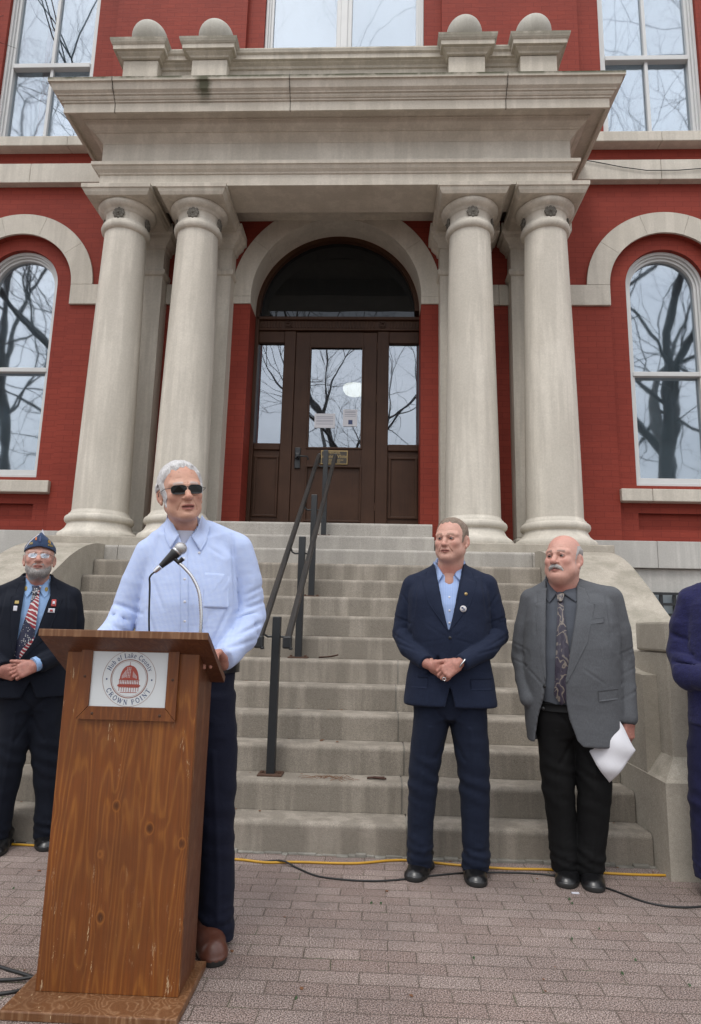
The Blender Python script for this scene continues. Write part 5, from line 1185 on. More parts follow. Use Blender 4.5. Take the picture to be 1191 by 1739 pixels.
gray = dict(org=(.985, 3.565), rot=-14, label='balding man with white moustache in open grey jacket and patterned tie', cx=.055,
    hpos=(.028, -.045, 1.610), hrot=(-27, 5, 0), hscale=1.05, neckbase=(.022, .004, 1.440),
    head=dict(w=1.02, jaw=1.20, fat=.014, nose=1.12, mouth=.0035, neck_r=.074, crown=.004, skin=(.55, .285, .22), red=(.60, .21, .17), brow=(.13, .10, .085), browk=1.0, gaze=(-14, 6), iris=(.05, .035, .03)),
    hair=[('hair', hair_bald, .0075, .0030, 'hair_grey')],
    hbox=((.24, -.20, .56), (.42, .06, .86)),
    hands=[dict(wrist=(.312, -.045, .800), d=(-.10, -.10, -1), n=(.55, -.83, .0), side=-1, curl=(34, 52, 40), thumb=(24, 30), sc=1.0)],
    core=dict(box=((-.34, -.30, .03), (.44, .25, 1.50)), cones=[((.05, .01, .90), (.05, .01, 1.28), .10, .10), ((.04, .01, 1.28), (.022, .005, 1.42), .08, .062), ((.04, .01, 1.33), (-.14, .01, 1.34), .055, .045), ((.04, .01, 1.33), (.25, .01, 1.35), .055, .045),
        ((-.15, .01, 1.34), (-.185, .03, 1.10), .045, .038), ((-.185, .03, 1.10), (-.17, -.05, .86), .038, .026), ((.26, .01, 1.35), (.305, .03, 1.10), .045, .038), ((.305, .03, 1.10), (.312, -.045, .80), .038, .026),
        ((-.02, .01, .85), (-.03, .02, .45), .08, .05), ((-.03, .02, .45), (-.01, .04, .09), .05, .035), ((.12, .01, .85), (.13, .02, .45), .08, .05), ((.13, .02, .45), (.10, .04, .09), .05, .035)]),
    shirt_torso=[(.86, .045, .0, .20, .165), (.95, .045, 0, .235, .185), (1.10, .048, 0, .24, .19), (1.25, .05, .005, .225, .175), (1.36, .045, .008, .18, .145), (1.43, .03, .01, .11, .115)],
    shirt_mat='grey_shirt',
    collar=dict(z=1.515, lean=(-.006, .0), wings=[([(-.064, 1.508), (-.036, 1.462), (-.010, 1.432)], [(-.080, 1.455), (-.064, 1.400), (-.050, 1.378)]), ([(.104, 1.520), (.056, 1.465), (.014, 1.432)], [(.118, 1.465), (.100, 1.408), (.080, 1.384)])]),
    jacket=dict(mat='grey_suit', seed=8, amp=.0045, box=((-.36, -.30, .62), (.46, .26, 1.52)), hem=.70, trap=1.440, shr=.058, inset=.016,
        torso=[(.672, .062, .0, .246, .172), (.70, .062, 0, .246, .172), (.85, .058, 0, .252, .178), (1.00, .055, 0, .25, .190), (1.15, .055, 0, .245, .190), (1.28, .055, .004, .235, .175), (1.38, .05, .01, .20, .14), (1.43, .04, .012, .13, .115)],
        sh=[(-.132, .012, 1.402), (.252, .012, 1.415)],
        arms=[dict(p=[(-.138, .012, 1.395), (-.175, .022, 1.25), (-.192, .035, 1.10), (-.180, -.02, .98), (-.165, -.075, .885)], r=[.066, .062, .058, .054, .048], creases=[((-.25, -.03, 1.12), (-.14, -.06, 1.09), .008), ((-.24, -.05, 1.06), (-.15, -.09, 1.04), .006)]),
              dict(p=[(.258, .012, 1.408), (.290, .02, 1.26), (.310, .03, 1.10), (.315, -.005, .95), (.312, -.042, .815)], r=[.066, .060, .058, .052, .047], end=.035, creases=[((.37, -.03, 1.12), (.27, -.06, 1.10), .007), ((.36, -.05, .99), (.28, -.08, .975), .005)])],
        cutouts=[[(-.062, 1.52), (-.070, 1.36), (-.076, 1.20), (-.080, 1.0), (-.095, .90), (-.125, .80), (-.155, .60), (.16, .60), (.06, .70), (.026, .80), (.014, .90), (.014, .985), (.03, 1.06), (.085, 1.36), (.096, 1.52)]],
        lapels=[([(-.062, 1.46), (-.070, 1.36), (-.078, 1.18), (-.080, .99)], [(-.088, 1.452), (-.106, 1.395), (-.092, 1.385), (-.126, 1.375), (-.112, 1.2), (-.083, .985)]),
                ([(.094, 1.47), (.084, 1.36), (.045, 1.15), (.014, .985)], [(.132, 1.455), (.152, 1.395), (.134, 1.382), (.172, 1.372), (.125, 1.18), (.018, .975)])],
        seams=[(-.112, 1.43, -.128, 1.22, .007), (.228, 1.45, .245, 1.22, .007), (-.25, 1.17, -.17, 1.13, .004), (-.25, 1.08, -.17, 1.05, .004), (.37, 1.16, .28, 1.12, .004), (.37, 1.06, .29, 1.02, .004), (.37, .95, .28, .90, .005), (-.09, .955, -.17, 1.04, .004), (.10, 1.05, .20, .98, .004)],
        buttons=[(-.088, .955), (-.098, .845)], flaps=[(.165, .265, .895, .945, .012), (.125, .215, 1.268, 1.292, .014)]))
root, jo, so, fj, fs, hv, plc = suit(gray)
raw_mesh('tie', *cat([strip(fs, [(-.008, 1.415), (-.012, 1.33), (-.030, 1.10), (-.042, .915), (-.012, .868)], [(.018, 1.415), (.020, 1.33), (.040, 1.10), (.042, .915), (-.006, .866)], th=.006, off=.006, nt=50, ns=10, puff=.004), strip(fs, [(-.014, 1.428), (-.009, 1.385)], [(.026, 1.428), (.016, 1.385)], th=.012, off=.010, nt=8, ns=8, puff=.006)]), MAT['swirl_tie'], so)
bt = raw_mesh('belt', *strip(lambda x, z: fs(x, .90)+.012, [(-.15, .868), (.18, .868)], [(-.15, .832), (.18, .832)], th=.006, off=.012, nt=24, ns=2, back=.02), MAT['black_trousers'], root)
trousers(root, [[(.035, -.012, .045, .062, .080), (.10, -.014, .035, .063, .078), (.25, -.024, .03, .070, .08), (.42, -.034, .012, .078, .09), (.62, -.036, .01, .092, .11), (.80, -.03, .01, .11, .13), (.86, -.02, .01, .12, .14)],
                [(.035, .105, .045, .064, .080), (.10, .110, .035, .066, .078), (.25, .128, .03, .073, .08), (.42, .140, .012, .080, .09), (.62, .142, .01, .092, .11), (.80, .13, .01, .11, .13), (.86, .12, .01, .12, .14)]],
         [(.70, .052, .01, .175, .12), (.78, .052, .01, .20, .15), (.90, .05, .0, .195, .155)], 'black_trousers', ((-.20, -.2, .0), (.32, .22, .94)), seed=21)
shoe('shoe', -.020, -.11, root, Z0, yaw=-10, L_=.28); shoe('shoe', .118, -.115, root, Z0, yaw=2, L_=.28)
mv = Vol((-.06, -.125, -.09), (.06, -.05, -.02), .0016)
for s in (-1, 1): mv.chain([(0, -.0985, -.0485), (s*.012, -.0965, -.0500), (s*.024, -.0885, -.0560), (s*.034, -.0795, -.0665)], [.0086, .0100, .0090, .0052], k=.004, sq=(1, .8, 1))
V, Q = mv.mesh(); V = relax(V, Q, 1, .4); V = fold(V, Q, .0016, (420, 120, 120), 5); raw_mesh('moustache', plc(V), Q, MAT['moustache'], root)
# the sheet of paper he holds: a thing of its own
pc = [(.262, .806), (.118, .640), (.205, .500), (.330, .672)]; N = 14; vs = []; fc = []
for th in (0, .0012):
    for i in range(N+1):
        for j in range(N+1):
            u, v_ = i/N, j/N; x = (1-u)*(1-v_)*pc[0][0]+u*(1-v_)*pc[1][0]+u*v_*pc[2][0]+(1-u)*v_*pc[3][0]; z = (1-u)*(1-v_)*pc[0][1]+u*(1-v_)*pc[1][1]+u*v_*pc[2][1]+(1-u)*v_*pc[3][1]
            x += .010*math.sin(u*3.1)*(v_-.5); z += .006*math.sin(v_*6+u*2); y = -.118-.05*math.sin(u*2.6)*math.sin(v_*2.2+.3)+.02*u+.008*math.sin(u*9+v_*5)+th
            vs.append((x, y, z))
n1 = (N+1)**2
for i in range(N):
    for j in range(N): a = i*(N+1)+j; fc += [(a, a+1, a+N+2, a+N+1), (n1+a, n1+a+N+1, n1+a+N+2, n1+a+1)]
for k in range(N): 
    for a, b in ((k, k+1), (N*(N+1)+k, N*(N+1)+k+1), (k*(N+1), (k+1)*(N+1)), (k*(N+1)+N, (k+1)*(N+1)+N)): fc.append((a, b, n1+b, n1+a))
mb = MB(); mb.add(vs, fc, True); po = mb.build('sheet_of_paper', MAT['paper']); po.location = (.985, 3.565, 0); po.rotation_euler.z = R_(-14)
tag(po, 'crumpled white sheet of paper held low by the man in the grey jacket', 'paper')
# ================================================================ veteran in the cap
def hair_vet(x, y, z):
    side = np.minimum(np.minimum(y+.022, z+.030+np.clip(y-.02, 0, .1)*.7), .075-z); ear = np.sqrt((y-.018)**2*1.1+(z+.006)**2)-.036
    return np.where(np.abs(x) > .05, np.minimum(side, ear), side)
def beard_fn(x, y, z):
    side = np.minimum(-.004-y, -.044-z-np.maximum(.064-np.abs(x), 0)*.75); mou = np.minimum(np.minimum(.0075-np.abs(z+.0475), .034-np.abs(x)), -.06-y)
    lips = np.sqrt((x/1.9)**2+((z+.0625)*1.1)**2)-.0115; low = -.052-z-np.maximum(0, .045-np.abs(x))*.0
    a = np.maximum(np.maximum(side, mou), np.minimum(np.minimum(-.074-z, .040-np.abs(x)), -.04-y)); return np.minimum(np.minimum(a, lips), z+.125)
def flag_tie():
    m = NT('flag_tie'); s = m.n('SeparateXYZ', {0: m.co()}); wob = m.noise(m.co(), 14, 2, .5)
    st = m.math('SINE', m.math('ADD', m.math('MULTIPLY', s.outputs[2], 260.0), m.math('ADD', m.math('MULTIPLY', s.outputs[0], 190.0), m.math('MULTIPLY', wob, 16.0))))
    cR = m.mix(m.ramp(st, [(.45, g3(0)), (.55, g3(1))]), (.30, .018, .03), (.68, .66, .64))
    v = m.n('TexVoronoi', {'Vector': m.co((1, .3, 1)), 'Scale': 115.0, 'Randomness': .35}).outputs['Distance']; cB = m.mix(m.ramp(v, [(.30, g3(1)), (.38, g3(0))]), (.010, .013, .045), (.70, .69, .67))
    side = m.math('ADD', m.math('MULTIPLY', s.outputs[0], 26.0), m.math('ADD', m.math('MULTIPLY', m.math('SINE', m.math('MULTIPLY', s.outputs[2], 26.0)), .85), m.math('MULTIPLY', wob, 1.2)))
    m.set(Base_Color=m.mix(m.ramp(side, [(.25, g3(0)), (.3, g3(1))]), cB, cR), Roughness=.5); return m.m
MAT['flag_tie'] = flag_tie()
MAT['cap_blue'] = cloth('cap_blue_cloth', (.035, .065, .14), .1, nb=.1)
MAT['gold'] = plain('gold_embroidery', (.42, .30, .07), .5, .1, 200)
MAT['white_cloth'] = plain('white_cloth', (.70, .70, .76), .8, .03)
MAT['orange'] = plain('orange_enamel', (.60, .16, .02), .5, .1)
MAT['pin_red'] = plain('red_enamel', (.45, .05, .045), .4, .1)
MAT['lens'] = glass('spectacle_lens', .22, (.86, .9, .92, 1))
m_ = NT('sunglass_lens'); m_.set(Base_Color=(.004, .004, .004, 1), Roughness=.12, Specular_IOR_Level=.3); MAT['dark_lens'] = m_.m
vet = dict(org=(-1.965, 3.70), rot=27, label='bearded man in blue garrison cap, dark suit and stars and stripes tie', cx=.01,
    hpos=(.000, -.038, 1.573), hrot=(-2, 7, -1), hscale=.98, neckbase=(.0, .006, 1.420),
    head=dict(w=.99, jaw=1.04, fat=.004, nose=1.08, neck_r=.062, skin=(.50, .26, .20), red=(.56, .19, .15), brow=(.32, .28, .25), browk=.7, gaze=(0, -2), iris=(.08, .08, .09), stubble=(.33, .31, .30), stubk=.8),
    hair=[('hair', hair_vet, .0045, .002, 'beard'), ('beard', beard_fn, .0008, .0012, 'beard')],
    hbox=((-.18, -.34, .80), (.14, -.10, 1.08)),
    hands=[dict(wrist=(.040, -.205, .985), d=(-.90, -.10, -.36), n=(-.10, -.97, .2), side=1, curl=(26, 46, 34), thumb=(30, 0), tcurl=5, sc=1.0),
           dict(wrist=(-.140, -.165, .955), d=(.9, -.05, -.2), n=(-.1, -.9, -.4), side=-1, curl=(30, 45, 30), thumb=(20, 20), sc=.98)],
    core=dict(box=((-.34, -.30, .03), (.36, .25, 1.48)), cones=[((.01, .01, .90), (.01, .01, 1.28), .10, .10), ((.01, .01, 1.27), (.0, .006, 1.42), .08, .055), ((.01, .01, 1.33), (-.17, .01, 1.33), .055, .045), ((.01, .01, 1.33), (.18, .01, 1.34), .055, .045),
        ((-.18, .01, 1.33), (-.215, .03, 1.12), .045, .038), ((-.215, .03, 1.12), (-.14, -.165, .96), .038, .026), ((.19, .01, 1.34), (.21, .03, 1.12), .045, .038), ((.21, .03, 1.12), (.04, -.20, .985), .038, .026),
        ((-.04, .01, .85), (-.06, .02, .45), .08, .05), ((-.06, .02, .45), (-.075, .04, .09), .05, .035), ((.14, .01, .85), (.16, .02, .45), .08, .05), ((.16, .02, .45), (.19, .04, .09), .05, .035)]),
    shirt_torso=[(.95, .01, .0, .19, .15), (1.10, .01, 0, .20, .16), (1.25, .01, .005, .20, .155), (1.35, .01, .008, .16, .125), (1.41, .0, .01, .09, .09)],
    shirt_mat='blue_oxford',
    collar=dict(z=1.462, lean=(0, .0), wings=[([(-.058, 1.466), (-.030, 1.430), (-.006, 1.412)], [(-.068, 1.430), (-.056, 1.372), (-.040, 1.350)]), ([(.060, 1.466), (.034, 1.430), (.008, 1.412)], [(.072, 1.430), (.062, 1.372), (.046, 1.352)])]),
    jacket=dict(mat='dark_suit', seed=5, amp=.004, box=((-.38, -.32, .78), (.38, .26, 1.50)), hem=.815, trap=1.405, shr=.056,
        torso=[(.808, .02, .0, .232, .158), (.83, .02, 0, .232, .158), (.95, .012, 0, .222, .162), (1.07, .01, 0, .215, .172), (1.2, .01, 0, .215, .165), (1.30, .01, .004, .21, .15), (1.36, .01, .01, .17, .125), (1.40, .0, .012, .11, .10)],
        sh=[(-.172, .012, 1.362), (.182, .012, 1.370)],
        arms=[dict(p=[(-.176, .012, 1.356), (-.218, .022, 1.23), (-.232, .038, 1.13), (-.20, -.06, 1.04), (-.125, -.160, .972)], r=[.064, .060, .057, .052, .044], end=.01, creases=[((-.29, -.02, 1.15), (-.18, -.06, 1.12), .007)]),
              dict(p=[(.184, .012, 1.364), (.214, .022, 1.23), (.220, .038, 1.13), (.165, -.09, 1.05), (.060, -.198, .992)], r=[.064, .060, .057, .053, .046], end=.01, creases=[((.28, -.02, 1.15), (.17, -.06, 1.12), .008), ((.25, -.05, 1.09), (.15, -.10, 1.07), .006)])],
        cutouts=[[(-.058, 1.50), (-.062, 1.35), (-.066, 1.15), (-.072, 1.02), (-.04, 1.015), (.020, 1.12), (.080, 1.38), (.070, 1.50)], [(-.035, .77), (.075, .77), (.02, .90)]],
        lapels=[([(-.058, 1.445), (-.062, 1.35), (-.066, 1.15), (-.070, 1.02)], [(-.086, 1.440), (-.104, 1.372), (-.088, 1.362), (-.120, 1.352), (-.108, 1.18), (-.072, 1.015)]),
                ([(.068, 1.45), (.078, 1.36), (.020, 1.12), (-.038, 1.015)], [(.098, 1.445), (.122, 1.372), (.106, 1.362), (.142, 1.352), (.085, 1.15), (-.034, 1.008)])],
        seams=[(-.150, 1.40, -.168, 1.2, .006), (.162, 1.41, .18, 1.2, .006), (-.02, .985, .14, 1.06, .005), (-.02, .985, .12, .93, .005), (.27, 1.17, .15, 1.11, .008), (.25, 1.08, .12, 1.04, .006)],
        buttons=[(-.02, .985)]))
root, jo, so, fj, fs, hv, plc = suit(vet)
raw_mesh('tie', *cat([strip(fs, [(-.014, 1.400), (-.022, 1.31), (-.060, 1.13), (-.088, 1.045), (-.068, 1.012)], [(.018, 1.400), (.022, 1.31), (.018, 1.13), (-.008, 1.040), (-.030, 1.008)], th=.006, off=.008, nt=50, ns=10, puff=.004), strip(fs, [(-.022, 1.418), (-.015, 1.372)], [(.026, 1.418), (.016, 1.372)], th=.012, off=.012, nt=8, ns=8, puff=.006)]), MAT['flag_tie'], so)
for s in (-1, 1): disc(fs, s*.053, 1.402, .0095, .014, Z0, sq=1.6).build('collar_pin', MAT['gold'], root)
for x, z, a, b, m in ((.098, 1.325, .013, .020, 'pin_red'), (.090, 1.282, .018, .012, 'white_cloth'), (-.088, 1.322, .011, .009, 'gold'), (-.092, 1.288, .010, .014, 'white_cloth')):
    raw_mesh('lapel_pin', *strip(fj, [(x-a, z-b), (x-a*.9, z+b)], [(x+a, z-b), (x+a*.95, z+b)], th=.003, off=.008, nt=5, ns=5, puff=.001), MAT[m], root)
raw_mesh('lapel_pin', *strip(fj, [(.092, 1.318), (.092, 1.334)], [(.104, 1.318), (.104, 1.334)], th=.002, off=.0125, nt=3, ns=3), MAT['white_cloth'], root)
raw_mesh('lapel_pin', *strip(fj, [(.082, 1.276), (.084, 1.288)], [(.098, 1.276), (.096, 1.288)], th=.002, off=.0125, nt=3, ns=3), MAT['pin_red'], root)
cf_ = MB(); cf_.tube([(.030, -.205, .988), (.062, -.188, 1.0)], [.040, .041], 20); cf_.build('shirt_cuff', MAT['blue_oxford'], root)
trousers(root, [[(.035, -.068, .045, .066, .080), (.10, -.066, .035, .066, .078), (.25, -.060, .03, .072, .08), (.45, -.045, .012, .080, .09), (.62, -.035, .01, .090, .11), (.80, -.03, .01, .105, .13), (.9, -.03, .01, .12, .13)],
                [(.035, .190, .045, .068, .080), (.10, .188, .035, .068, .078), (.25, .178, .03, .074, .08), (.45, .150, .012, .082, .09), (.62, .125, .01, .092, .11), (.80, .105, .01, .105, .13), (.9, .09, .01, .12, .13)]],
         [(.74, .045, .01, .17, .12), (.80, .04, .01, .185, .14), (.96, .02, .0, .18, .14)], 'dark_suit', ((-.24, -.2, .0), (.34, .22, 1.0)), seed=41)
shoe('shoe', -.075, -.11, root, Z0, yaw=-12, L_=.28); shoe('shoe', .192, -.10, root, Z0, yaw=6, L_=.28)
def place_build(mb, name, m, par):
    V = plc(np.array(mb.v)); mb.v = [tuple(a) for a in V]; return mb.build(name, MAT[m], par)
cv = Vol((-.11, -.15, .02), (.11, .14, .19), .003)
cv.loft([(.043, 0, .006, .0865, .112), (.07, 0, .005, .0845, .112), (.10, 0, .004, .066, .108), (.125, 0, .004, .038, .100), (.142, 0, .004, .014, .088), (.148, 0, .004, .006, .08)], k=.004, n=2.0)
cv.op(lambda X, Y, Z: np.sqrt((X/.079)**2+((Y-.006)/.104)**2)*.08-.08+0*Z, (-.09, -.12, .0), (.09, .13, .062), k=.002, mode='sub', pad=0)
cv.op(lambda X, Y, Z: (.056-.16*np.abs(X)+.16*np.maximum(-Y, 0)*0)-Z+0*Y, (-.11, -.15, .0), (.11, .14, .075), k=.002, mode='and', pad=0)
V, Q = cv.mesh(); capo = raw_mesh('cap', plc(relax(V, Q, 1, .4)), Q, MAT['cap_blue'], root)
fcap = cv.front()
def on_cap(pts_a, pts_b, m, nm, th=.0025, off=.0005): V, Q = strip(fcap, pts_a, pts_b, th=th, off=off, nt=14, ns=4); return raw_mesh(nm, plc(V), Q, MAT[m], capo)
on_cap([(-.078, .058), (-.060, .088), (-.036, .112), (-.010, .135)], [(-.074, .055), (-.056, .084), (-.033, .108), (-.008, .130)], 'white_cloth', 'cap_piping')
on_cap([(.040, .085), (.042, .108)], [(.058, .075), (.052, .100)], 'gold', 'cap_emblem'); on_cap([(.046, .086), (.046, .100)], [(.053, .083), (.050, .096)], 'orange', 'cap_emblem', .004)
on_cap([(-.028, .092), (-.027, .112)], [(-.018, .092), (-.019, .112)], 'orange', 'cap_emblem'); on_cap([(-.010, .082), (-.003, .118)], [(.006, .082), (.001, .118)], 'sign_navy', 'cap_emblem')
for tx, cx_, cz_, sz_ in (('30', -.048, .074, .020), ('IND', .056, .068, .015)):
    vs, fs_ = text_mesh(tx, sz_, .0006); mb = MB(); mb.add([(cx_+v[0], fcap(cx_+v[0], cz_+v[1])-.002-v[2], cz_+v[1]) for v in vs], fs_); place_build(mb, 'cap_lettering', 'gold', capo)
mb = MB(); mb.prism([(-.022, .125), (.026, .125), (.002, .186)], .004, .022, 'Y'); place_build(mb, 'cap_peak', 'white_cloth', capo)
def spectacles(lensm, rim, hw, hh, zc, ey, wr, parent, rimm, tint_tube=.0011, cant=0.0, ycv=.012):
    for s in (-1, 1):
        pts = []
        for i in range(24):
            a = 2*math.pi*i/24; cx_ = s*(.0315)+hw*np.sign(math.cos(a))*abs(math.cos(a))**.62; cz_ = zc+hh*np.sign(math.sin(a))*abs(math.sin(a))**.62+s*0+.0015*cant*(math.cos(a)*s)
            pts.append((cx_, ey+ycv*((cx_/.06)**2), cz_))
        mb = MB(); mb.tube(pts+[pts[0], pts[1]], rim, 6, cap=False); lo = place_build(mb, 'glasses_rim', rimm, parent)
        mb = MB(); n = len(pts); f = [(p[0], p[1]+.0007, p[2]) for p in pts]; b_ = [(p[0], p[1]-.0007, p[2]) for p in pts]; mb.add(f+b_, [tuple(range(n)), tuple(range(2*n-1, n-1, -1))]+[(i, (i+1) % n, n+(i+1) % n, n+i) for i in range(n)]); place_build(mb, 'lens', lensm, lo)
    fr = MB(); fr.tube([(-.011, ey+.001, zc+hh*.35), (0, ey-.002, zc+hh*.6), (.011, ey+.001, zc+hh*.35)], .0013, 6)
    for s in (-1, 1): fr.tube([(s*(.0315+hw), ey+ycv*(((.0315+hw)/.06)**2), zc+hh*.5), (s*(.078*wr+.0035), ey+.035, zc+hh*.45), (s*(.083*wr+.004), .005, zc+.003), (s*(.084*wr+.003), .024, zc-.012)], .0013, 6)
    place_build(fr, 'glasses_frame', rimm, parent)
spectacles('lens', .0009, .0225, .0135, .002, -.1015, .99, root, 'chrome')
# ================================================================ speaker at the lectern
def hair_spk(x, y, z):
    top = np.minimum(z-.084-.55*np.maximum(-y-.045, 0)-.20*np.maximum(.035-np.abs(x), 0), 1); side = np.minimum(y+.038+.35*np.maximum(z-.04, 0), z+.018+np.clip(y-.02, 0, .1)*.9)
    burn = np.minimum(np.minimum(.012-np.abs(y+.016), z+.052), .03-z)+0*x; ear = np.sqrt((y-.020)**2*1.2+(z+.010)**2)-.030
    side = np.where(np.abs(x) > .05, np.maximum(np.minimum(side, ear), np.where(np.abs(x) > .058, burn, -1)), side); return np.maximum(top, side)
sp = dict(org=(-.80, 2.70), rot=17, label='white-haired man in dark sunglasses and blue checked shirt at the lectern', cx=.02,
    hpos=(-.042, -.055, 1.762), hrot=(13, -2, -9), hscale=1.06, neckbase=(-.020, .012, 1.615),
    head=dict(w=.98, jaw=1.06, fat=.0, nose=1.05, mouth=.0055, neck_r=.056, crown=.002, skin=(.54, .285, .20), red=(.56, .20, .14), brow=(.55, .52, .50), browk=.9, lip=(.46, .15, .13), spots=[(-.05, 0, .062, .004), (-.02, 0, .075, .003), (.03, 0, .07, .003), (.045, 0, -.03, .003)]),
    hair=[('hair', hair_spk, .0095, .0050, 'hair_white')],
    hbox=((-.44, -.38, .98), (.26, -.02, 1.20)),
    hands=[dict(wrist=(.150, -.215, 1.088), d=(-.45, -.8, .36), n=(0, .45, .9), side=1, curl=(25, 35, 25), thumb=(35, 10), sc=1.0),
           dict(wrist=(-.305, -.095, 1.125), d=(.10, -.98, -.15), n=(-.75, .0, .65), side=-1, curl=(20, 30, 25), thumb=(30, 10), sc=1.0)],
    core=dict(box=((-.44, -.34, .03), (.42, .27, 1.66)), cones=[((.02, .01, 1.0), (.02, .01, 1.42), .11, .11), ((.02, .01, 1.42), (-.02, .012, 1.58), .08, .055), ((.02, .01, 1.49), (-.13, .01, 1.48), .055, .045), ((.02, .01, 1.50), (.19, .01, 1.52), .055, .045),
        ((-.145, .01, 1.47), (-.205, .03, 1.27), .042, .036), ((-.205, .03, 1.27), (-.305, -.095, 1.125), .034, .026), ((.205, .01, 1.52), (.265, .03, 1.28), .042, .036), ((.27, .03, 1.27), (.238, -.075, 1.175), .036, .032), ((.238, -.075, 1.175), (.155, -.205, 1.092), .030, .024),
        ((-.06, .01, 1.0), (-.07, .02, .50), .09, .055), ((-.07, .02, .50), (-.06, .04, .09), .05, .035), ((.13, .01, 1.0), (.17, .02, .50), .09, .055), ((.17, .02, .50), (.195, .04, .09), .05, .035)]))
root, hv, plc = make_person(sp)
jv = Vol((-.46, -.32, .98), (.42, .27, 1.76), .0062); nb = sp['neckbase']
jv.loft([(1.03, .02, .0, .200, .165), (1.08, .02, 0, .206, .178), (1.18, .02, 0, .206, .185), (1.30, .022, 0, .198, .178), (1.40, .022, .004, .192, .155), (1.50, .02, .01, .184, .125), (1.585, .0, .012, .13, .10)], k=.01, n=2.3)
for s in ((-.142, .012, 1.526), (.205, .012, 1.560)): jv.cone((nb[0]*.6+s[0]*.4, .017, 1.592+(.012 if s[0] > 0 else 0)), s, .064, .056, k=.04)
A1 = [(-.150, .012, 1.515), (-.192, .018, 1.39), (-.218, .030, 1.275), (-.250, -.02, 1.20), (-.300, -.085, 1.14)]; A2 = [(.212, .012, 1.548), (.256, .018, 1.415), (.272, .030, 1.275), (.238, -.075, 1.175), (.165, -.190, 1.100)]
jv.chain(A1, [.062, .060, .060, .054, .046], k=.0045); jv.chain(A2, [.064, .066, .068, .062, .048], k=.0045)
for a, b, r in (((-.28, -.02, 1.30), (-.16, -.05, 1.27), .008), ((-.27, -.03, 1.25), (-.18, -.07, 1.22), .007), ((.35, -.03, 1.30), (.22, -.07, 1.25), .009), ((.33, -.05, 1.24), (.20, -.11, 1.20), .008), ((.33, -.03, 1.36), (.24, -.05, 1.31), .006), ((.30, -.07, 1.19), (.19, -.13, 1.165), .006)): jv.cone(a, b, r, r*.5, k=.014, mode='sub')
jv.cone((nb[0], .014, 1.57), (nb[0]-.006, .018, 1.668), .076, .071, k=.015)
fs = jv.front(); jv.cone((nb[0], .006, 1.51), (nb[0]-.006, .012, 1.74), .066, .067, k=.003, mode='sub'); jv.poly([(-.064, 1.72), (.030, 1.72), (.006, 1.585), (-.016, 1.54), (-.040, 1.585)], -.4, -.01, k=.003)
for P0, D_ in (((-.300, -.085, 1.14), (-.4, -.75, -.5)), ((.165, -.190, 1.100), (-.35, -.85, -.35))):
    P0 = np.array(P0); D_ = np.array(D_)/np.linalg.norm(D_); P0 = P0+D_*.02
    jv.op(lambda X, Y, Z: np.maximum(-((X-P0[0])*D_[0]+(Y-P0[1])*D_[1]+(Z-P0[2])*D_[2]), np.sqrt((X-P0[0])**2+(Y-P0[1])**2+(Z-P0[2])**2)-.075), P0-.08, P0+.08, k=.003, mode='sub', pad=0)
V, Q = jv.mesh(); V = relax(V, Q, 2, .5); w_ = .7+1.3*np.exp(-((V-np.array(A2[2]))**2).sum(1)/.12**2)+1.1*np.exp(-((V-np.array(A1[2]))**2).sum(1)/.12**2)+.6*np.exp(-((V[:, 2]-1.1)/.07)**2)
V = fold(V, Q, .0090, (6.5, 6.5, 3.6), 77, w_); V = fold(V, Q, .0026, (16, 16, 9), 78, w_); V = grooves(V, Q, [(-.122, 1.57, -.150, 1.33, .009), (.178, 1.60, .205, 1.33, .009), (.34, 1.33, .20, 1.27, .011), (.33, 1.24, .18, 1.17, .011), (.34, 1.40, .25, 1.35, .007), (.30, 1.17, .15, 1.13, .008), (-.28, 1.30, -.16, 1.26, .009), (-.28, 1.22, -.18, 1.17, .008), (.17, 1.42, .10, 1.32, .005), (.18, 1.30, .12, 1.16, .007), (-.13, 1.40, -.08, 1.28, .005), (-.14, 1.28, -.09, 1.14, .006), (.10, 1.27, .06, 1.12, .004), (.15, 1.50, .08, 1.54, .005)], .009); so = raw_mesh('shirt', V, Q, MAT['check_shirt'], root)
ts = Vol((-.12, -.12, 1.46), (.10, .12, 1.67), .005); ts.cone((nb[0], -.004, 1.49), (nb[0]-.003, .010, 1.602), .083, .064, k=.01); ts.cone((nb[0], .02, 1.60), (nb[0], .02, 1.69), .058, .060, k=.004, mode='sub'); V, Q = ts.mesh(); raw_mesh('undershirt', relax(V, Q, 2, .5), Q, MAT['tee'], root)
for A, B_ in (([(-.084, 1.675), (-.062, 1.625), (-.038, 1.585)], [(-.104, 1.620), (-.088, 1.560), (-.068, 1.524)]), ([(.050, 1.690), (.036, 1.625), (.010, 1.582)], [(.086, 1.635), (.072, 1.562), (.050, 1.518)])):
    raw_mesh('collar', *strip(fs, A, B_, th=.004, off=.004, nt=14, ns=8, lift=lambda t, s: .009*math.sin(math.pi*s)), MAT['check_shirt'], so)
raw_mesh('placket', *strip(fs, [(-.032, 1.535), (-.012, 1.25), (-.006, 1.05)], [(-.001, 1.535), (.020, 1.25), (.026, 1.05)], th=.002, off=.001, nt=40, ns=4), MAT['check_shirt'], so)
raw_mesh('pocket', *strip(fs, [(.070, 1.430), (.070, 1.305), (.075, 1.290)], [(.172, 1.430), (.175, 1.305), (.169, 1.290)], th=.0016, off=.001, nt=14, ns=14), MAT['check_shirt'], so)
for x, z in ((-.013, 1.485), (-.005, 1.40), (.001, 1.31), (.006, 1.235), (.009, 1.16), (.046, 1.512), (-.064, 1.518)): button(fs, x, z, so, Z0, 'paper', .0052)
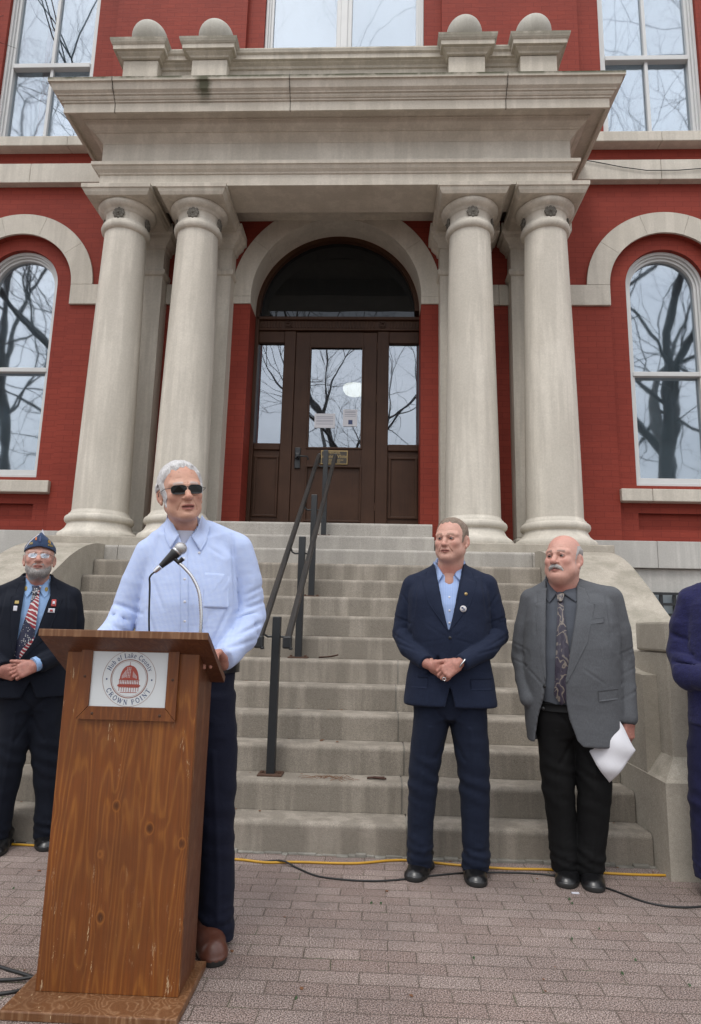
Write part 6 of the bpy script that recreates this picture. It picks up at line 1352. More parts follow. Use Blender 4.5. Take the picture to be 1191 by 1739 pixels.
bt = MB(); bt.lathe(0, 0, [(1, 1.035), (1, 1.075)], 40); bt.v = [(.02+x*.224, y*.188, z) for x, y, z in bt.v]; bt.build('belt', MAT['leather'], root)
trousers(root, [[(.030, -.055, .04, .075, .085), (.10, -.055, .035, .072, .082), (.30, -.058, .03, .074, .085), (.50, -.055, .012, .085, .10), (.75, -.05, .01, .105, .12), (.95, -.05, .0, .12, .15)],
                [(.030, .205, .0, .072, .085), (.10, .202, .0, .068, .082), (.30, .192, .0, .070, .085), (.50, .172, .0, .082, .10), (.75, .145, .0, .105, .12), (.95, .11, .0, .12, .15)]],
         [(.84, .03, .0, .17, .13), (.92, .025, .0, .195, .155), (1.06, .02, .0, .205, .165)], 'navy_trousers', ((-.26, -.22, .0), (.34, .24, 1.10)), seed=61)
MAT['boot'] = plain('brown_boot_leather', (.115, .038, .022), .38, .25, 40, bump=.2); MAT['welt'] = plain('boot_welt', (.32, .26, .20), .7, .1)
for x, y, a in ((-.055, -.15, -6), (.196, -.178, 8)):
    bo = shoe('boot', x, y, root, Z0, yaw=a, L_=.31, m='boot', w=.054, boot=True); wb = MB(); ca, sa = math.cos(R_(a)), math.sin(R_(a)); pts = []
    for i in range(36): t = 2*math.pi*i/36; px = .0575*np.sign(math.cos(t))*abs(math.cos(t))**.8; py = .155+.158*np.sign(math.sin(t))*abs(math.sin(t))**.8; px *= (1-.20*math.exp(-((py-.19)/.055)**2)); pts.append((x+px*ca-py*sa, y+px*sa+py*ca, .0245))
    wb.tube(pts+[pts[0]], .004, 6, cap=False); wb.build('welt', MAT['welt'], bo)
    st = MB()
    for q, (dx, zz) in enumerate(((.030, .085), (.024, .079), (.014, .073))): st.tube([(x+u*ca-(yy_)*sa, y+u*sa+yy_*ca, zc_) for u, yy_, zc_ in ((-dx, .088+q*-.008, zz-.012), (-dx*.5, .080-q*.008, zz), (0, .076-q*.008, zz+.003-.0*q), (dx*.5, .080-q*.008, zz), (dx, .088-q*.008, zz-.012))], .0009, 5)
    st.build('boot_stitching', MAT['welt'], bo)
spectacles('dark_lens', .0014, .0280, .0170, .003, -.1045, .98, root, 'black_plastic', cant=0, ycv=.014)
# ================================================================ figure in blue wool at the picture's right edge
bl = dict(org=(1.775, 3.34), rot=-26, label='person in royal blue wool coat mostly cut off at the right edge', cx=0,
    hpos=(0, -.03, 1.665), hrot=(-4, 0, 0), neckbase=(0, .005, 1.47), head=dict(w=.97, neck_r=.058, skin=(.52, .29, .22)),
    hair=[('hair', lambda x, y, z: np.maximum(hair_navy(x, y, z), np.minimum(y+.01, z+.10)), .010, .004, 'hair_grey')],
    hbox=((-.12, -.36, .86), (.16, -.10, 1.10)), hands=[dict(wrist=(.07, -.21, 1.02), d=(-.85, -.1, -.45), n=(-.25, -.95, .15), side=1, curl=(38, 52, 35), thumb=(38, 5)), dict(wrist=(-.06, -.18, 1.01), d=(.9, -.05, -.42), n=(-.1, -.9, -.42), side=-1, curl=(30, 45, 30))],
    core=dict(box=((-.34, -.30, .03), (.36, .25, 1.54)), cones=[((0, .01, .90), (0, .01, 1.34), .10, .10), ((0, .01, 1.34), (0, .006, 1.48), .08, .055), ((0, .01, 1.39), (-.17, .01, 1.39), .055, .045), ((0, .01, 1.39), (.17, .01, 1.39), .055, .045), ((-.18, .01, 1.39), (-.215, .03, 1.16), .045, .038), ((-.215, .03, 1.16), (-.07, -.17, 1.01), .038, .026), ((.18, .01, 1.39), (.215, .03, 1.16), .045, .038), ((.215, .03, 1.16), (.07, -.2, 1.02), .038, .026),
        ((-.10, .01, .85), (-.13, .02, .45), .08, .05), ((-.13, .02, .45), (-.13, .04, .09), .05, .035), ((.10, .01, .85), (.12, .02, .45), .08, .05), ((.12, .02, .45), (.13, .04, .09), .05, .035)]))
root, hv, plc = make_person(bl)
jv = Vol((-.36, -.36, .74), (.36, .26, 1.60), .007)
jv.loft([(.80, 0, 0, .225, .155), (1.0, 0, 0, .215, .15), (1.2, 0, 0, .21, .155), (1.38, 0, .005, .20, .14), (1.44, 0, .01, .15, .11)], k=.01)
for s in (-1, 1):
    jv.cone((s*.07, .01, 1.445), (s*.165, .012, 1.405), .070, .070, k=.035); jv.chain([(s*.172, .012, 1.392), (s*.208, .018, 1.28), (s*.225, .03, 1.14), (s*.205, -.07, 1.035), (s*.085, -.195, 1.02)], [.074, .072, .078, .072, .050], k=.014)
    for a, b in (((.31, -.03, 1.16), (.18, -.09, 1.13)), ((.30, -.06, 1.10), (.17, -.13, 1.075)), ((.30, -.01, 1.24), (.2, -.06, 1.20))): jv.cone((s*a[0], a[1], a[2]), (s*b[0], b[1], b[2]), .012, .006, k=.016, mode='sub')
jv.cone((0, .01, 1.44), (0, .02, 1.54), .078, .074, k=.02); fj = jv.front(); jv.cone((0, 0, 1.42), (0, .01, 1.60), .064, .066, k=.004, mode='sub')
V, Q = jv.mesh(); V = relax(V, Q, 2, .5); V = fold(V, Q, .0085, (6, 6, 5), 91, 1); V = fold(V, Q, .0035, (16, 16, 13), 92, 1); jo = raw_mesh('coat', V, Q, MAT['fleece'], root)
for s in (-1, 1): raw_mesh('lapel', *strip(fj, [(s*.03, 1.50), (s*.012, 1.2)], [(s*.11, 1.46), (s*.016, 1.19)], th=.005, off=.002, nt=20, ns=6), MAT['fleece'], jo)
for i in range(5): disc(fj, -.118+.014*i*.8, 1.418-.010*i*.7, .0045, .006, Z0).build('lapel_pin', MAT['white_cloth'], root)
trousers(root, [[(.085, s*.150, .03, .098, .11), (.20, s*.148, .03, .098, .105), (.45, s*.145, .012, .105, .11), (.7, s*.125, .01, .115, .125), (.9, s*.10, .01, .12, .13)] for s in (-1, 1)], [(.76, 0, .01, .18, .13), (.92, 0, .01, .19, .14)], 'fleece_trousers', ((-.3, -.2, .05), (.3, .22, .96)), seed=81)
shoe('shoe', -.165, -.115, root, Z0, yaw=-8, L_=.26); shoe('shoe', .13, -.115, root, Z0, yaw=6, L_=.26)
# ================================================================ lectern
LO_ = (-.86, 2.40, 0)
lec = empty('lectern', LO_, 'worn stained pine lectern with a slanted top and a round emblem sign on its front', 'lectern')
mb = MB(LO_); x0, x1, yf, yb = -1.098, -.622, 2.33, 2.53
mb.box(x0, x1, yf, yf+.019, .028, 1.165, .002); mb.build('front_panel', MAT['pine'], lec)
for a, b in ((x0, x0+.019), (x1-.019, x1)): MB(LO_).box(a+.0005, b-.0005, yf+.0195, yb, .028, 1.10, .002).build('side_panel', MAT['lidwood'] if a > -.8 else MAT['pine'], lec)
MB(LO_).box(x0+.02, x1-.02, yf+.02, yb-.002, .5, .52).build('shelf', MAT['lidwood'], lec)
MB(LO_).box(x0-.055, x1+.030, 2.215, 2.575, 0, .0275, .004).build('base_board', MAT['edgewood'], lec)
sl = math.atan2(.165, .29); lid = MB(LO_)
yy0, zz0 = 2.235, 1.196; L2 = .335; th = .024; dy, dz = math.cos(sl), -math.sin(sl); nx_, nz_ = math.sin(sl), math.cos(sl)
pts = [(yy0, zz0), (yy0+dy*L2, zz0+dz*L2), (yy0+dy*L2-nx_*th, zz0+dz*L2-nz_*th), (yy0-nx_*th*.2, zz0-nz_*th)]
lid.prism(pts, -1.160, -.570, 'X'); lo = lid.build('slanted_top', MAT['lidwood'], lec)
ed = MB(LO_); ed.box(-1.160, -.570, 2.229, 2.2345, 1.172, 1.197, .002); ed.build('worn_edge', MAT['edgewood'], lo)
# sign frame with mitred mouldings, screws and the emblem sheet
fx0, fx1, fz0, fz1 = -1.040, -.690, .890, 1.163; sx0, sx1, sz0, sz1 = -1.004, -.726, .930, 1.128; yF = yf-.014
for pl_ in ([(fx0, fz1), (fx1, fz1), (sx1-.004, sz1-.004), (sx0+.004, sz1-.004)], [(fx0, fz0), (fx1, fz0), (sx1-.004, sz0+.004), (sx0+.004, sz0+.004)], [(fx0, fz0+.002), (fx0, fz1-.002), (sx0+.003, sz1-.006), (sx0+.003, sz0+.006)], [(fx1, fz0+.002), (fx1, fz1-.002), (sx1-.003, sz1-.006), (sx1-.003, sz0+.006)]):
    MB(LO_).prism(pl_, yF, yf-.0005, 'Y').build('sign_frame', MAT['framewood'], lec)
sg = MB(LO_).box(sx0, sx1, yf-.007, yf-.002, sz0, sz1).build('emblem_sign', MAT['sign_white'], lec)
scw = [(-.985, 1.148), (-.745, 1.146), (-1.022, 1.035), (-.708, 1.03), (-.985, .910), (-.745, .908)]
for x, z in scw: MB(LO_).lathe(0, 0, [(.0045, 0), (.0045, .0012), (.002, .002)], 12).v
for x, z in scw:
    q = MB(LO_); vs = []; 
    for rr, t in ((.005, 0), (.0045, .0015), (.001, .002)): vs += [(x+rr*math.cos(2*math.pi*k/12), yF-t, z+rr*math.sin(2*math.pi*k/12)) for k in range(12)]
    q.add(vs, [(i*12+k, i*12+(k+1) % 12, (i+1)*12+(k+1) % 12, (i+1)*12+k) for i in range(2) for k in range(12)], True); q.build('screw', MAT['rust'], lec)
ecx, ecz = -.865, 1.030; yS = yf-.0072
def ringflat(nm, r0, r1, m, seg=72):
    q = MB(LO_); q.arch(ecx, ecz, r0, r1, yS-.0006, yS, 0, 2*math.pi, seg); return q.build(nm, MAT[m], sg)
ringflat('emblem_ring', .0945, .0955, 'sign_brown'); ringflat('emblem_ring', .0640, .0668, 'sign_brown'); ringflat('emblem_ring', .0605, .0612, 'sign_brown')
# letters with serifs, drawn as strokes on a unit-high grid: (x0, z0, x1, z1, thickness)
def arcs(cx, cz, rx, rz_, a0, a1, n=9): return [(cx+rx*math.cos(R_(a0+(a1-a0)*i/n)), cz+rz_*math.sin(R_(a0+(a1-a0)*i/n))) for i in range(n+1)]
TK, TN = .17, .075
def ser(x, z, w_=.17): return ([(x-w_, z), (x+w_, z)], .055)
G = {
 'H': (.95, [([(.2, 0), (.2, 1)], TK), ([(.75, 0), (.75, 1)], TK), ([(.2, .5), (.75, .5)], TN), ser(.2, .03), ser(.2, .97), ser(.75, .03), ser(.75, .97)]),
 'u': (.72, [([(.16, .66), (.16, .2)]+arcs(.34, .2, .18, .18, 180, 290, 6), .12), ([(.56, .68), (.56, .02)], .14), ser(.08, .65, .08), ser(.50, .65, .08), ser(.62, .03, .08)]),
 'b': (.68, [([(.16, 0), (.16, 1)], .14), (arcs(.33, .34, .22, .32, 140, -140, 12), .12), ser(.08, .97, .08)]),
 'o': (.66, [(arcs(.32, .34, .22, .33, 0, 360, 18), .13)]),
 'f': (.44, [([(.2, 0), (.2, .8)]+arcs(.36, .8, .16, .18, 180, 50, 6), .13), ([(.04, .64), (.42, .64)], .06), ser(.2, .03, .14)]),
 'L': (.80, [([(.2, 0), (.2, 1)], TK), ([(.2, .035), (.72, .035), (.74, .28)], .08), ser(.2, .97), ser(.12, .03, .1)]),
 'a': (.62, [(arcs(.28, .48, .18, .19, 150, 0, 6)+[(.46, .1)]+arcs(.56, .1, .10, .08, 180, 290, 4), .12), (arcs(.27, .2, .19, .17, 60, 320, 10), .10)]),
 'k': (.70, [([(.16, 0), (.16, 1)], .14), ([(.22, .32), (.56, .64)], .06), ([(.30, .38), (.60, .03)], .13), ser(.16, .03, .12), ser(.08, .97, .08), ser(.56, .65, .1), ser(.60, .03, .1)]),
 'e': (.60, [([(.10, .36), (.50, .36)], .055), (arcs(.30, .34, .21, .33, 0, 320, 14), .12)]),
 'C': (.88, [(arcs(.45, .5, .34, .48, 42, 318, 18), .14), ([(.72, .97), (.72, .68)], .06), ([(.72, .03), (.72, .25)], .05)]),
 'n': (.74, [([(.18, 0), (.18, .66)], .14), (arcs(.38, .44, .20, .22, 150, 0, 6)+[(.58, .02)], .13), ser(.18, .03, .12), ser(.58, .03, .12), ser(.10, .65, .08)]),
 't': (.42, [([(.2, .88), (.2, .16)]+arcs(.32, .16, .12, .14, 180, 320, 5), .13), ([(.04, .66), (.40, .66)], .06)]),
 'y': (.66, [([(.12, .66), (.34, .06)], .14), ([(.56, .66), (.28, -.22), (.12, -.28)], .06), ser(.10, .65, .12), ser(.56, .65, .1)]),
 'R': (.90, [([(.2, 0), (.2, 1)], TK), ([(.2, .96), (.45, .96)]+arcs(.45, .75, .2, .21, 90, -90, 8)+[(.2, .52)], .09), ([(.42, .52), (.76, .03)], .16), ser(.2, .03), ser(.12, .97, .1), ser(.78, .03, .1)]),
 'O': (.95, [(arcs(.46, .5, .34, .47, 0, 360, 24), .14)]),
 'W': (1.2, [([(.12, 1), (.36, .02)], .16), ([(.36, .02), (.60, .96)], .07), ([(.58, 1), (.82, .02)], .16), ([(.82, .02), (1.06, 1)], .07), ser(.12, .97), ser(.56, .97, .14), ser(1.06, .97, .12)]),
 'N': (.98, [([(.2, 0), (.2, 1)], .07), ([(.18, .98), (.78, .04)], .17), ([(.78, 0), (.78, 1)], .07), ser(.2, .03, .14), ser(.14, .97, .12), ser(.78, .97, .14)]),
 'P': (.82, [([(.2, 0), (.2, 1)], TK), ([(.2, .96), (.45, .96)]+arcs(.45, .72, .22, .24, 90, -90, 8)+[(.2, .48)], .09), ser(.2, .03), ser(.12, .97, .1)]),
 'I': (.46, [([(.23, 0), (.23, 1)], TK), ser(.23, .03), ser(.23, .97)]),
 'T': (.86, [([(.43, 0), (.43, 1)], TK), ([(.06, .74), (.07, .96), (.79, .96), (.80, .74)], .07), ser(.43, .03)]),
 ' ': (.42, [])}
def letters_on_arc(txt, r, size, a_mid, top, track, nm, sq=1.0):
    ws = [G[c][0]*size*sq+track for c in txt]; tot = sum(ws); rb = r if top else r+size
    pos = 0
    for c, w_ in zip(txt, ws):
        mid = pos+w_/2-tot/2; pos += w_; ang = a_mid+(-mid/(r+size*.35) if top else mid/(r+size*.6)); ca, sa = math.cos(ang), math.sin(ang)
        if not G[c][1]: continue
        if top: ux, uz, vx, vz, bx, bz = sa, -ca, ca, sa, ecx+r*ca, ecz+r*sa
        else: ux, uz, vx, vz, bx, bz = -sa, ca, -ca, -sa, ecx+rb*ca, ecz+rb*sa
        q = MB(LO_); lay = 0
        for pl_, t in G[c][1]:
            t = t*size
            P2 = [((p[0]-G[c][0]/2)*size*sq, p[1]*size) for p in pl_]; Ls = []; Rs = []
            for i, p in enumerate(P2):
                a_, b_ = P2[max(i-1, 0)], P2[min(i+1, len(P2)-1)]; dx, dz_ = b_[0]-a_[0], b_[1]-a_[1]; l = math.hypot(dx, dz_) or 1; nx2, nz2 = -dz_/l*t/2, dx/l*t/2
                Ls.append((p[0]+nx2, p[1]+nz2)); Rs.append((p[0]-nx2, p[1]-nz2))
            W2 = lambda p, y: (bx+ux*p[0]+vx*p[1], y, bz+uz*p[0]+vz*p[1]); y = yS-.0004-lay*.00006; lay += 1; n = len(P2)
            vs = [W2(p, y) for p in Ls]+[W2(p, y) for p in Rs]; q.add(vs, [(i, i+1, n+i+1, n+i) for i in range(n-1)])
        q.build(nm, MAT['sign_navy'], sg)
letters_on_arc('Hub of Lake County', .0722, .0165, math.pi/2, True, .0016, 'letter', .86)
letters_on_arc('CROWN POINT', .0722, .0168, -math.pi/2, False, .0030, 'letter', .98)
for s in (-1, 1):
    q = MB(LO_); q.arch(ecx+s*.0805, ecz-.003, .0001, .003, yS-.0005, yS, 0, 2*math.pi, 16); q.build('emblem_dot', MAT['sign_navy'], sg)
dome = MB(LO_)
def rect(x0, x1, z0, z1, y=0): dome.box(ecx+x0, ecx+x1, yS-.0006-y, yS-y, ecz+z0, ecz+z1)
L_c = [(-.034*math.cos(t*math.pi/2)**.8, -.003+.048*math.sin(t*math.pi/2)**1.15) for t in [i/12 for i in range(12)]]+[(0, .047)]
pl_ = L_c+[(-x, z) for x, z in L_c[:-1][::-1]]
dome.prism([(ecx+x, ecz+z) for x, z in pl_], yS-.0006, yS, 'Y')
rect(-.0007, .0007, .045, .058)
for z, w_, h_ in ((-.004, .037, .0012), (-.020, .037, .0012), (-.0235, .041, .0022), (-.0265, .038, .0012), (-.0292, .036, .0010), (-.047, .030, .001)): rect(-w_, w_, z-h_, z+h_)
for i in range(12): x = -.034+.068*i/11; rect(x-.0011, x+.0011, -.020, -.004)
for i in range(9): x = -.034+.068*i/8; rect(x-.0009, x+.0009, -.046+abs(x)*.1, -.029)
for i in range(5): x = -.028+.014*i; dome.arch(ecx+x, ecz-.010, .0022, .0034, yS-.0007, yS-.0001, 0, math.pi, 10)
dome.build('emblem_dome', MAT['sign_red'], sg)
wl = MB(LO_)
for i in range(7):
    for j in range(3): x = -.010+.0055*j+i*.0004; z = .004+i*.0052; wl.box(ecx+x-.0011, ecx+x+.0011, yS-.0009, yS-.00065, ecz+z, ecz+z+.0034)
for i in range(6): x = -.0265+.0026*i; wl.box(ecx+x, ecx+x+.0010, yS-.0009, yS-.00065, ecz+.0+i*.001, ecz+.012+i*.0035); wl.box(ecx-x-.0010, ecx-x, yS-.0009, yS-.00065, ecz+.0+i*.001, ecz+.010+i*.003)
wl.build('emblem_dome_lights', MAT['sign_white'], sg)
# ---------------------------------------------------------------- microphone on a gooseneck
MO = (-.652, 2.42, 1.13)
mic = empty('microphone', MO, 'silver-headed microphone in a black clip on a chrome gooseneck above the lectern', 'microphone')
gp = [Vector(p) for p in ((-.650, 2.42, 1.10), (-.648, 2.42, 1.22), (-.652, 2.42, 1.28), (-.664, 2.42, 1.345), (-.690, 2.42, 1.395), (-.722, 2.42, 1.430), (-.748, 2.42, 1.452))]
def cr_(P, n=8):
    out = []
    for i in range(len(P)-1):
        a, b, c, d = P[max(i-1, 0)], P[i], P[i+1], P[min(i+2, len(P)-1)]
        for k in range(n): t = k/n; out.append(.5*((2*b)+(c-a)*t+(2*a-5*b+4*c-d)*t*t+(3*b-a-3*c+d)*t**3))
    return out+[P[-1]]
gpp = cr_(gp, 14); MB(MO).tube(gpp, [.0062+(.0007 if i % 2 else -.0005) for i in range(len(gpp))], 12).build('gooseneck', MAT['chrome'], mic)
MB(MO).lathe(-.650, 2.42, [(.028, 1.085), (.028, 1.115), (.012, 1.122), (.010, 1.15)], 24).build('mount_flange', MAT['chrome'], mic)
a = Vector((-.748, 2.42, 1.452)); h = Vector((-.744, 2.425, 1.508)); t = Vector((-.824, 2.405, 1.422)); ax = (h-t).normalized()
MB(MO).tube([a-Vector((-.016, 0, -.016)), a, a+Vector((-.014, -.002, .014)), h-ax*.055], [.009, .0095, .0085, .010], 14).build('mic_clip', MAT['black_plastic'], mic)
mc = MB(MO).tube([t+ax*.018, t+ax*.030, t+ax*.034, h-ax*.040, h-ax*.030, h-ax*.024], [.0105, .0115, .0125, .0185, .0215, .0205], 24).build('mic_body', MAT['black_plastic'], mic)
MB(MO).tube([h-ax*.0235, h-ax*.020, h-ax*.017], [.0215, .0235, .0225], 24).build('mic_collar', MAT['chrome'], mic)
m = NT('mic_grille'); v_ = m.n('TexVoronoi', {'Vector': m.co(), 'Scale': 480.0}).outputs['Distance']; m.set(Base_Color=m.mix(m.ramp(v_, [(.2, g3(0)), (.5, g3(1))]), (.22, .22, .22), (.62, .61, .60)), Metallic=.7, Roughness=.4, Normal=m.bump(v_, .6, .001)); MAT['grille'] = m.m
gm = MB((0, 0, 0)); gm.ball((0, 0, 0), .0245, 28, 18); gv = MB(MO); rot = ax.to_track_quat('Z', 'X').to_matrix(); gv.add([h-ax*.002+rot @ Vector((v[0], v[1], v[2]*.95)) for v in gm.v], gm.f, True); gv.build('mic_grille', MAT['grille'], mic)
MB(MO).tube([t-ax*.012, t+ax*.004, t+ax*.016], [.0075, .0105, .0105], 16).build('mic_plug', MAT['chrome'], mic)
MB(MO).tube(cr_([t-ax*.012, t-ax*.034+Vector((0, 0, -.004)), Vector((-.846, 2.405, 1.36)), Vector((-.842, 2.41, 1.25)), Vector((-.840, 2.43, 1.155)), Vector((-.842, 2.455, 1.08))]), .0036, 8).build('mic_cable', MAT['cable_black'], mic)
# ---------------------------------------------------------------- cables on the paving
def cable(pts, r, m, label, name='cable'):
    P = [Vector((p[0], p[1], (p[2] if len(p) > 2 else 0)+r)) for p in pts]; pp = cr_(P, 8); rnd = random.Random(len(pts))
    o = pp[0].copy(); mb = MB(o); mb.tube(pp, r, 8); return tag(mb.build(name, MAT[m], None, tuple(o)), label, 'cable')
cable([(-2.6, 3.78), (-2.05, 3.775), (-1.75, 3.765), (-1.4, 3.75), (-1.1, 3.70), (-.72, 3.675), (-.55, 3.645), (-.40, 3.668), (-.1, 3.68), (.10, 3.745), (.22, 3.755), (.45, 3.715), (.70, 3.69), (.95, 3.70), (1.3, 3.675), (1.63, 3.685), (2.2, 3.70)], .0065, 'cable_yellow', 'long yellow extension cable lying along the foot of the stone steps')
cable([(-.58, 3.655), (-.47, 3.648, .012), (-.38, 3.585), (-.27, 3.49), (-.12, 3.455), (.03, 3.457), (.18, 3.50), (.32, 3.56), (.52, 3.62), (.81, 3.64), (.98, 3.60), (1.144, 3.482), (1.277, 3.323), (1.434, 3.287), (1.62, 3.34)], .0048, 'cable_black', 'thin black cable looping over the paving past the shoes of the two standing men')
cable([(-2.5, 3.83), (-2.05, 3.815), (-1.8, 3.80, .0), (-1.55, 3.78), (-1.3, 3.79)], .004, 'cable_black', 'thin black cable beside the yellow one behind the capped man')
cable([(-1.9, 2.62), (-1.5, 2.60), (-1.32, 2.515), (-1.22, 2.478), (-1.165, 2.455), (-1.135, 2.435), (-1.17, 2.375), (-1.24, 2.345), (-1.36, 2.335), (-1.6, 2.37)], .0058, 'cable_black', 'black cable curled in a loop on the paving at the left of the lectern')
cable([(-1.6, 2.43), (-1.38, 2.42), (-1.22, 2.43, .004), (-1.14, 2.448, .008), (-1.06, 2.457), (-1.0, 2.47)], .0058, 'cable_black', 'short black cable running straight under the left side of the lectern')
# ---------------------------------------------------------------- litter
rnd = random.Random(12)
def bark(loc, L, w_, hgt, yaw, label):
    mb = MB(loc); n = 10; vs = []; fs = []
    for i in range(n+1):
        t = i/n; x = (t-.5)*L; c = w_*(math.sin(math.pi*min(1, max(0, t*.96+.02)))**.5)*(.8+.3*math.sin(t*9+yaw)); z = hgt*(t**2)+.004; yo = .012*math.sin(t*5+yaw)
        for u, dz in ((-1, .006), (0, 0), (1, .007)): vs.append((x, yo+u*c/2, z+dz)); 
        for u, dz in ((1, .011), (0, .004), (-1, .010)): vs.append((x, yo+u*c/2, z+dz))
    for i in range(n):
        for k in range(6): a, b = i*6+k, i*6+(k+1) % 6; fs.append((a, b, b+6, a+6))
    fs += [tuple(range(6))[::-1], tuple(range(n*6, n*6+6))]; ca, sa = math.cos(yaw), math.sin(yaw)
    mb.add([(loc[0]+v[0]*ca-v[1]*sa, loc[1]+v[0]*sa+v[1]*ca, loc[2]+v[2]) for v in vs], fs, True)
    return tag(mb.build('bark_piece', MAT['bark_red'], None, loc), label, 'bark')
MAT['bark_red'] = plain('shed_bark', (.075, .030, .018), .85, .5, 60, bump=.4)
bark((-.355, 5.05, .99), .15, .030, .022, .05, 'long curved dark shed bark strip lying beside the second handrail post')
bark((.02, 4.12, .33), .115, .022, .0, .12, 'short folded strip of reddish bark on the second step near the navy trousers')
bark((.03, 4.14, .33), .075, .016, .0, .45, 'small thin reddish bark sliver behind the folded strip on the second step')
lf = MB((0, 4, 0))
def scrap(mb, x, y, z, s):
    a = rnd.uniform(0, 6.28); ca, sa = math.cos(a), math.sin(a); q = [(-1, -.45), (-.2, -.7), (1, -.1), (.5, .5), (-.5, .6)]; lift = rnd.uniform(.1, .5)*s
    vs = [(x+s*(u*ca-v*sa), y+s*(u*sa+v*ca), z+.002+lift*abs(v)) for u, v in q]; vt = [(a_, b_, c_+.0008) for a_, b_, c_ in vs]
    mb.add(vs+vt, [(0, 1, 2, 3, 4)[::-1], (5, 6, 7, 8, 9)]+[(i, (i+1) % 5, 5+(i+1) % 5, 5+i) for i in range(5)])
for k in range(1, 12):
    for _ in range(rnd.choice((7, 10, 14)) if k < 10 else 8):
        c = rnd.random(); x = XC+rnd.gauss(.1, .35) if c < .45 else (XC-XS+abs(rnd.gauss(0, .3))+.02 if c < .85 else XC+XS-abs(rnd.gauss(0, .2))-.02)
        scrap(lf, x, Y1+k*T-abs(rnd.gauss(0, .035))-.012, k*r_, rnd.uniform(.006, .017))
for _ in range(40): scrap(lf, rnd.uniform(-1.9, 1.6), rnd.choice((rnd.uniform(2.3, 3.6), rnd.uniform(3.66, 3.79))), 0, rnd.uniform(.004, .011))
tag(lf.build('leaf_litter', MAT['dead_leaf'], None, (0, 4, 0)), 'scattered brown leaf scraps on the steps and paving', 'leaf litter', kind='stuff')
tw = MB((-.25, 4.1, .33))
for _ in range(26):
    x, y = -.30+rnd.gauss(0, .09), 4.10+rnd.gauss(0, .025); a = rnd.uniform(-.6, .6); l = rnd.uniform(.03, .10); tw.tube([(x, y, .334), (x+l*.5*math.cos(a), y+l*.3*math.sin(a), .340+rnd.random()*.012), (x+l*math.cos(a), y+l*.6*math.sin(a), .335)], .0011, 4)
tag(tw.build('twigs', MAT['dead_leaf'], None, (-.25, 4.1, .33)), 'dry twigs and pine needles on the second step by the front post', 'twigs', kind='stuff')
def butt(x, y, label):
    mb = MB((x, y, 0)).box(x, x+.035, y, y+.014, .001, .006, .001); o = mb.build('litter_scrap', MAT['white_cloth'], None, (x, y, 0)); return tag(o, label, 'litter')
butt(.955, 3.40, 'small white litter scrap between the shoes of the man in grey'); 
mo = MB((0, 3, 0))                                                # moss and tiny weeds in the paving joints
for _ in range(22):
    j = rnd.randint(-2, 11); i = rnd.randint(-7, 8); y = 2.352+.0848*j; x = -.14+.2125*i-(0 if j % 2 else .10625); 
    if rnd.random() < .5: y += rnd.uniform(0, .08)
    else: x += rnd.uniform(-.1, .1)
    for _ in range(rnd.randint(4, 9)):
        a = rnd.uniform(0, 6.28); r2 = rnd.uniform(0, .010); px, py = x+r2*math.cos(a)*.35, y+r2*math.sin(a); s = rnd.uniform(.002, .0045)
        mo.add([(px-s, py-s*.3, .001), (px+s, py-s*.2, .002), (px+s*.3, py+s, .005+rnd.random()*.004), (px-s*.2, py+s*.4, .0055)], [(0, 1, 2, 3)])
tag(mo.build('joint_moss', MAT['leaf_green'], None, (0, 3, 0), fixn=False), 'tufts of green moss in the joints of the paving', 'moss', kind='stuff')
# ---------------------------------------------------------------- shrub beside the right cheek wall
SHO = (3.1, 6.95, 0); sh = empty('shrub', SHO, 'low feathery green shrub growing before the basement grille right of the stairs', 'shrub')
stm = MB(SHO); fol = MB(SHO)
for _ in range(60):
    a = rnd.uniform(0, 6.28); r0 = rnd.uniform(.1, .55); b = Vector((3.1+.3*math.cos(a)*rnd.random(), 6.95+.25*math.sin(a)*rnd.random(), 0)); e = Vector((3.1+r0*1.3*math.cos(a), 6.95+r0*.7*math.sin(a), rnd.uniform(1.0, 1.62)-r0*.35)); mid = (b+e)/2+Vector((rnd.uniform(-.08, .08), rnd.uniform(-.08, .08), .1))
    stm.tube([b, mid, e], [.008, .005, .002], 5)
    for q in range(70):
        t = rnd.uniform(.35, 1.0); p = b*(1-t)**2+mid*2*t*(1-t)+e*t*t+Vector((rnd.gauss(0, .035), rnd.gauss(0, .035), rnd.gauss(0, .03))); d = Vector((rnd.gauss(0, 1), rnd.gauss(0, 1), rnd.gauss(.5, .8))).normalized(); s_ = d.orthogonal().normalized(); L3 = rnd.uniform(.018, .04); w3 = L3*.16
        fol.add([p-s_*w3*.3, p+d*L3*.5-s_*w3, p+d*L3, p+d*L3*.5+s_*w3], [(0, 1, 2, 3)])
stm.build('stem', MAT['bark'], sh); fol.build('foliage', MAT['leaf_green'], sh, fixn=False)
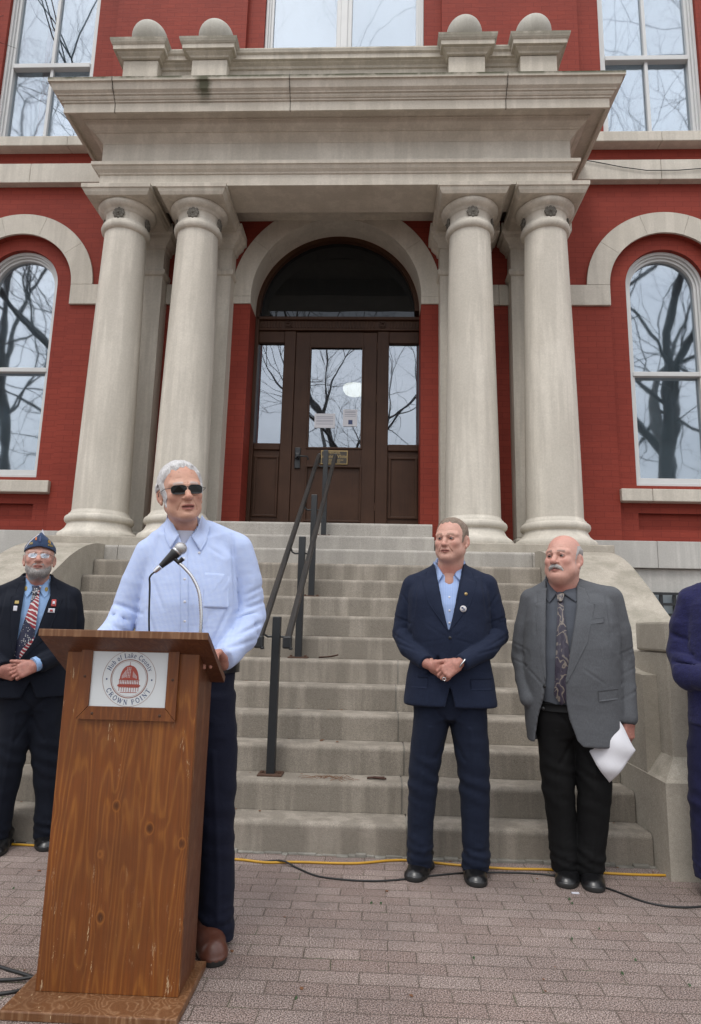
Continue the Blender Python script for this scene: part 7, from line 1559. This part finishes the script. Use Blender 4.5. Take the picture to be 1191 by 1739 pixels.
# ================================================================ bare trees standing behind the photographer (seen in the window glass)
def bare_tree(x, y, hgt, r0, seed, label, lean=(0, 0), fork=.22):
    rd = random.Random(seed); org = (x, y, 0); root = empty('bare_tree', org, label, 'tree', None); tr = MB(org); crn = MB(org); cnt = [0]
    def grow(p, d, L_, r, lvl, mb):
        n = 5 if lvl < 3 else 3; pts = [p]; rs = [r]; q = p.copy(); dd = d.copy()
        for i in range(n):
            dd = (dd+Vector((rd.gauss(0, .13), rd.gauss(0, .13), rd.gauss(.03, .08)))*(1+.35*lvl*.4)).normalized(); q = q+dd*(L_/n); pts.append(q.copy()); rs.append(r*(1-.45*(i+1)/n))
        mb.tube(pts, rs, 8 if lvl < 2 else (5 if lvl < 4 else 3), cap=False); cnt[0] += 1
        if lvl >= 7 or r < .0035: return
        k = 2 if lvl < 1 else rd.choice((2, 3)) if lvl < 5 else 2
        for j in range(k):
            ang = rd.uniform(.25, .65) if lvl else rd.uniform(.35, .6); axd = dd.orthogonal().normalized(); axd.rotate(Matrix.Rotation(rd.uniform(0, 6.28)if lvl else j*3.1+rd.uniform(-.4, .4)+.6, 3, dd)); nd = (dd*math.cos(ang)+axd*math.sin(ang)).normalized(); nd.z += .12; nd.normalize()
            grow(q, nd, L_*rd.uniform(.66, .84), rs[-1]*(rd.uniform(.70, .92) if j else .95), lvl+1, crn)
        if lvl >= 1:
            for j in range(2 if lvl < 5 else 1):
                i = rd.randint(1, n-1); axd = dd.orthogonal().normalized(); axd.rotate(Matrix.Rotation(rd.uniform(0, 6.28), 3, dd)); grow(pts[i], (dd*.5+axd).normalized(), L_*rd.uniform(.4, .6), rs[i]*.42, lvl+2, crn)
    grow(Vector((x, y, -.1)), Vector((lean[0], lean[1], 1)).normalized(), hgt*fork, r0, 0, tr)
    tr.build('trunk', MAT['bark'], root, fixn=False); crn.build('crown', MAT['bark'], root, fixn=False); return root
bare_tree(-10.6, -2.2, 25, .40, 3, 'old bare tree at the left behind the viewpoint, mirrored in the arched left window', (.03, -.02))
bare_tree(7.9, -1.8, 31, .36, 14, 'thick bare tree at the right behind the viewpoint, mirrored in the arched right window', (.0, -.02))
bare_tree(-1.9, -7.5, 18, .26, 21, 'bare tree in the middle behind the viewpoint, mirrored in the entrance door glass', (.08, .03))
bare_tree(.6, -4.2, 33, .24, 33, 'slender tall bare tree close behind the viewpoint, mirrored in the upper windows', (0, .02))

bare_tree(-13.5, -6.5, 34, .34, 9, 'tall bare tree far left behind the viewpoint, mirrored in the upper left window', (.02, 0))
bare_tree(11.5, -6.0, 34, .34, 12, 'tall bare tree far right behind the viewpoint, mirrored in the upper right window', (-.03, 0))
